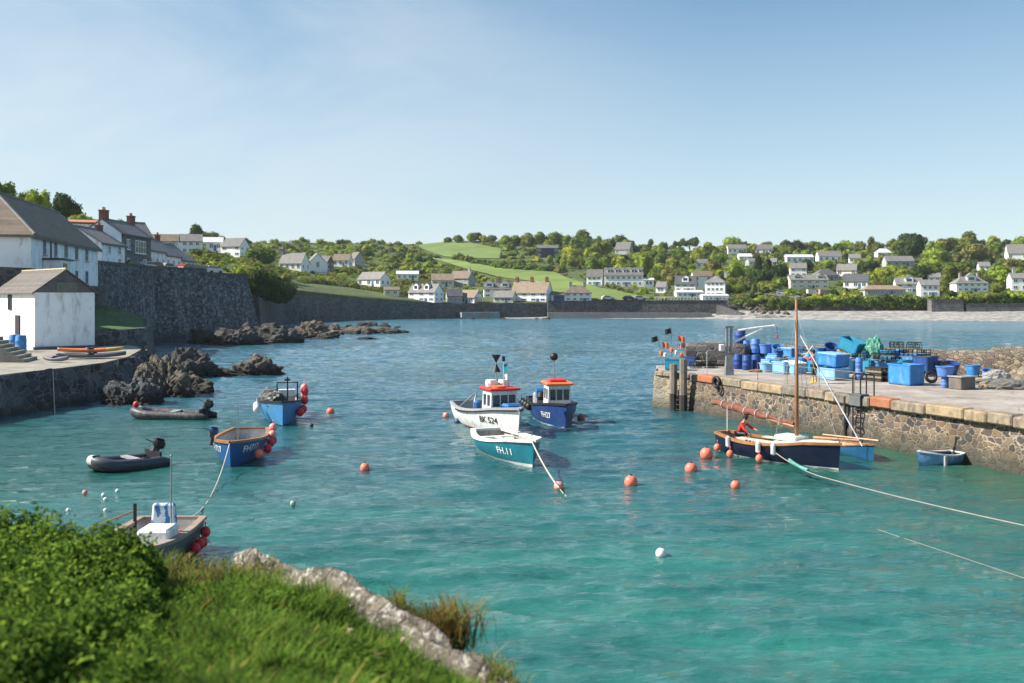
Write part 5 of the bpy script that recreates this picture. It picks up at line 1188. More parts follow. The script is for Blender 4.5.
def outboard(r, p, rz, cowl=black, s=1.0, tilt=0.0, name='outboard_motor'):
    M = Matrix.Rotation(rz, 4, 'Z') @ Matrix.Rotation(tilt, 4, 'Y'); M3 = M.to_3x3(); T = lambda q: Vector(p)+M3 @ (Vector(q)*s)
    b = MB(); b.box(T((-.12, 0, .22)), (.5*s, .32*s, .36*s), M=M3, bev=.09*s); b.box(T((-.1, 0, .42)), (.38*s, .24*s, .08*s), M=M3, bev=.03*s); o = b.build(name, cowl, r)
    b = MB(); b.box(T((-.12, 0, -.2)), (.16*s, .1*s, .7*s), M=M3); b.box(T((.03, 0, .0)), (.16*s, .24*s, .22*s), M=M3); b.box(T((-.16, 0, -.52)), (.34*s, .14*s, .03*s), M=M3); b.build('leg', P('motor_grey', (.06, .06, .065), .5), o)
    b = MB(); b.tube([T((.05, 0, .22)), T((.5, 0, .3))], .02*s, 6); b.build('tiller', black, o); return o

# 1. teal open boat FH.11
r = thing('open_boat', 'teal open boat with white gunwale lettered FH.11, tied to a pink buoy', 'boat'); L = place_boat(r, pw(487, 447), pw(532, 467)); h = Hull(L, 2.35, .82, 1.05, .25, .62, 2.7, .2, floor=.12)
h.shell(r, [teal, boat_white], .10); h.inside(r, sand_deck); h.rail(r, boat_white, .2, .1, .05); h.rail(r, boat_white, .05, .05, .045, name='rubbing_strake', dz=-.22) if False else None
h.thwart(r, boat_white, .25); h.thwart(r, boat_white, .62); h.deck(r, boat_white, .84, .985, -.03)
b = MB(); b.box((-L*.12, 0, .35), (.9, .7, .5), bev=.08); b.build('engine_box', boat_white, r); b = MB(); b.tube([(-L*.3, .5, .3), (L*.2, -.2, .85)], .025, 6); b.build('oar', varnish, r)
b = MB(); b.tube([(L*.36, .3, .95), (L*.36, .3, 1.28), (L*.36, -.3, 1.28), (L*.36, -.3, .95)], .03, 6); b.build('bow_roller', steel, r)
for k in range(3):
    b = MB(); b.lathe((L*.3-k*.28, .35-k*.1, .92), [(.13, 0), (.16, .03), (.13, .06)], 12); b.build('coiled_line', rope_m, r)
h.letters(r, 'FH.11', .38, L*.29, .50, -1, ink_w); h.letters(r, 'FH.11', .38, L*.29, .50, 1, ink_w)
b = MB(); b.box((-L*.3, 0, .62), (.28, 1.7, .05)); b.build('thwart', boat_white, r); b = MB(); b.box((L*.12, 0, .66), (.28, 1.95, .05)); b.build('thwart', boat_white, r)
b = MB(); b.box((-L*.08, 0, .645), (2.1, .22, .04)); b.build('centre_board', boat_white, r); b = MB(); b.lathe((-L*.36, .3, .2), [(.2, 0), (.22, .35), (.18, .38)], 12); b.build('bucket', black, r)
b = MB(); b.tube(sag((L*.1, .5, .7), (L*.34, -.2, .95), .12), .03, 6); b.build('loose_line', tarp, r)
FH11 = r; FH11h = h
# 2. white cabin boat BK524
def cabin_boat(label, stern, bow, B, fs, fb, mats, stripe, rail_m, deck_m, house_m, roof_m, cab, txt, ink, tx, tz, lsize, **kw):
    r = thing('fishing_boat', label, 'boat'); L = place_boat(r, stern, bow); h = Hull(L, B, fs, fb, .4, .75, 2.4, .35, floor=.25, th=.07, **kw); h.shell(r, mats, stripe); h.inside(r, deck_m); h.rail(r, rail_m, .12, .1, .05)
    cx, cw, cd, chh = cab; zb = .75; chh -= .5; b = MB(); b.box((cx, 0, zb+chh/2), (cd, cw, chh), taper=.93); wh = b.build('wheelhouse', house_m, r)
    for sg in (-1, 1):
        for k in range(2):
            b = MB(); b.box((cx-cd*.22+k*cd*.42, sg*(cw/2*.945+.006), zb+chh*.62), (cd*.3, .03, chh*.42), bev=.01); b.build('side_window', glass_dark, wh)
    for k in (-1, 0, 1):
        b = MB(); b.box((cx+cd/2*.95+.005, k*cw*.29, zb+chh*.62), (.03, cw*.24, chh*.42)); b.build('front_window', glass_dark, wh)
    b = MB(); b.box((cx, 0, zb+chh+.05), (cd+.3, cw+.22, .13), bev=.05); b.build('cabin_roof', roof_m, r)
    h.letters(r, txt, lsize, tx, tz, -1, ink); h.letters(r, txt, lsize, tx, tz, 1, ink)
    return r, h, L
r, h, L = cabin_boat('white fishing boat lettered BK 524 with red roofed wheelhouse and black cone marker', pw(458, 419), pw(515, 436), 2.7, 1.05, 1.55, [boat_white, red], .06, boat_grey, boat_grey, boat_white, red, (.7, 1.5, 1.7, 2.25), 'BK 524', ink_k, 1.6, .95, .42, full_=0) if False else cabin_boat('white fishing boat lettered BK 524 with red roofed wheelhouse and black cone marker', pw(468, 420), pw(517, 437), 2.7, 1.05, 1.4, [boat_white, red], .08, boat_grey, boat_grey, boat_white, red, (1.25, 1.45, 1.3, 1.85), 'BK 524', ink_k, 1.9, .66, .44)
b = MB()
for k in range(2): b.lathe((.95+k*.0, -.35+k*.7, 2.2), [(.01, 0), (.27, .03), (.3, .2), (.27, .37), (.01, .4)], 14)
b.build('liferaft_canister', boat_white, r); b = MB(); b.lathe((1.6, -.2, 2.19), [(.15, 0), (.34, .02), (.34, .12), (.15, .14)], 16); b.build('lifebuoy', orange, r)
b = MB(); b.tube([(.75, 0, 2.0), (.75, 0, 3.85)], .035, 6); b.build('mast', steel, r)
b = MB(); b.lathe((.75, 0, 2.95), [(.24, 0), (.02, .42)], 14); b.build('lower_cone', black, r); b = MB(); b.lathe((.75, 0, 3.4), [(.02, 0), (.24, .42)], 14); b.build('upper_cone', black, r)
b = MB(); b.tube([(1.3, .4, 2.1), (1.35, .4, 3.6)], .02, 6); b.build('flag_staff', steel, r)
def flag(r, p, w_, hh, m, name='flag', ang=0.0):
    V = []; n = 8
    for i in range(n+1):
        for j in (0, 1): u = i/n; V.append((p[0]-w_*u*math.cos(ang), p[1]+w_*u*math.sin(ang)+.06*math.sin(u*7), p[2]-hh*j-.1*u))
    b = MB(); b.v = V; b.f = [(2*i, 2*i+1, 2*i+3, 2*i+2) for i in range(n)]; b.mi = [0]*n; return b.build(name, m, r)
flag(r, (1.3, .4, 3.4), .5, .42, P('flag_teal', (.0, .2, .25), .8)); flag(r, (1.3, .4, 2.9), .35, .3, boat_white)
b = MB(); b.tube([(1.5, .1, 2.1), (1.52, .1, 3.6)], .015, 6); b.build('aerial', boat_white, r); b = MB(); b.box((1.52, .1, 3.65), (.12, .12, .25)); b.build('lamp', black, r)
b = MB(); b.box((-1.0, .2, .7), (1.4, 1.1, .7), bev=.15); b.build('net_bin', black, r); b = MB(); b.tube([(-2.3, -.9, .9), (-1.3, -.3, 1.75), (-.9, -.6, 1.2)], .04, 6); b.build('gallows', steel, r)
b = MB(); b.box((.0, -.75, 1.0), (.35, .4, .9), bev=.1); b.build('blue_bag', tarp, r); b = MB(); b.box((2.4, .2, 1.38), (.8, .9, .25), bev=.1); b.build('blue_cover', tarp, r)
b = MB(); b.lathe((-.3, -.55, .3), [(.3, 0), (.3, .8), (.26, .85)], 12); b.build('fish_bin', boat_grey, r)
h.rail(r, black, .14, .06, .07, name='fender_strip', t0=.25, t1=.98, dz=-.1)
# 3. blue cabin boat FH27
r, h, L = cabin_boat('deep blue fishing boat lettered FH27 with orange roofed wheelhouse near its bow', pw(543, 413.5), pw(565, 428.5), 2.5, 1.0, 1.25, [deepblue, boat_white], .04, black, boat_grey, boat_white, orange, (1.1, 1.25, 1.5, 1.85), 'FH27', ink_w, 1.9, .54, .42)
b = MB(); b.box((1.0, 0, 2.28), (.8, .9, .16), bev=.05); b.build('hatch', red, r); b = MB(); b.tube([(.2, 0, .8), (.2, 0, 3.5)], .03, 6); b.build('mast', steel, r); b = MB(); b.ball((.2, 0, 3.5), .22, 14); b.build('ball_shape', black, r, smooth=True)
b = MB(); b.tube([(-.9, -.8, 1.45), (-.9, .8, 1.45)], .28, 14); b.build('net_hauler', tarp, r); b = MB(); b.lathe((-.3, -.6, 1.1), [(.2, 0), (.28, .2), (.2, .45)], 12); b.build('hauler_drum', black, r); b = MB(); b.box((-2.0, 0, 1.0), (.9, 1.5, .7), bev=.1); b.build('pot_rack', boat_grey, r)
for k in range(4): fender_ball(r, 'tyre_fender', (-3+k*.9, -1.3, .75), .2, black)
# 4. blue open boat FH717
r = thing('open_boat', 'blue open boat with brown gunwale lettered FH717 and red buoys along one side', 'boat'); L = place_boat(r, pw(250, 447), pw(230.5, 467)); h = Hull(L, 2.1, .85, 1.0, .25, .72, 3.4, .12, floor=.3, sheer=.06)
h.shell(r, [blue, black], -.0); h.inside(r, P('inside_pale', (.42, .42, .42), .7, dirt=(.25, .2, .16))); h.rail(r, varnish, .1, .09, .05); h.thwart(r, varnish, .35); h.thwart(r, varnish, .72, z=.8)
b = MB(); b.tube([(L*.15, 0, .3), (L*.15, 0, 2.35)], [.03, .015], 6); b.build('whip_mast', steel, r); outboard(r, (L*.30, -.95, 1.15), R(-60), P('cowl_navy', (.02, .05, .12), .4), .75, R(-12))
h.letters(r, 'FH717', .36, L*.33, .62, 1, ink_w); h.letters(r, 'FH717', .36, L*.33, .62, -1, ink_w)
for k, (x, z, m) in enumerate(((.30, .35, buoy_or), (.12, .4, buoy_red), (-.02, .55, buoy_red), (-.14, .8, buoy_pk), (-.22, .5, buoy_red), (-.3, 1.0, buoy_pk))):
    x_, y_, _ = h.pt(min(.99, .5+x), .9); fender_ball(r, 'side_buoy', (x_, y_+.2, z), .175, m)
# 5. blue boat heaped with nets
r = thing('fishing_boat', 'mid blue fishing boat heaped with grey nets and hung with red buoys', 'boat'); L = place_boat(r, pw(279, 411), pw(283, 427.5)); h = Hull(L*.8, 2.35, 1.0, 1.25, .3, .8, 3.0, .15, floor=.35, sheer=.05); L *= .8
h.shell(r, [blue2, black], .02); h.inside(r, boat_grey); h.rail(r, black, .1, .1, .05)
def heap(r, name, c, s, m, seed, sub=3):
    bm = bmesh.new(); bmesh.ops.create_icosphere(bm, subdivisions=sub, radius=1)
    for v in bm.verts:
        n = v.co.copy(); k = 1+.3*mnoise.noise(n*2+Vector((seed, 0, 0)))+.14*mnoise.noise(n*7+Vector((0, seed, 0))); v.co = Vector((n.x*s[0]*k, n.y*s[1]*k, max(n.z, -.35)*s[2]*k))
    me = bpy.data.meshes.new(name); bm.to_mesh(me); bm.free(); me.materials.append(m); o = bpy.data.objects.new(name, me); col.objects.link(o); o.parent = r; o.location = c; return o
for k in range(5): heap(r, 'net_heap', (L*(-.3+.14*k), -.55+.25*(k % 3), 1.05), (.6, .55, .5), [net_m, black, boat_grey][k % 3], k)
b = MB(); b.box((L*.1, .3, 1.5), (.5, .9, .35)); b.build('white_crate', boat_white, r); b = MB(); b.tube([(L*.28, .3, .6), (L*.28, .3, 2.45)], .04, 6); b.box((L*.28, .3, 2.3), (.08, .3, .08)); b.build('mast', black, r)
b = MB(); b.tube([(L*.0, .9, .9), (L*.0, .9, 2.0), (L*.0, -.2, 2.0), (L*.0, -.2, .9)], .05, 6); b.build('net_frame', black, r)
for k, (x, z, m) in enumerate(((.30, .55, buoy_red), (.2, .65, buoy_red), (.1, 1.05, buoy_red), (-.05, 1.3, buoy_pk), (-.08, 1.65, buoy_pk), (.0, 1.5, buoy_red))):
    x_, y_, _ = h.pt(.5+x, .95); fender_ball(r, 'side_buoy', (x_, y_+.14, z), .21, m)
for k in range(3): fender_ball(r, 'bow_fender', (L*.15*k-.2, -1.3, .75), .2, boat_white)
h.letters(r, 'FH 54', .3, L*.30, .85, 1, blue) if False else None
# 6/7. inflatables
def rib(label, stern, bow, B, m, mlow, patch=None, wheel=False):
    r = thing('inflatable_boat', label, 'boat'); L = place_boat(r, stern, bow); rt = B*.12; pts = []; rad = []
    for k in range(11): pts.append((-L/2+L*.68*k/10, B/2-rt, rt*.9+.05*(k/10)**2)); rad.append(rt if k > 1 else rt*(.35+.33*k))
    for k in range(1, 12): a = PI*k/12; pts.append((L*.18+(L*.32-rt)*math.sin(a)**.9, (B/2-rt)*math.cos(a), rt*.95+.22*math.sin(a))); rad.append(rt)
    for k in range(11): pts.append((L*.18-L*.68*k/10, -(B/2-rt), rt*.9+.05*(1-k/10)**2)); rad.append(rt if k < 9 else rt*(.35+.33*(10-k)))
    b = MB(); b.tube(pts, rad, 14); b.build('tube', m, r, smooth=True)
    b = MB(); b.tube([(x, y*1.02+(.0), z-rt*.72) for x, y, z in pts], [q*.8 for q in rad], 10); b.build('lower_hull', mlow, r, smooth=True)
    b = MB(); b.slab([(-L/2+.3, -(B/2-rt)), (L*.3, -(B/2-rt)*.6), (L*.38, 0), (L*.3, (B/2-rt)*.6), (-L/2+.3, B/2-rt)], .08, .14); b.build('floor', black, r)
    b = MB(); b.box((-L/2+.42, 0, .32), (.07, B-2*rt, .5)); b.build('transom', black, r); outboard(r, (-L/2+.36, 0, .62), 0, black, 1.0, R(-18))
    b = MB(); b.box((-L*.05, 0, .38), (.3, B-rt*2.4, .06)); b.build('seat', boat_grey, r)
    b = MB(); ln = [(x, y*(1+rt/B*.9)+0, z+rt*.75) for x, y, z in pts[2:-2]]; b.tube(ln, .018, 5); b.build('grab_line', rope_m, r)
    if patch: b = MB(); b.tube([(pts[k][0], pts[k][1]*1.0, pts[k][2]+.004) for k in (15, 16, 17, 18)], rt*1.03, 14, caps=False); b.build('bow_patch', patch, r, smooth=True)
    for k in (5, 15): q = pts[k]; b = MB(); b.box((q[0], q[1], q[2]+rt+.0), (.3, .12, .05), bev=.02); b.build('handle', black, r)
    return r, L
tube_grey = P('tube_grey', (.05, .058, .075), .5, var=.12); 
rr, L = rib('dark grey inflatable with black outboard, the nearer of the two inflatables', pw(163, 463), pw(88, 472.5), 1.75, tube_grey, black, P('tube_pale', (.4, .4, .4), .5))
rr, L = rib('pale grey inflatable with a red ball at its bow, the farther of the two inflatables', pw(212, 418.5), pw(131, 417.5), 1.8, P('tube_mid', (.055, .055, .06), .5, dirt=(.2, .2, .2)), black, P('tube_white', (.6, .58, .56), .5))
fender_ball(rr, 'red_ball', (L/2-.35, .1, .75), .17, buoy_red); b = MB(); b.box((L*.22, -.78, .42), (.9, .03, .16)); b.build('red_patch', P('patch_red', (.5, .12, .1), .6), rr)
# 8. workboat at lower left
r = thing('work_boat', 'grey work boat with white console and blue seat cover, half hidden by the bush', 'boat')
r.location = (-9.2, 24.7, 0); r.rotation_euler.z = R(-90); L = 4.6; h = Hull(L, 1.9, .8, .95, .2, .92, 3.0, .12, floor=.2, sheer=.04)
h.shell(r, [P('hull_grey', (.11, .12, .12), .6, dirt=(.12, .1, .08)), black], .0); h.inside(r, P('inside_white', (.6, .58, .55), .7, dirt=(.3, .25, .2))); h.rail(r, P('rail_brown', (.3, .22, .18), .7, var=.3), .13, .08, .05)
b = MB(); b.box((.0, .42, .66), (.8, .8, .85), bev=.07); b.build('console', boat_white, r)
def seatm():
    s = new('seat_cover'); v = s.coord('Object', (1, 1, .5)); c = s.ramp(s.noise(v, 6, 4, .6), [(.46, (.03, .14, .36)), (.52, (.6, .66, .7))]); return s.out(c, .6)
b = MB(); b.box((-.55, .38, 1.2), (.16, .66, .7), R(4), taper=.85, bev=.05); b.build('seat_back', seatm(), r)
b = MB(); b.tube([(-.35, .62, .3), (-.35, .62, 2.75)], [.028, .018], 8); b.ball((-.35, .62, 2.78), .03); b.build('pole', steel, r)
b = MB(); b.tube([(-1.7, -.8, .4), (-1.7, -.8, 1.3)], .05, 6); b.build('post', tim, r); b = MB(); b.tube([(-1.8, -.8, 1.1), (.2, -1.15, 1.1)], .025, 5); b.build('boathook', varnish, r)
for k, (x, z) in enumerate(((-1.9, .5), (-1.3, .32), (-.9, .3), (-1.6, .3))): x_, y_, _ = h.pt(.5+x/L, .9); fender_ball(r, 'side_buoy', (x_, y_+.13, z), .135, buoy_red)
for k in range(3): b = MB(); b.lathe((-1.3-.25*k, .5-.15*k, .3), [(.09, 0), (.09, .35), (.05, .4)], 10); b.build('bottle_float', [orange, boat_grey, tarp][k], r)
b = MB(); b.tube(sag((-1.0, .6, .85), (-1.75, -.1, .8), .1), .03, 6); b.build('loose_rope', rope_m, r)
# 9. sailing gaffer
r = thing('sailing_boat', 'navy hulled wooden sailing boat with tall varnished mast and furled tan sail', 'sailboat'); L = place_boat(r, pw(722, 450), pw(838, 469)); h = Hull(L, 2.15, .82, 1.0, .3, .42, 2.4, .12, floor=.1, sheer=.2, mid=.45)
h.shell(r, [navy, boat_white], .03); h.inside(r, wood_deck); h.rail(r, varnish, .16, .09, .04); dk = h.deck(r, sand_deck, .52, .99, .0, camber=.1)
b = MB(); b.box((.25, .5, .78), (2.6, .35, .06)); b.box((.0, -.62, .78), (2.9, .3, .06)); b.build('side_deck', sand_deck, r); b = MB(); b.box((.75, 0, .98), (1.1, .9, .22), bev=.05); b.build('cuddy', boat_white, r)
mx = L*.17; b = MB(); b.tube([(mx, 0, .2), (mx+.0, 0, 3.2), (mx-.02, 0, 6.75)], [.085, .08, .05], 10); mast = b.build('mast', P('mast_wood', (.28, .13, .06), .45, var=.2), r, smooth=True)
for z in (6.3, 6.8): b = MB(); b.lathe((mx-.02, 0, z-.1), [(.07, 0), (.07, .06)], 10); b.build('mast_band', steel, mast)
b = MB(); b.tube([(mx-.1, 0, 1.45), (-L*.62, .25, 2.0)], [.06, .045], 8); b.build('boom', varnish, r)
tan = P('tan_sail', (.2, .075, .05), .85, var=.3, scale=6, bump=.9); V = []; pth = []
for k in range(15): t = k/14; pth.append((mx-.15+(-L*.6-mx)*t, .25*t, 1.55+.5*t+.04*math.sin(k*2.1)))
b = MB(); b.tube(pth, [.07+.1*math.sin(PI*min(1, (1-k/14)*1.25+.05))**.6*(1+.2*math.sin(k*3.3)) for k in range(15)], 12); sl_ = b.build('furled_sail', tan, r)
for k in range(6): b = MB(); q = pth[2+2*k]; b.tube([(q[0], q[1]+.2*math.cos(a), q[2]+.2*math.sin(a)) for a in [i*PI/4 for i in range(9)]], .012, 5); b.build('sail_tie', boat_white, sl_)
b = MB(); b.tube([(L*.30, .08, 1.1), (L*.5+.9, .1, 1.22)], [.06, .035], 8); b.build('bowsprit', varnish, r)
b = MB()
for e in ((L*.5, 0, 1.05), (mx-.3, 1.0, .95), (mx-.3, -1.0, .95), (mx+.1, 1.0, .95)): b.tube([(mx, 0, 6.1), e], .012, 4)
b.build('rigging', P('wire', (.35, .35, .33), .6), r)
b = MB(); b.tube([(L*.5+.75, .5, .95), (mx+.1, .1, 5.2)], .03, 5); b.build('rolled_jib', P('jib', (.6, .62, .66), .8, dirt=(.2, .25, .35)), r)
b = MB(); b.tube([(-L*.42, -.2, .9), (-L*.42, -.2, 2.0)], .02, 6); b.build('flag_staff', boat_white, r)
for x in (-.30, .0, .12):
    x_, y_, z_ = h.pt(.5+x, .9); b = MB(); b.lathe((x_, -y_-.13, .35), [(.03, 0), (.1, .06), (.1, .42), (.03, .5)], 12); b.tube([(x_, -y_-.13, .85), (x_, -y_+.06, z_+.1)], .012, 4); b.build('fender', boat_white, r)
for x, zz in ((-.26, .12), (.02, .16), (-.42, .25)): x_, y_, _ = h.pt(.5+x, .8); fender_ball(r, 'side_float', (x_, -y_-.25, zz), .15, buoy_or)
SAIL = r; sail_h = h; sail_L = L
# 10. dinghies
def dinghy(label, stern, bow, B, hm, inn, rm, fs=.42):
    r = thing('rowing_boat', label, 'boat'); L = place_boat(r, stern, bow); h = Hull(L, B, fs, fs+.15, .15, .65, 2.2, .08, floor=.06, sheer=.1); h.shell(r, [hm, boat_white], -.05); h.inside(r, inn); h.rail(r, rm, .06, .05, .03); h.thwart(r, inn, .3); h.thwart(r, inn, .6)
    return r, h, L
rr, hh, LL = dinghy('small light blue rowing boat with white rim lying against the pier wall', pw(958, 462), pw(919, 465), 1.15, P('dinghy_blue', (.10, .26, .46), .4, dirt=(.3, .4, .5)), P('dinghy_inside', (.03, .05, .1), .6), boat_white)
b = MB(); b.tube([(-.5, -.2, .3), (.9, .15, .38)], .02, 6); b.build('oar', varnish, rr); b = MB(); b.box((LL*.12, .62, .2), (.12, .08, .42)); b.build('fender', boat_grey, rr)
rr, hh, LL = dinghy('teal blue rowing boat with wooden rim lying behind the bow of the sailing boat', pw(832, 452), pw(873, 460), 1.2, P('dinghy_teal', (.02, .12, .26), .4), wood_deck, varnish, .5)
b = MB(); b.tube([(-1.4, -.3, .75), (1.3, .2, .8)], .045, 6); b.build('oar', varnish, rr)
# buoys
BG = 'orange mooring buoys'
buoy(330.5, 411, 4, buoy_or, 'orange buoy right of the blue boat with heaped nets'); buoy(365, 467, 4.8, buoy_or, 'orange buoy alone between FH717 and the teal boat'); buoy(559, 485.5, 5.2, buoy_pk, 'pinkish buoy holding the rope from the bow of the teal boat')
buoy(631, 481, 6.6, buoy_or, 'orange buoy farthest left of the four floating before the sailing boat'); buoy(691, 468, 6.2, buoy_or, 'orange buoy between the farthest left one and the one touching the sailing boat stern'); buoy(706.5, 453, 6.4, buoy_or, 'largest orange buoy just off the stern of the sailing boat'); buoy(735.5, 484.5, 4.8, buoy_or, 'smallest orange buoy below the middle of the sailing boat')
buoy(661, 552.5, 5.4, buoy_wh, 'white buoy floating alone in the open teal water'); buoy(446, 415, 3.3, buoy_pk, 'pale pink float off the stern of the white fishing boat'); buoy(457.5, 421.5, 3.4, P('buoy_navy', (.02, .05, .12), .5), 'dark blue float beside the stern of the white fishing boat')
buoy(581, 417.5, 4, P('buoy_rust', (.4, .15, .08), .6), 'rusty orange float right of the deep blue fishing boat'); buoy(720, 446.5, 3, buoy_or, 'small orange float touching the stern quarter of the sailing boat'); buoy(311.5, 425, 2, black, 'tiny black float below the blue boat with heaped nets'); buoy(293, 503, 3, P('buoy_green', (.3, .4, .35), .6), 'small pale green float in open water below FH717')
for i, (px, y) in enumerate(((85, 492), (103.5, 494.5), (117.5, 490.5), (105.5, 499), (105.5, 510), (68, 510))):
    buoy(px, y, 2.1 if i else 2.6, buoy_wh if i else buoy_pk, ['pinkish net float nearest the dark grey inflatable', 'white net float just right of the pinkish one', 'white net float farthest right of the string', 'white net float in the middle of the string', 'white net float lowest of the string above the bush', 'white net float farthest left above the bush'][i], 'string of net floats above the bush')
# ropes
def rope(label, pts, r_=.02, m=None, cat='rope'):
    b = MB(); b.tube(pts, r_, 6); o = b.build('mooring_rope', m or rope_m); recentre(o); return tag(o, label, cat)
b0 = FH11.matrix_basis @ Vector((0, 0, 0)); Mx = lambda o: Matrix.Translation(o.location) @ Matrix.Rotation(o.rotation_euler.z, 4, 'Z')
bowp = Mx(FH11) @ Vector((FH11h.L/2+.1, -.05, 1.05)); rope('mooring rope from the bow of the teal boat to the pinkish buoy', sag(bowp, tuple(gp(559, 488, .2)), .12), .028)
rope('yellow line trailing from the pinkish buoy into the water', sag(tuple(gp(560, 489, .1)), tuple(gp(571, 499, -.05)), .05), .015, P('line_yellow', (.5, .5, .2), .8))
rope('rope slung from the bow of FH717 down to the grey work boat', sag(dp(229.5, 444, 39.3), dp(177, 517, 27.0), .9), .022)
rope('long mooring rope running from the bow of the sailing boat off to the right', sag(dp(776, 453, 38.6), dp(822, 477, 36.0), .1)[:-1]+sag(dp(822, 477, 36.0), dp(1100, 541, 26.6), .08), .018, P('rope_dull', (.3, .28, .24), .9))
rope('frayed green end hanging on the long mooring rope', sag(dp(789, 459.5, 37.8), dp(808, 470, 36.8), .05), .06, P('rope_green', (.1, .3, .27), .9, var=.4))
rope('second thin rope lying in the water at the lower right', sag(gp(870, 527, .02), gp(1060, 590, .02), .0), .007, bpy.data.materials['rope_dull'])
rope('short rope from the stern of the sailing boat into the water', sag(dp(722, 440, 43.5), gp(710, 447, -.1), .1), .02)
rope('rope hanging from the stone quay into the water', sag((-27.9, 60.5, 2.3), gp(55, 415, -.1), .2), .025)
# ------------------------------------------------------------------ gear on the pier
dblue = P('drum_blue', (.015, .06, .24), .5, var=.2, dirt=(.05, .1, .22)); dlight = P('drum_light_blue', (.09, .2, .5), .5, var=.15); tubm = P('tub_blue', (.03, .2, .5), .55, var=.2, dirt=(.14, .26, .38)); tubl = P('tub_pale', (.18, .42, .66), .55, var=.12, dirt=(.35, .45, .5)); tubt = P('tub_teal', (.02, .22, .36), .5, var=.15)
_gp = gp
def gp(px, row, z=0.0):                                      # on the deck nothing stands beyond the parapet
    g = _gp(px, row, z)
    if z != ZP: return g
    u = (px-CX)/F; t = (u*67.7-12.8)/(16.5+u*10.8); lim = 67.7-10.8*t-.75
    if g.y > lim: g = Vector((u*lim, lim, z))
    return g
def lift(px, row, z):                                        # keeps a stacked thing at the height it is seen
    if z <= 0: return z
    a = _gp(px, row, ZP); b_ = gp(px, row, ZP); return max(0, CH-ZP-(CH-ZP-z)*b_.y/a.y)
def drum(px, row, m, label, z=0.0, s=1.0, lid=None, group='blue plastic drums on the pier'):
    g = gp(px, row, ZP); z = lift(px, row, z); o = thing('drum', label, 'drum', (g.x, g.y, ZP+z), random.uniform(0, 6), group); b = MB(); r_, h_ = .29*s, .9*s
    b.lathe((0, 0, 0), [(r_*.9, 0), (r_, .05), (r_, h_*.3), (r_*1.05, h_*.33), (r_*1.05, h_*.36), (r_, h_*.39), (r_, h_*.62), (r_*1.05, h_*.65), (r_*1.05, h_*.68), (r_, h_*.71), (r_*.97, h_*.93), (r_*.86, h_)], 18); b.build('barrel', m, o, auto=R(40))
    b = MB(); b.lathe((0, 0, h_-.01), [(r_*.84, 0), (r_*.84, .04), (r_*.6, .03)], 16); b.build('lid', lid or m, o); return o
def round_tub(px, row, m, label, z=0.0, w=.7, hgt=.55, rz=0, tilt=0.0, group='round plastic tubs on the pier'):
    g = gp(px, row, ZP); z = lift(px, row, z); o = thing('round_tub', label, 'tub', (g.x, g.y, ZP+z), rz, group); o.rotation_euler.x = tilt; b = MB(); r_ = w/2
    b.lathe((0, 0, 0), [(r_*.82, 0), (r_*.98, hgt*.9), (r_*1.06, hgt*.91), (r_*1.06, hgt), (r_*.93, hgt), (r_*.78, .05), (.01, .05)], 18); b.build('tub_body', m, o, auto=R(40))
    b = MB(); b.tube([(r_*1.05, -.08, hgt*.8), (r_*1.25, 0, hgt*.6), (r_*1.05, .08, hgt*.8)], .012, 5); b.build('handle', rope_m, o); return o
def fish_box(px, row, m, label, w=1.2, d=1.0, hgt=.75, z=0.0, rz=-63, lid=None, tilt=0.0, group='blue insulated boxes on the pier', fill=None):
    g = gp(px, row, ZP); z = lift(px, row, z); o = thing('fish_box', label, 'box', (g.x, g.y, ZP+z), R(rz), group); o.rotation_euler.y = tilt; b = MB(); t = .06
    b.box((0, 0, .08), (w*.96, d*.96, .08)); 
    for sx in (-1, 1): b.box((sx*(w/2-t/2), 0, .05+hgt/2), (t, d, hgt-.05), bev=.02)
    for sy in (-1, 1): b.box((0, sy*(d/2-t/2), .05+hgt/2), (w-2*t-.004, t, hgt-.05), bev=.02)
    b.box((0, d/2, hgt), (w+.06, .05, .07)); b.box((0, -d/2, hgt), (w+.06, .05, .07)); b.box((w/2, 0, hgt-.001), (.05, d-.06, .07)); b.box((-w/2, 0, hgt-.001), (.05, d-.06, .07)); b.build('box_body', m, o)
    b = MB()
    for sx in (-1, 0, 1): b.box((sx*w*.38, 0, -.0+.02), (w*.16, d*.94, .05))
    b.build('feet', black, o)
    if lid: b = MB(); b.box((0, 0, hgt+.08), (w+.04, d+.04, .09), bev=.03); b.build('lid', lid, o)
    if fill: heap(o, 'contents', (0, 0, hgt*.85), (w*.4, d*.4, .22), fill, px, 2)
    return o
for i, (px, row, m, z, s_, lab) in enumerate(((738, 369, dblue, 0, 1, 'dark blue drum nearest the crane post, bottom row'), (747, 370, dblue, 0, 1, 'dark blue drum second from the crane, bottom row'), (756, 369.5, dblue, 0, 1, 'dark blue drum third from the crane, bottom row with ribs'),
    (746, 362, dlight, .62, .9, 'mid blue drum raised in the second row nearest the crane'), (755.5, 361.5, dlight, .6, 1, 'mid blue drum raised in the second row by the paler tubs'), (740, 362.5, dblue, 1.1, 1.25, 'tall dark blue drum standing highest, under the crane brace'),
    (859, 380, dlight, 0, .7, 'lower of two pale blue drums left of the stacked pallets'), (859, 380, dlight, .62, .65, 'upper of two pale blue drums left of the stacked pallets'), (945, 388, dlight, 0, .62, 'lower drum under the round tub left of the grey metal box'), (724.5, 363, boat_white, 0, .8, 'white drum just left of the crane post'))):
    drum(px, row, m, lab, z, s_)
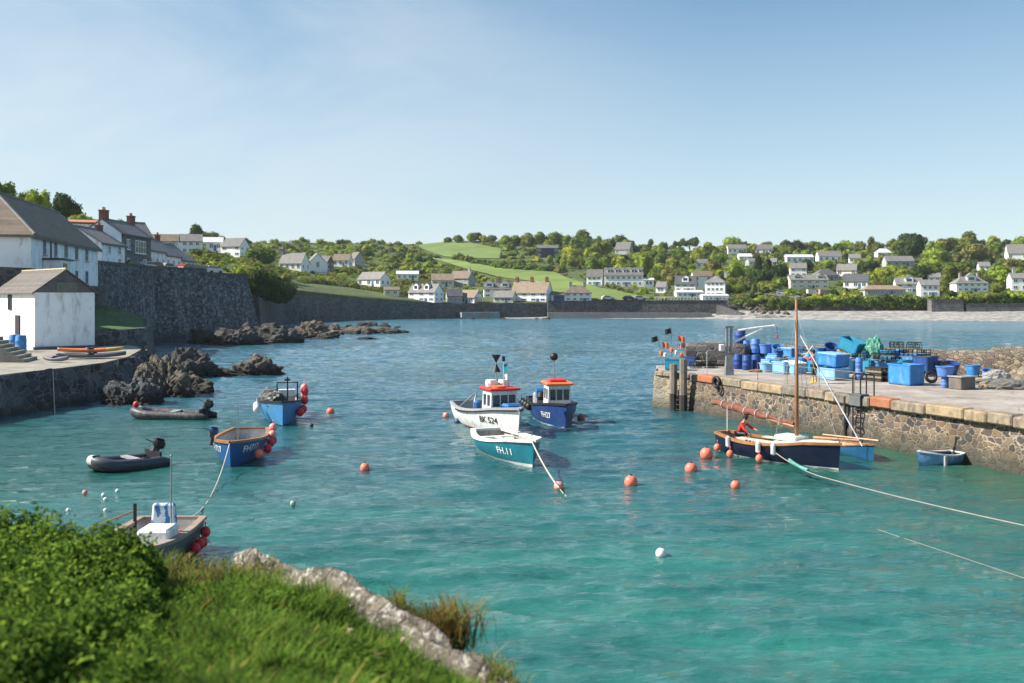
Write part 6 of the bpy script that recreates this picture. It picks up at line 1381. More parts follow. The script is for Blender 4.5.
for px, row, m, z, w_, hg, lab, tl in ((766, 361, dlight, .55, .85, .6, 'deep blue round tub on top right of the raised drums', 0), (777, 362, dlight, .5, .8, .6, 'round blue tub tipped on its side left of the covered boxes', .5), (766, 372, tubl, 0, .8, .55, 'pale round tub at the front right of the ribbed drum', 0),
    (945, 388, dlight, .6, .85, .5, 'round blue tub on top of the drum left of the grey metal box', 0), (950, 375, dblue, .1, .9, .65, 'large round blue tub behind the grey metal box', .25), (973, 377, tubm, .1, .8, .6, 'round blue tub against the parapet right of the grey metal box', 0), (936, 372, dblue, .2, .7, .5, 'dark blue tub behind the tyre', 0), (830, 366, dblue, .9, .8, .5, 'deep blue tub lying on top of the boxes behind the man', .6), (722, 366, boat_grey, 0, .6, .6, 'grey tub behind the foot of the crane', 0), (803, 369, dblue, .85, .8, .5, 'dark blue round tub on the back boxes just left of the man', .15), (819, 370, tubm, .9, .75, .5, 'mid blue round tub on the back boxes behind the man', 0), (988, 379, dlight, 0, .75, .5, 'pale blue round tub beside the grey rope heap', .3)):
    round_tub(px, row, m, lab, z, w_, hg, 0, tl)
BX = [(783, 373.5, tubl, 1.0, .8, .7, 0, -60, None, 0, 'pale blue box in front, left of the mast', None), (790, 363, tubm, 1.3, 1.0, .6, .3, -62, tubl, 0, 'blue box with pale lid at the back left of the mast', None), (795, 374, tubl, 1.0, .9, .62, 0, -70, boat_white, .1, 'whitish box with lid just left of the man on the pier', None),
 (807, 368, tubl, 1.2, .9, .75, .2, -63, None, 0, 'pale box behind the man on the pier', net_m), (775, 366, tubl, 1.0, .8, .6, .1, -58, tubm, 0, 'small blue lidded box beside the tipped tub', None),
 (833, 379.5, tubl, 1.35, 1.1, .62, 0, -63, None, 0, 'pale turquoise box at the bottom right of the man', None), (833, 378.5, tubm, 1.35, 1.1, .62, .7, -60, tubl, .06, 'blue box with swollen pale lid stacked upon the turquoise box', None),
 (851, 366, tubm, 1.2, 1.1, .75, .0, -55, None, 0, 'blue box in the second row under the tilted teal box', None), (850, 366, tubt, 1.3, 1.1, .75, .95, -48, None, .35, 'big teal box tilted on top of the heap', None), (864, 368, dblue, 1.1, .9, .75, .3, -63, None, 0, 'dark blue box half hidden left of the pallets', None),
 (906, 384.5, tubm, 1.45, 1.05, 1.05, 0, -63, None, 0, 'largest bright blue box standing by the iron ladder', None), (890, 370, tubt, 1.2, 1.0, .75, .35, -63, tubm, 0, 'teal lidded box behind the pallets', None), (912, 372, tubm, 1.6, 1.1, .8, .3, -63, None, 0, 'wide blue box behind the largest bright blue box', net_m),
 (925, 375, dblue, 1.1, .9, .9, .2, -63, None, 0, 'deep blue box between the pots and the tyre', None), (675, 370, tubt, 1.1, .9, .7, 0, -20, None, 0, 'blue box at the very head of the pier below the marker flags', net_m), (690, 366, dblue, 1.0, .8, .6, 0, -30, None, 0, 'dark blue box behind the timber fender posts', None)]
BX += [(px, rw, m, 1.15, .9, hg, 0, rz, None, 0, lab, fl) for px, rw, m, hg, rz, lab, fl in ((746, 366, tubl, .6, -60, 'pale box under the raised drums nearest the crane', None), (757, 367, tubm, .62, -66, 'blue box under the raised drums by the paler tubs', None), (768, 368, tubl, .55, -58, 'pale box under the deep blue round tub', None), (779, 368.5, tubm, .6, -64, 'blue box under the tipped round tub', net_m),
 (800, 371, tubm, .8, -60, 'mid blue box in the back row left of the man', None), (817, 372, tubt, .9, -66, 'teal box in the back row behind the man', net_m), (829, 372.5, tubm, .85, -58, 'blue box in the back row just right of the man', None), (842, 373, tubl, .9, -64, 'pale box in the back row beneath the tilted teal box', None), (868, 374, tubt, .85, -60, 'teal box in the back row beneath the green netting', None), (884, 375, tubm, .8, -66, 'mid blue box in the back row behind the pallets', net_m), (899, 376, tubt, .9, -60, 'teal box in the back row beneath the lobster pots', None))]
for px, row, m, w_, d_, hg, z, rz, lid, tl, lab, fl in BX: fish_box(px, row, m, lab, w_, d_, hg, z, rz, lid, tl, fill=fl)
# lobster pots
def pot(p, rz, label, m=black):
    o = thing('lobster_pot', label, 'pot', p, rz, 'lobster pots on the pier'); b = MB(); n = 9; hoops = []
    for k in range(4):
        x = -.36+.24*k; b.tube([(x, -.25, .02)]+[(x, .25*math.cos(PI-PI*i/8), .1+.32*math.sin(PI*i/8)) for i in range(9)]+[(x, .25, .02), (x, -.25, .02)], .018, 5)
    for a in range(7): ang = PI*a/6; b.tube([(-.38, .25*math.cos(ang), .1+.32*math.sin(ang)), (.38, .25*math.cos(ang), .1+.32*math.sin(ang))], .01, 4)
    for k in range(8): x = -.34+.1*k; b.tube([(x, .25*math.cos(PI-PI*i/6), .1+.32*math.sin(PI*i/6)) for i in range(7)], .006, 4)
    b.build('cage', m, o); b = MB(); b.box((0, 0, .02), (.78, .52, .04)); b.build('base', tim2, o); b = MB(); b.lathe((0, 0, .2), [(.08, 0), (.05, .2)], 8); b.build('funnel', P('net_green', (.05, .2, .12), .8), o); return o
g = gp(908, 377, ZP)
for i, (dx, dy, z, lab) in enumerate(((-.9, .6, 1.15, 'black lobster pot on the left of the upper row above the wide blue box'), (0, .3, 1.15, 'black lobster pot in the middle of the upper row above the wide blue box'), (.9, .0, 1.15, 'black lobster pot at the right end of the upper row'), (-.5, .4, 1.58, 'topmost black lobster pot left of centre on the heap'), (.4, .1, 1.58, 'topmost black lobster pot right of centre on the heap'), (-2.2, -.3, 0.0, 'lobster pot on the deck beside the pallets'))):
    pot((g.x+dx, g.y+dy, ZP+z), R(-35+7*i), lab)
g = gp(880, 376, ZP)
for i, (dx, dy, z, lab) in enumerate(((-1.0, .5, .88, 'lobster pot on the back boxes farthest left, beside the green netting'), (0, .3, .9, 'lobster pot on the back boxes directly behind the pallets'), (.7, .1, .9, 'lobster pot on the back boxes just left of the upper row'))): pot((g.x+dx, g.y+dy, ZP+z), R(20-9*i), lab)
g = gp(940, 377, ZP)
for i, (dx, dy, z, lab) in enumerate(((.0, 0, 0, 'lower lobster pot on the deck behind the round tub'), (.1, .05, .44, 'upper lobster pot stacked behind the round tub'), (2.2, -1.0, 0, 'lobster pot alone against the parapet between the two tubs'))): pot((g.x+dx, g.y+dy, ZP+z), R(-30+15*i), lab)
g = gp(790, 368, ZP)
for i, (dx, dy, z, lab) in enumerate(((-.5, .2, .95, 'lobster pot on the lidded box left of the mast'), (.6, .0, .95, 'lobster pot on the boxes just right of the mast'))): pot((g.x+dx, g.y+dy, ZP+z), R(10+25*i), lab)
g = gp(705, 368, ZP)
for i, (dx, dy, z, lab) in enumerate(((-.6, 0, 0, 'dark pot on the deck right of the timber posts, left one'), (.4, .2, 0, 'dark pot on the deck before the masonry block, right one'), (-.1, .1, .44, 'dark pot stacked on two others before the masonry block'))): pot((g.x+dx, g.y+dy, ZP+z), R(15*i), lab)
# pallets
g = gp(879, 381, ZP); o = thing('pallet_stack', 'stack of dark weathered pallets between the pale blue drums and the largest blue box', 'pallets', (g.x, g.y, ZP), R(-63))
for k in range(5):
    b = MB()
    for j in range(5): b.box((-.5+.25*j, 0, .14+k*.15), (.16, .95, .02))
    for j in range(3): b.box((0, -.42+.42*j, .08+k*.15), (1.15, .09, .1))
    b.build('pallet', tim2 if k % 2 else tim, o)
# metal box, nets, tyres
g = gp(962, 389, ZP); o = thing('metal_chest', 'grey metal chest with lid standing on the deck right of the blue tubs', 'chest', (g.x, g.y, ZP), R(-63)); b = MB(); b.box((0, 0, .3), (.75, 1.05, .6), bev=.03); b.build('body', P('chest_grey', (.12, .12, .11), .6, var=.25, dirt=(.2, .13, .08)), o); b = MB(); b.box((0, 0, .63), (.85, 1.15, .06), bev=.015); b.build('lid', P('lid_grey', (.28, .28, .27), .6, dirt=(.4, .38, .33)), o)
def net_pile(px, row, s, m, label, z=0.0, seed=0, name='net_heap'):
    g = gp(px, row, ZP); o = heap(None, name, (g.x, g.y, ZP+z+s[2]*.3), s, m, seed, 4); tag(o, label, 'net'); return o
net_pile(996, 380, (.75, .5, .42), P('coil_grey', (.3, .29, .27), .9, var=.4, bump=1, scale=9), 'round grey heap of rope against the parapet', 0, 3); net_pile(1013, 389, (1.2, .5, .35), P('net_dark', (.16, .15, .13), .9, var=.4, bump=1, scale=9), 'low dark net heap at the right edge of the deck', 0, 5); net_pile(1000, 384, (1.5, .6, .22), net_m, 'flat spread of netting before the grey rope heap', 0, 8)
o = net_pile(873, 366, (.7, .5, .9), P('net_green_white', (.04, .26, .16), .85, var=.3, dirt=(.6, .68, .62), scale=5), 'pointed heap of green and white netting on the boxes', .6, 11); o.scale = (1, 1, 1.3)
net_pile(800, 367, (1.0, .5, .3), net_m, 'grey netting draped over the pale boxes', .6, 14); net_pile(812, 366, (.8, .5, .4), P('net_olive', (.15, .18, .12), .9, var=.4), 'olive netting piled behind the man', .85, 15); net_pile(770, 371, (.4, .3, .2), P('net_green2', (.03, .25, .1), .9), 'small bright green net bundle at the foot of the tubs', 0, 16); net_pile(757, 372, (.5, .3, .13), P('rope_brown', (.25, .12, .06), .9), 'brown rope heap in front of the ribbed drum', 0, 17)
net_pile(845, 356, (.35, .3, .3), yellow, 'small yellow bundle on top of the boxes', 1.2, 18)
o = rock('stone', None, gp(985, 388, ZP)+Vector((0, 0, .15)), (.35, .28, .3), 77, coping_stone, sub=3); tag(o, 'loose tan stone on the deck right of the grey metal chest', 'stone')
def torus(b, c, R0, r0, M=None, n=20, k=8):
    M = M or Matrix.Identity(3); c = Vector(c); b.tube([c+M @ Vector((R0*math.cos(2*PI*i/n), R0*math.sin(2*PI*i/n), 0)) for i in range(n+1)], r0, k, caps=False)
g = gp(931, 383, ZP); o = thing('tyre', 'old black tyre leaning against the blue boxes', 'tyre', (g.x, g.y, ZP+.32), 0); b = MB(); torus(b, (0, 0, 0), .26, .09, Matrix.Rotation(R(70), 3, 'X')); b.build('tyre_ring', black, o, smooth=True); b = MB(); torus(b, (0, .02, 0), .17, .02, Matrix.Rotation(R(70), 3, 'X')); b.build('rim', boat_grey, o)
q = Vector(P1)+dv*2.9-nv*.12; o = thing('tyre_fender', 'black tyre and rope fender hanging over the pier edge', 'tyre', (q.x, q.y, ZP-.3), math.atan2(dv.y, dv.x)); b = MB(); torus(b, (0, -.08, .05), .27, .1, Matrix.Rotation(R(90), 3, 'X')); b.build('tyre_ring', black, o, smooth=True); b = MB(); torus(b, (.3, -.08, -.35), .2, .06, Matrix.Rotation(R(80), 3, 'X')); b.build('rope_loop', P('dark_rope', (.06, .05, .045), .9), o)
# crane
g = gp(729, 375, ZP); o = thing('crane', 'grey steel pier crane with long white jib and hanging hook', 'crane', (g.x, g.y, ZP)); k = g.y/F; cg = P('crane_grey', (.22, .24, .26), .5, var=.2, metal=.2, dirt=(.2, .12, .08))
b = MB(); b.box((0, 0, .6), (.5, .45, 1.2), taper=.7); b.build('pedestal', cg, o)
b = MB(); b.box((-.13, 0, 1.98), (.1, .2, 1.6)); b.box((.13, 0, 1.98), (.1, .2, 1.6)); b.box((0, 0, 2.82), (.5, .26, .1)); b.build('post', cg, o)
b = MB(); b.tube([(.12, 0, 2.55), (1.6, -.1, 2.78), (2.75, -.2, 2.92)], [.06, .055, .045], 8); b.box((2.72, -.2, 2.9), (.3, .14, .14)); b.build('jib', boat_white, o)
b = MB(); b.tube([(.12, 0, 1.85), (1.9, -.12, 2.72)], .055, 8); b.build('brace', boat_white, o); b = MB(); b.box((-.42, 0, 1.6), (.3, .3, .4), bev=.04); b.build('winch', boat_white, o)
b = MB(); b.tube([(2.75, -.2, 2.85), (2.76, -.2, 2.35)], .015, 5); b.build('cable', black, o); b = MB(); b.box((2.76, -.2, 2.28), (.1, .1, .2), bev=.03); b.tube([(2.76, -.2, 2.18), (2.82, -.2, 2.1), (2.78, -.2, 2.03), (2.71, -.2, 2.08)], .02, 6); b.build('hook', red, o)
# marker flags at the pier head
g = gp(672, 369, ZP)
for i, (dx, lean, hgt, c1, lab) in enumerate(((-.7, -.35, 1.9, black, 'black marker flag leaning farthest left at the pier head'), (-.35, -.3, 1.5, orange, 'orange marker flag second from the left at the pier head'), (.0, -.05, 2.4, black, 'tallest black marker flag at the pier head'), (.3, .2, 1.9, orange, 'orange marker flag right of the tallest one'), (.6, .35, 1.5, P('flag_pink', (.6, .25, .2), .8), 'faded pink marker flag leaning right at the pier head'))):
    o = thing('marker_flag', lab, 'flag', (g.x+dx*.8, g.y+.3*(i % 2), ZP+.2), 0, 'dan buoy flags at the pier head'); b = MB(); b.tube([(0, 0, 0), (lean, 0, hgt)], .02, 6); b.build('pole', tim2, o); flag(o, (lean+.01, 0, hgt), -.42 if i % 2 else .4, .34, c1); b = MB(); b.lathe((lean*.35, 0, hgt*.35), [(.05, 0), (.11, .05), (.11, .25), (.05, .3)], 10); b.build('float', [orange, boat_white][i % 2], o)
# ------------------------------------------------------------------ kayaks, drum, benches by the shed
def kayak(p, rz, m, m2, label, tilt=0.0, L=4.0):
    o = thing('kayak', label, 'kayak', p, rz); o.rotation_euler.x = tilt; b = MB(); n = 22; vs = []; K = 12
    for i in range(n+1):
        t = i/n; x = L*(t-.5); w_ = .34*math.sin(PI*min(.98, max(.02, t)))**.7; zb = .16*(abs(2*t-1))**3; zt = .3+.1*(abs(2*t-1))**2
        for k in range(K): a = 2*PI*k/K; vs.append((x, w_*math.cos(a), (zb+zt)/2+(zt-zb)/2*math.sin(a)))
    for i in range(n):
        for k in range(K): b.f.append((i*K+k, i*K+(k+1) % K, (i+1)*K+(k+1) % K, (i+1)*K+k)); b.mi.append(1 if i > n*.72 else 0)
    b.f += [tuple(range(K)), tuple(range(n*K, n*K+K))]; b.mi += [0, 1]; b.v = vs; b.build('hull', [m, m2], o, smooth=True)
    b = MB(); b.lathe((-.1, 0, .3), [(.3, 0), (.26, .06), (.2, .0)], 16); b.build('cockpit', black, o); return o
g = gp(91, 358, 2.35); kayak((g.x, g.y, 2.75), R(28), P('kayak_orange', (.75, .2, .06), .45, var=.15), P('kayak_yellow', (.65, .42, .12), .45), 'orange kayak with yellow end lying on top of the grey ones by the shed', L=4.4)
kayak((g.x+.35, g.y-.75, 2.42), R(24), P('kayak_grey', (.09, .1, .13), .5), P('kayak_grey', (.09, .1, .13), .5), 'grey kayak in front under the orange one', L=4.6); kayak((g.x+.2, g.y+.15, 2.4), R(26), P('kayak_navy', (.1, .12, .17), .5), P('kayak_navy', (.1, .12, .17), .5), 'dark grey kayak behind under the orange one', L=4.2)
g = gp(56, 362, 2.35); kayak((g.x, g.y, 2.4), R(-10), P('upturned_grey', (.14, .14, .15), .6), P('upturned_grey', (.14, .14, .15), .6), 'small grey upturned tender left of the kayaks', L=1.9)
for i, (px, lab) in enumerate(((14.5, 'blue drum by the shed door, left one'), (21, 'blue drum by the shed door, right one'))):
    o = drum(px, 350, tubm, lab, 0, 1.45, group='blue drums beside the shed door'); g = gp(px, 351+i, 2.33); o.location = (g.x, g.y, 2.34)
def bench(p, rz, label):
    o = thing('picnic_bench', label, 'bench', p, rz, 'picnic benches on the small lawn'); b = MB()
    for k in range(5): b.box((0, -.32+.16*k, .74), (1.8, .14, .04))
    b.build('table_top', tim2, o)
    for s_ in (-1, 1): b = MB(); b.box((0, s_*.72, .45), (1.8, .25, .04)); b.build('seat', tim2, o); b = MB(); b.tube([(s_*.7, -.6, 0), (s_*.7, -.2, .73)], .04, 4); b.tube([(s_*.7, .6, 0), (s_*.7, .2, .73)], .04, 4); b.box((s_*.7, 0, .42), (.05, 1.5, .08)); b.build('leg_frame', tim2, o)
bench((*plan(124, 99), 4.35), R(20), 'picnic bench at the right end of the small lawn'); bench((*plan(114, 108), 4.9), R(40), 'picnic bench in the middle of the small lawn'); bench((*plan(103, 118), 5.5), R(10), 'picnic bench farthest back on the small lawn')
# ------------------------------------------------------------------ cars
tyre_m = P('car_tyre', (.02, .02, .02), .9)
def car(p, rz, m, label, van=False, group='parked cars'):
    o = thing('parked_van' if van else 'parked_car', label, 'van' if van else 'car', p, rz, group); b = MB()
    prof = [(-2.0, .35), (2.0, .35), (2.05, .7), (1.9, .92), (1.0, 1.0), (.35, 1.45), (-1.2, 1.47), (-1.95, 1.0), (-2.1, .8)] if not van else [(-2.3, .4), (2.3, .4), (2.35, .9), (1.9, 1.2), (1.35, 1.95), (-2.3, 2.05)]
    b.prism(prof, -.85, .85); b.build('body', m, o); gl = [(.9, 1.0), (.36, 1.38), (-1.15, 1.4), (-1.8, 1.0)] if not van else [(1.75, 1.25), (1.3, 1.8), (.5, 1.8), (.5, 1.25)]
    for sg in (-1, 1): b = MB(); b.prism(gl, sg*.853-.006, sg*.853+.006); b.build('side_window', glass_dark, o)
    for x in (-1.25, 1.3):
        for sg in (-1, 1): b = MB(); b.lathe((x, sg*.8, .32), [(.32, -.1), (.33, 0), (.32, .1)], 12, Matrix.Rotation(R(90), 3, 'X')); b.build('wheel', tyre_m, o)
    return o
CC = {'white': boat_white, 'silver': P('car_silver', (.4, .42, .44), .3, metal=.4), 'dark grey': P('car_grey', (.06, .065, .07), .3), 'red': P('car_red', (.2, .015, .015), .3), 'black': P('car_black', (.015, .015, .018), .25), 'blue': P('car_blue', (.03, .1, .25), .3)}
PC = [plan(128, 143), plan(158, 150), plan(208, 163), plan(245, 171)]
for i, (px, D, cn, rz, lab) in enumerate(((131, 142.5, 'dark grey', 75, 'dark grey car parked before the tall stone house'), (146, 147, 'white', 85, 'white car parked where the terrace cottages begin'), (156, 151, 'dark grey', 88, 'dark grey car parked by the first terrace cottage'), (166, 154.5, 'silver', 80, 'silver car on the harbour wall by the middle terrace cottage'), (187, 160, 'red', 70, 'red car near the last terrace cottage'), (194, 163, 'dark grey', 60, 'dark grey car right of the red one on the harbour wall'), (202, 165, 'silver', 60, 'silver car in the row at the end of the harbour wall'), (211, 168, 'white', 60, 'white car farthest right on the harbour wall'))):
    x, y = plan(px, D); car((x, y, 10.45+(.0)), R(rz), CC[cn], lab, group='cars parked on the harbour wall road')
for i, (px, row, cn, lab) in enumerate(((748, 286, 'black', 'black car highest in the hillside car park'), (753, 288, 'white', 'white car second from the top in the hillside car park'), (759, 289.5, 'dark grey', 'dark grey car third from the top in the hillside car park'), (765, 291, 'silver', 'silver car halfway down the hillside car park'), (771, 292.5, 'blue', 'blue car just below halfway in the hillside car park'), (777, 294, 'white', 'white car near the bottom of the hillside car park'), (783, 295, 'silver', 'silver car lowest in the hillside car park'), (608, 300.5, 'white', 'white car on the promenade by the hipped cottage'), (629, 300.5, 'black', 'black car on the promenade below the long hotel'), (640, 300.5, 'silver', 'silver car on the promenade below the hotel annexe'), (724, 299.5, 'white', 'white car right of the square hotel'))):
    g = ground_at(px, row); car((g.x, g.y, g.z+.1), R(-20 if row < 300 else 5), CC[cn], lab, group='cars parked around the bay')
g = ground_at(814, 296); car((g.x, g.y, g.z+.1), R(5), CC['white'], 'white van on the green cliff top below the bay fronted villa', True, 'vans on the green cliff top'); g = ground_at(826, 296); car((g.x, g.y, g.z+.1), R(5), P('van_tan', (.45, .3, .22), .5), 'tan van on the green cliff top beside the white one', True, 'vans on the green cliff top')
# car park surface
V = []
for px, ra_, rb_ in ((738, 281, 287), (750, 283, 291), (765, 287, 295), (780, 291, 297.5), (792, 294.5, 299), (800, 297, 300.5)):
    for k in range(5): g = ground_at(px, ra_+(rb_-ra_)*k/4); V.append((g.x, g.y, g.z+.35))
struct(npmesh('car_park_road', np.array(V), grid_faces(6, 5), paint('tarmac', (.14, .14, .15), .9, .15, .5, kind='World')))
# ------------------------------------------------------------------ people
def skin_part(name, joints, edges, m, parent, lvl=2):
    """joints: {key: (xyz, radius)}"""
    ks = list(joints); me = bpy.data.meshes.new(name); me.from_pydata([joints[k][0] for k in ks], [(ks.index(a), ks.index(b)) for a, b in edges], []); me.materials.append(m)
    o = bpy.data.objects.new(name, me); col.objects.link(o); o.parent = parent; md = o.modifiers.new('skin', 'SKIN'); md.use_smooth_shade = True; md.branch_smoothing = .4
    lay = me.skin_vertices[0].data if me.skin_vertices else None
    if lay is None:
        bm = bmesh.new(); bm.from_mesh(me); bm.verts.layers.skin.verify(); bm.to_mesh(me); bm.free(); lay = me.skin_vertices[0].data
    for i, k in enumerate(ks): r_ = joints[k][1]; lay[i].radius = r_ if isinstance(r_, tuple) else (r_, r_)
    lay[0].use_root = True; s_ = o.modifiers.new('sub', 'SUBSURF'); s_.levels = s_.render_levels = lvl; return o
def person(label, loc, rz, J, top, legm, bootm, hairm, cap=None):
    """J: joint positions with x forward, y left"""
    o = thing('person', label, 'person', loc, rz); V_ = {k: Vector(v) for k, v in J.items()}
    jt = {'pel': (V_['pel'], (.13, .11)), 'spine': ((V_['pel']+V_['neck'])/2, (.13, .1)), 'chest': (V_['pel'].lerp(V_['neck'], .78), (.15, .11)), 'neck': (V_['neck'], .055), 'headb': (V_['neck'].lerp(V_['head'], .45), .075), 'head': (V_['head'], (.085, .1)), 'crown': (V_['head']+Vector((0, 0, .09)), .06)}
    ed = [('pel', 'spine'), ('spine', 'chest'), ('chest', 'neck'), ('neck', 'headb'), ('headb', 'head'), ('head', 'crown')]
    for s_ in 'lr':
        jt['sh'+s_] = (V_['sh'+s_], .055); jt['el'+s_] = (V_['el'+s_], .042); jt['wr'+s_] = (V_['wr'+s_], .03); d = (V_['wr'+s_]-V_['el'+s_]).normalized(); jt['pa'+s_] = (V_['wr'+s_]+d*.07, (.042, .02))
        jt['hi'+s_] = (V_['hi'+s_], .09); jt['kn'+s_] = (V_['kn'+s_], .058); jt['an'+s_] = (V_['an'+s_], .042); jt['to'+s_] = (V_['an'+s_]+Vector((.16, 0, -.05)), .035)
        ed += [('chest', 'sh'+s_), ('sh'+s_, 'el'+s_), ('el'+s_, 'wr'+s_), ('wr'+s_, 'pa'+s_), ('pel', 'hi'+s_), ('hi'+s_, 'kn'+s_), ('kn'+s_, 'an'+s_), ('an'+s_, 'to'+s_)]
        sd = d.cross(Vector((0, 0, 1))); sd = sd.normalized() if sd.length > .1 else Vector((1, 0, 0)); up = sd.cross(d)
        for q, ln in ((-1.5, .055), (-.5, .07), (.5, .067), (1.5, .05)):
            k1 = f'f{q}{s_}'; jt[k1] = (V_['wr'+s_]+d*.115+sd*q*.019, .009); k2 = k1+'t'; jt[k2] = (jt[k1][0]+d*ln*.6-up*ln*.5, .007); ed += [('pa'+s_, k1), (k1, k2)]
        jt['th'+s_] = (V_['wr'+s_]+d*.05+sd*.045, .011); jt['tt'+s_] = (V_['wr'+s_]+d*.09+sd*.06-up*.02, .009); ed += [('pa'+s_, 'th'+s_), ('th'+s_, 'tt'+s_)]
    skin_part('body', jt, ed, skin, o)
    tj = {k: (jt[k][0], tuple(np.array(jt[k][1] if isinstance(jt[k][1], tuple) else (jt[k][1],)*2)*f)) for k, f in (('pel', 1.3), ('spine', 1.35), ('chest', 1.3), ('shl', 1.4), ('shr', 1.4), ('ell', 1.35), ('elr', 1.35), ('wrl', 1.3), ('wrr', 1.3))}
    skin_part('jacket', tj, [('pel', 'spine'), ('spine', 'chest'), ('chest', 'shl'), ('chest', 'shr'), ('shl', 'ell'), ('shr', 'elr'), ('ell', 'wrl'), ('elr', 'wrr')], top, o)
    lj = {'pel': (jt['pel'][0], (.16, .135))}
    for s_ in 'lr': lj['hi'+s_] = (jt['hi'+s_][0], .105); lj['kn'+s_] = (jt['kn'+s_][0], .078); lj['sn'+s_] = (jt['kn'+s_][0].lerp(jt['an'+s_][0], .35), .07)
    skin_part('trousers', lj, [('pel', 'hil'), ('pel', 'hir'), ('hil', 'knl'), ('hir', 'knr'), ('knl', 'snl'), ('knr', 'snr')], legm, o)
    for s_ in 'lr':
        a = jt['an'+s_][0]; bj = {'a': (jt['kn'+s_][0].lerp(a, .4), .062), 'b': (a+Vector((0, 0, .02)), .055), 'c': (a+Vector((.02, 0, -.04)), .05), 'd': (a+Vector((.17, 0, -.05)), .045)}
        skin_part('boot', bj, [('a', 'b'), ('b', 'c'), ('c', 'd')], bootm, o)
    b = MB(); hd = V_['head']; b.ball(hd+Vector((-.025, 0, .045)), .112, 14); hr = b.build('hair', hairm, o, smooth=True)
    fx = hd+Vector((.09, 0, 0)); b = MB(); b.box(fx+Vector((.015, 0, -.01)), (.03, .022, .045), taper=.5); b.build('nose', skin, o)
    for sg in (-1, 1): b = MB(); b.ball(fx+Vector((-.012, sg*.035, .02)), .013, 8); b.build('eye', ink_k, o); b = MB(); b.ball(hd+Vector((0, sg*.1, .0)), .025, 8); b.build('ear', skin, o)
    b = MB(); b.box(fx+Vector((0, 0, -.055)), (.012, .045, .01)); b.build('mouth', red, o)
    if cap: b = MB(); b.lathe(hd+Vector((0, 0, .06)), [(.115, 0), (.11, .05), (.06, .09)], 14); b.box(hd+Vector((.13, 0, .07)), (.1, .13, .015)); b.build('cap', cap, o)
    return o
hair = P('hair_dark', (.02, .015, .012), .8)
J1 = dict(pel=(0, 0, .98), neck=(.03, 0, 1.5), head=(.06, 0, 1.64), shl=(.02, .19, 1.43), elr=(.12, -.3, 1.2), ell=(.2, .34, 1.25), wrl=(.42, .22, 1.4), wrr=(.36, -.2, 1.28), shr=(.02, -.19, 1.43), hil=(0, .1, .92), hir=(0, -.1, .92), knl=(.04, .14, .5), knr=(-.02, -.2, .5), anl=(0, .18, .09), anr=(-.05, -.3, .09))
def checks():
    s = new('red_check'); v = s.coord('Object', (1, 1, 1)); c = s.ramp(s.n('ShaderNodeTexVoronoi', {'Vector': v, 'Scale': 9.0}).outputs['Distance'], [(.5, (.5, .025, .03)), (.62, (.6, .4, .38))]); return s.out(c, .8)
g = gp(814, 383.5, ZP); m1 = person('man on the pier in a red patterned jacket, dark trousers and yellow boots', (g.x, g.y, ZP+.002), R(150), J1, P('jacket_patterned', (.5, .03, .035), .8, dirt=(.6, .4, .38), scale=5), P('trousers_dark', (.03, .04, .05), .8), yellow, hair)
b = MB(); b.tube([(.46, .24, 1.36), (.2, -.55, 1.95)], .025, 6); o = b.build('white_pole', boat_white); o.location = m1.location; o.rotation_euler.z = m1.rotation_euler.z; tag(o, 'short white pole held by the man on the pier', 'pole')
J2 = dict(pel=(-.1, 0, .42), neck=(.12, 0, .92), head=(.2, 0, 1.05), shl=(.1, .19, .85), shr=(.1, -.19, .85), ell=(.32, .3, .62), elr=(.3, -.3, .62), wrl=(.55, .2, .6), wrr=(.5, -.28, .48), hil=(-.1, .1, .38), hir=(-.1, -.1, .38), knl=(.3, .15, .42), knr=(.3, -.15, .42), anl=(.32, .15, .02), anr=(.34, -.15, .02))
MS = Mx(SAIL); pp = MS @ Vector((-sail_L*.30, -.1, .48)); m2 = person('sailor in a red jacket and black trousers bending in the stern of the sailing boat', tuple(pp), SAIL.rotation_euler.z+R(10), J2, P('jacket_red', (.55, .02, .02), .7), P('oilskin_black', (.015, .017, .025), .5), black, hair, P('cap_black', (.02, .02, .025), .8))
# ------------------------------------------------------------------ the bank in the foreground
CPX = [-400, -100, 0, 120, 200, 235, 300, 380, 440, 480, 540, 640, 760]; CD = [11, 10.6, 10.2, 9.7, 9.1, 8.6, 7.9, 7.0, 6.5, 6.1, 5.6, 5.0, 4.4]; CR_ = [640, 615, 603, 590, 580, 577, 597, 640, 676, 703, 745, 830, 940]
def crest(px): return interp(px, CPX, CD), interp(px, CPX, CR_)
def bank_point(px, s):
    D1, row = crest(px); z1 = z_at(row, D1)
    if s <= 1: D = 1.6+(D1-1.6)*s; z = 5.5+(z1-5.5)*s**.9
    else: k = s-1; D = D1+k*1.6; z = z1-4.6*(k**.8)
    x = (px-CX)/F*D; z += .10*mnoise.noise(Vector((x*.9, D*.9, 0)))+.03*mnoise.noise(Vector((x*4, D*4, 3)))
    return Vector((x, D, z))
rows = []; pxs = np.arange(-400, 781, 10); ss = list(np.linspace(0, 1, 46))+[1.03, 1.08, 1.15, 1.25, 1.4, 1.6, 1.8, 2.0, 2.3]
for s_ in ss:
    for px in pxs: rows.append(tuple(bank_point(px, s_)))
soil = paint('bank_soil', (.035, .045, .018), .95, .4, 3, (.08, .06, .035), 1.0, kind='World')
bank = npmesh('grassy_bank', np.array(rows), grid_faces(len(ss), len(pxs)), soil, smooth=True); struct(bank)
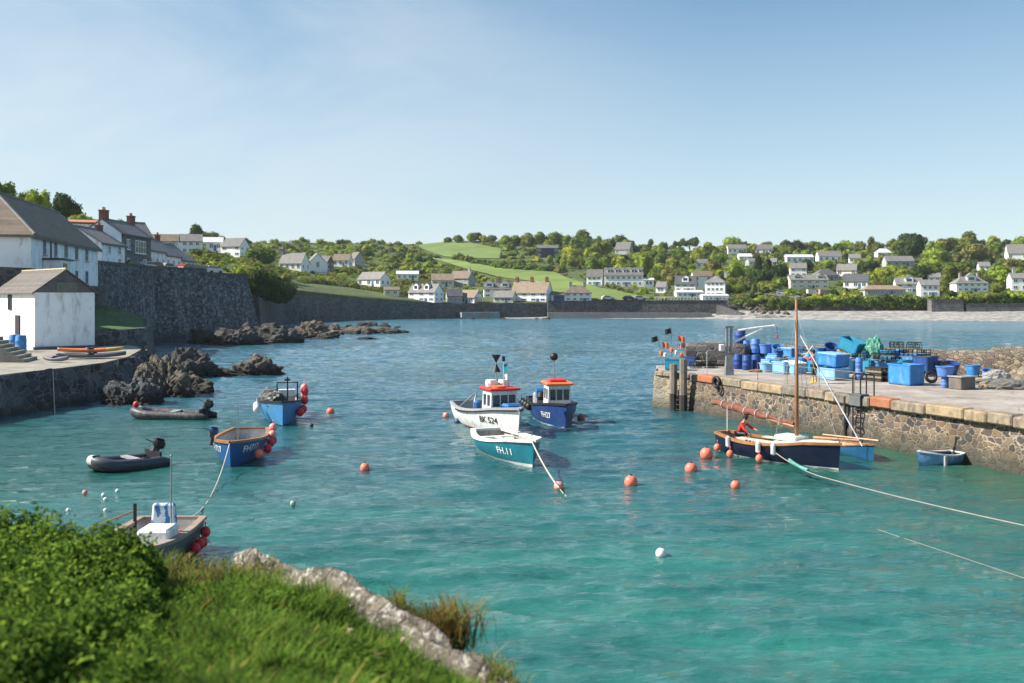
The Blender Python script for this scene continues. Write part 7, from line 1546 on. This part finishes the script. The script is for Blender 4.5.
# pale rock rib along the crest
V = []; ip = np.arange(222, 700, 1.0); nk = 34
for px in ip:
    w_ = interp(px, [222, 245, 330, 400, 480, 700], [.2, .36, .34, .4, .62, .8])
    for k in range(nk):
        u = k/(nk-1); s_ = 1.06-u*.11*w_/.62; p = bank_point(px, min(s_, 1)); D1, _ = crest(px)
        p.y += max(0, s_-1)*D1*1.3; q = p.copy(); n1 = mnoise.ridged_multi_fractal(Vector((q.x*1.1+q.y*.4, (q.y+q.x*.5)*4.2, 2)), .8, 2.1, 5, 1.0, 2.0)
        n2 = mnoise.noise(Vector((q.x*2.2, q.y*2.2, 9))); prof = math.sin(PI*min(1, u*1.02))**.5
        h_ = prof*(.02+.10*n1+.08*n2)+(.0); z = p.z-.06+h_*1.1-(.5*(1-u*8) if u < .12 else 0)
        V.append((q.x+.05*n2, q.y+.03*n1, z))
ridge = npmesh('rock_ridge', np.array(V), grid_faces(len(ip), nk), rock_near, smooth=False); recentre(ridge); tag(ridge, 'pale weathered rock ridge running along the edge of the grassy bank', 'rock')
V = []
for px in np.arange(150, 800, 6):
    D1, row = crest(px); z1 = z_at(row, D1)
    for k in range(16): t = k/15; x = (px-CX)/F*(D1+.15+t*2.2); n = mnoise.fractal(Vector((x*1.2, t*4, px*.02)), 1, 2, 5); V.append((x+.2*n, D1+.15+t*2.2+.25*n, z1-.12-5.2*t**.85+.2*n))
cf = npmesh('rock_face', np.array(V), grid_faces(len(np.arange(150, 800, 6)), 16), rock_near); struct(cf)
# grass
def blades(n, region, ln, wd, seed, lean=.5):
    g = np.random.default_rng(seed); P_ = np.array([region(g) for _ in range(n)]); hn = np.array([mnoise.noise(Vector((p[0]*1.9, p[1]*1.9, 5)))*.8+mnoise.noise(Vector((p[0]*5, p[1]*5, 8)))*.5 for p in P_]); L = ln*(.5+.9*g.random(n))*np.clip(.85+hn, .3, 2.2); a = g.uniform(0, 2*PI, n); d = np.stack([np.cos(a), np.sin(a), np.zeros(n)], 1); sd = np.stack([-np.sin(a), np.cos(a), np.zeros(n)], 1)
    k = (lean*(.3+g.random(n)))[:, None]; L1 = L[:, None]; W = (wd*(.6+.8*g.random(n)))[:, None]; up = np.array([0, 0, 1.0])
    m_ = P_+up*L1*.55+d*k*L1*.25; t = P_+up*L1*(1-.25*k)+d*k*L1*.85
    V = np.stack([P_-sd*W*.6, P_+sd*W*.6, m_+sd*W, m_-sd*W, t+sd*W*.12, t-sd*W*.12], 1).reshape(-1, 3); i = np.arange(n)[:, None]*6
    return V, np.concatenate([i+np.array([[0, 1, 2, 3]]), i+np.array([[3, 2, 4, 5]])], 1).reshape(-1, 4)
BP = {}
def region_bank(g, lo=-60, hi=520, s0=.2, s1=.985):
    while True:
        px = g.uniform(lo, hi); s_ = 1-(1-s0)*(1-g.random()**.8); s_ = s0+(s1-s0)*g.random()
        if px > 240 and s_ > interp(px, [240, 400, 520], [.955, .94, .91])+.02*mnoise.noise(Vector((px*.06, 0, 1))): continue
        p = bank_point(px, s_)
        return p[:]
G1 = foliage('grass_blade', (.13, .225, .045), .5, .45, 1.5); G2 = foliage('grass_dark', (.055, .11, .025), .4, .4, 2.0); G3 = foliage('grass_dry', (.32, .26, .10), .35, .4, 2.0); G4 = foliage('clover_leaf', (.11, .2, .036), .4, .4, 2.0)
V, Fc = blades(70000, region_bank, .15, .0045, 1, .8); o = npmesh('grass', V, Fc, [G1, G2, G3], mi=np.repeat(rng.choice([0, 1, 2], len(Fc)//2, p=[.6, .36, .04]), 2)); struct(o, 'stuff', 'long green grass on the bank in front')
# clover and broad leaves low in the grass
g_ = np.random.default_rng(9); n = 15000; C = np.array([region_bank(g_) for _ in range(n)])+np.array([0, 0, .06]); C[:, 2] += g_.random(n)*.06; nr = g_.normal(size=(n, 3))*.5+np.array([0, 0, 1]); nr /= np.linalg.norm(nr, axis=1)[:, None]; t = np.cross(nr, g_.normal(size=(n, 3))); t /= np.linalg.norm(t, axis=1)[:, None]; b_ = np.cross(nr, t); s_ = (.017*(.6+.9*g_.random(n)))[:, None]
V = np.stack([C-t*s_, C-b_*s_*.8, C+t*s_, C+b_*s_*.8], 1).reshape(-1, 3); o = npmesh('ground_cover', V, np.arange(n*4).reshape(n, 4), G4); struct(o, 'stuff', 'clover and small leaves among the grass')
# leafy bush on the left
bush_top = lambda px: interp(px, [-300, -60, 0, 30, 60, 89, 119, 133, 148, 166, 185], [482, 496, 502, 505, 511, 514, 519, 527, 544, 565, 590])
Vs, Fs, o_ = [], [], 0; gb_ = np.random.default_rng(4); core = bmesh.new(); lob = []
for k in range(190):
    px = gb_.uniform(-160, 168); D = 8.5-4.1*gb_.random()**1.35; fr = (D-4.4)/4.0; top = z_at(bush_top(px)+gb_.choice([2, 5, 9, 14, 20, 40])+130*(1-fr)**1.15, D); gz = bank_point(px, min(.97, (D-1.6)/(crest(px)[0]-1.6))).z; r_ = gb_.uniform(.16, .30)*min(1, max(.35, (178-px)/70)); 
    for z in np.arange(gz-.05, max(gz+.1, top-r_), .22): lob.append(((px-CX)/F*D, D, z, r_))
    lob.append(((px-CX)/F*D, D, max(gz+.05, top-r_), r_))
for x, y, z, r_ in lob:
    V, Fc = leaves(300, (1, 1, 1), [(0, 0, 0, 1)], .021/r_*1.1, int(gb_.integers(1e6)), inner=.35, jit=.8, asp=.55); Vs.append(V*r_+np.array([x, y, z])); Fs.append(Fc+o_); o_ += len(V)
    pass
r = thing('leafy_bush', 'dense green leafy bush in the lower left corner of the bank', 'bush', (-3.0, 6.0, 4.6)); loc = np.array([-3.0, 6.0, 4.6])
V = np.concatenate(Vs)-loc; Fc = np.concatenate(Fs); npmesh('foliage', V, Fc, [G4, G2, foliage('bush_light', (.25, .37, .06), .3, .45, 2)], r, mi=np.random.default_rng(1).choice([0, 1, 2], len(Fc), p=[.5, .2, .3]))
def tuft(label, px, row, D, w_, hgt, n, m, wdth=.006, zdrop=0.0, name='grass_tuft', cat='grass clump', ms=None):
    c = dp(px, row, D); g = np.random.default_rng(int(px*7)); 
    V, Fc = blades(n, lambda q: (c.x+q.normal()*w_*.35, c.y+q.normal()*w_*.3, c.z), hgt, wdth, int(px), .9); o = npmesh(name, V, Fc, ms or m, mi=np.repeat(g.integers(0, len(ms), n), 2) if ms else None); recentre(o); return tag(o, label, cat)
tuft('tuft of orange brown dry grass behind the rock ridge', 424, 641, 7.4, .42, .28, 2600, None, .004, ms=[G3, foliage('tuft_rust', (.3, .15, .06), .3, .4), G1]); tuft('dark low tuft at the right of the dry grass tuft', 437, 652, 7.2, .26, .12, 900, None, .006, ms=[G2, soil])
tuft('green tuft left of the dry grass behind the rock ridge', 386, 622, 7.7, .34, .2, 1200, None, .004, ms=[G1, G3]); tuft('thin tuft growing on the rock ridge near its lower end', 489, 690, 6.2, .3, .16, 700, None, .0035, ms=[G1, G3])
tuft('pale dry seed heads between the bush and the work boat', 176, 578, 8.9, .9, .13, 1500, None, .004, ms=[G3, G1]); tuft('wispy grass tuft at the left end of the rock ridge', 238, 590, 8.3, .7, .16, 1500, None, .004, ms=[G1, G3, G3]); tuft('grass tuft in a cleft of the rock ridge', 318, 612, 7.5, .5, .13, 1200, None, .004, ms=[G1, G2, G3])
flm = P('thrift_pink', (.45, .14, .2), .8); fl2 = P('thistle_purple', (.3, .1, .35), .8); fl3 = P('flower_cream', (.6, .45, .35), .8)
for px, row, D, m, lab in ((350, 631, 6.3, fl3, 'pale pink flower head highest above the grass before the ridge'), (378, 656, 5.9, flm, 'deep pink flower head at the right of the grass edge'), (351, 664, 5.8, flm, 'brownish pink flower head below the pale one'), (328, 611, 6.9, fl3, 'cream flower head nearest the middle of the ridge'), (505, 678, 6.2, fl2, 'purple flower at the lower end of the ridge'), (403, 640, 6.2, fl3, 'small cream flower head right of the deep pink one')):
    c = dp(px, row, D); o = thing('flower', lab, 'flower', (c.x, c.y, c.z-.2)); b = MB(); b.tube([(0, 0, -.12), (.01, 0, .1), (0, 0, .19)], .0025, 5); b.build('stem', G2, o); b = MB(); b.ball((0, 0, .2), .014, 8, 1.1)
    for a in range(12): t = a*PI/6; b.tube([(0, 0, .2), (.018*math.cos(t), .018*math.sin(t), .205+.006*(a % 3))], [.004, .002], 4)
    b.build('flower_head', m, o)

# ------------------------------------------------------------------ air between the camera and the far shore
b = MB(); b.box((0, 900, 38), (2600, 2100, 82)); hz_o = b.build('haze', hb); struct(hz_o, 'stuff', 'thin sea haze over the bay'); hz_o.location = (0, 0, 0)
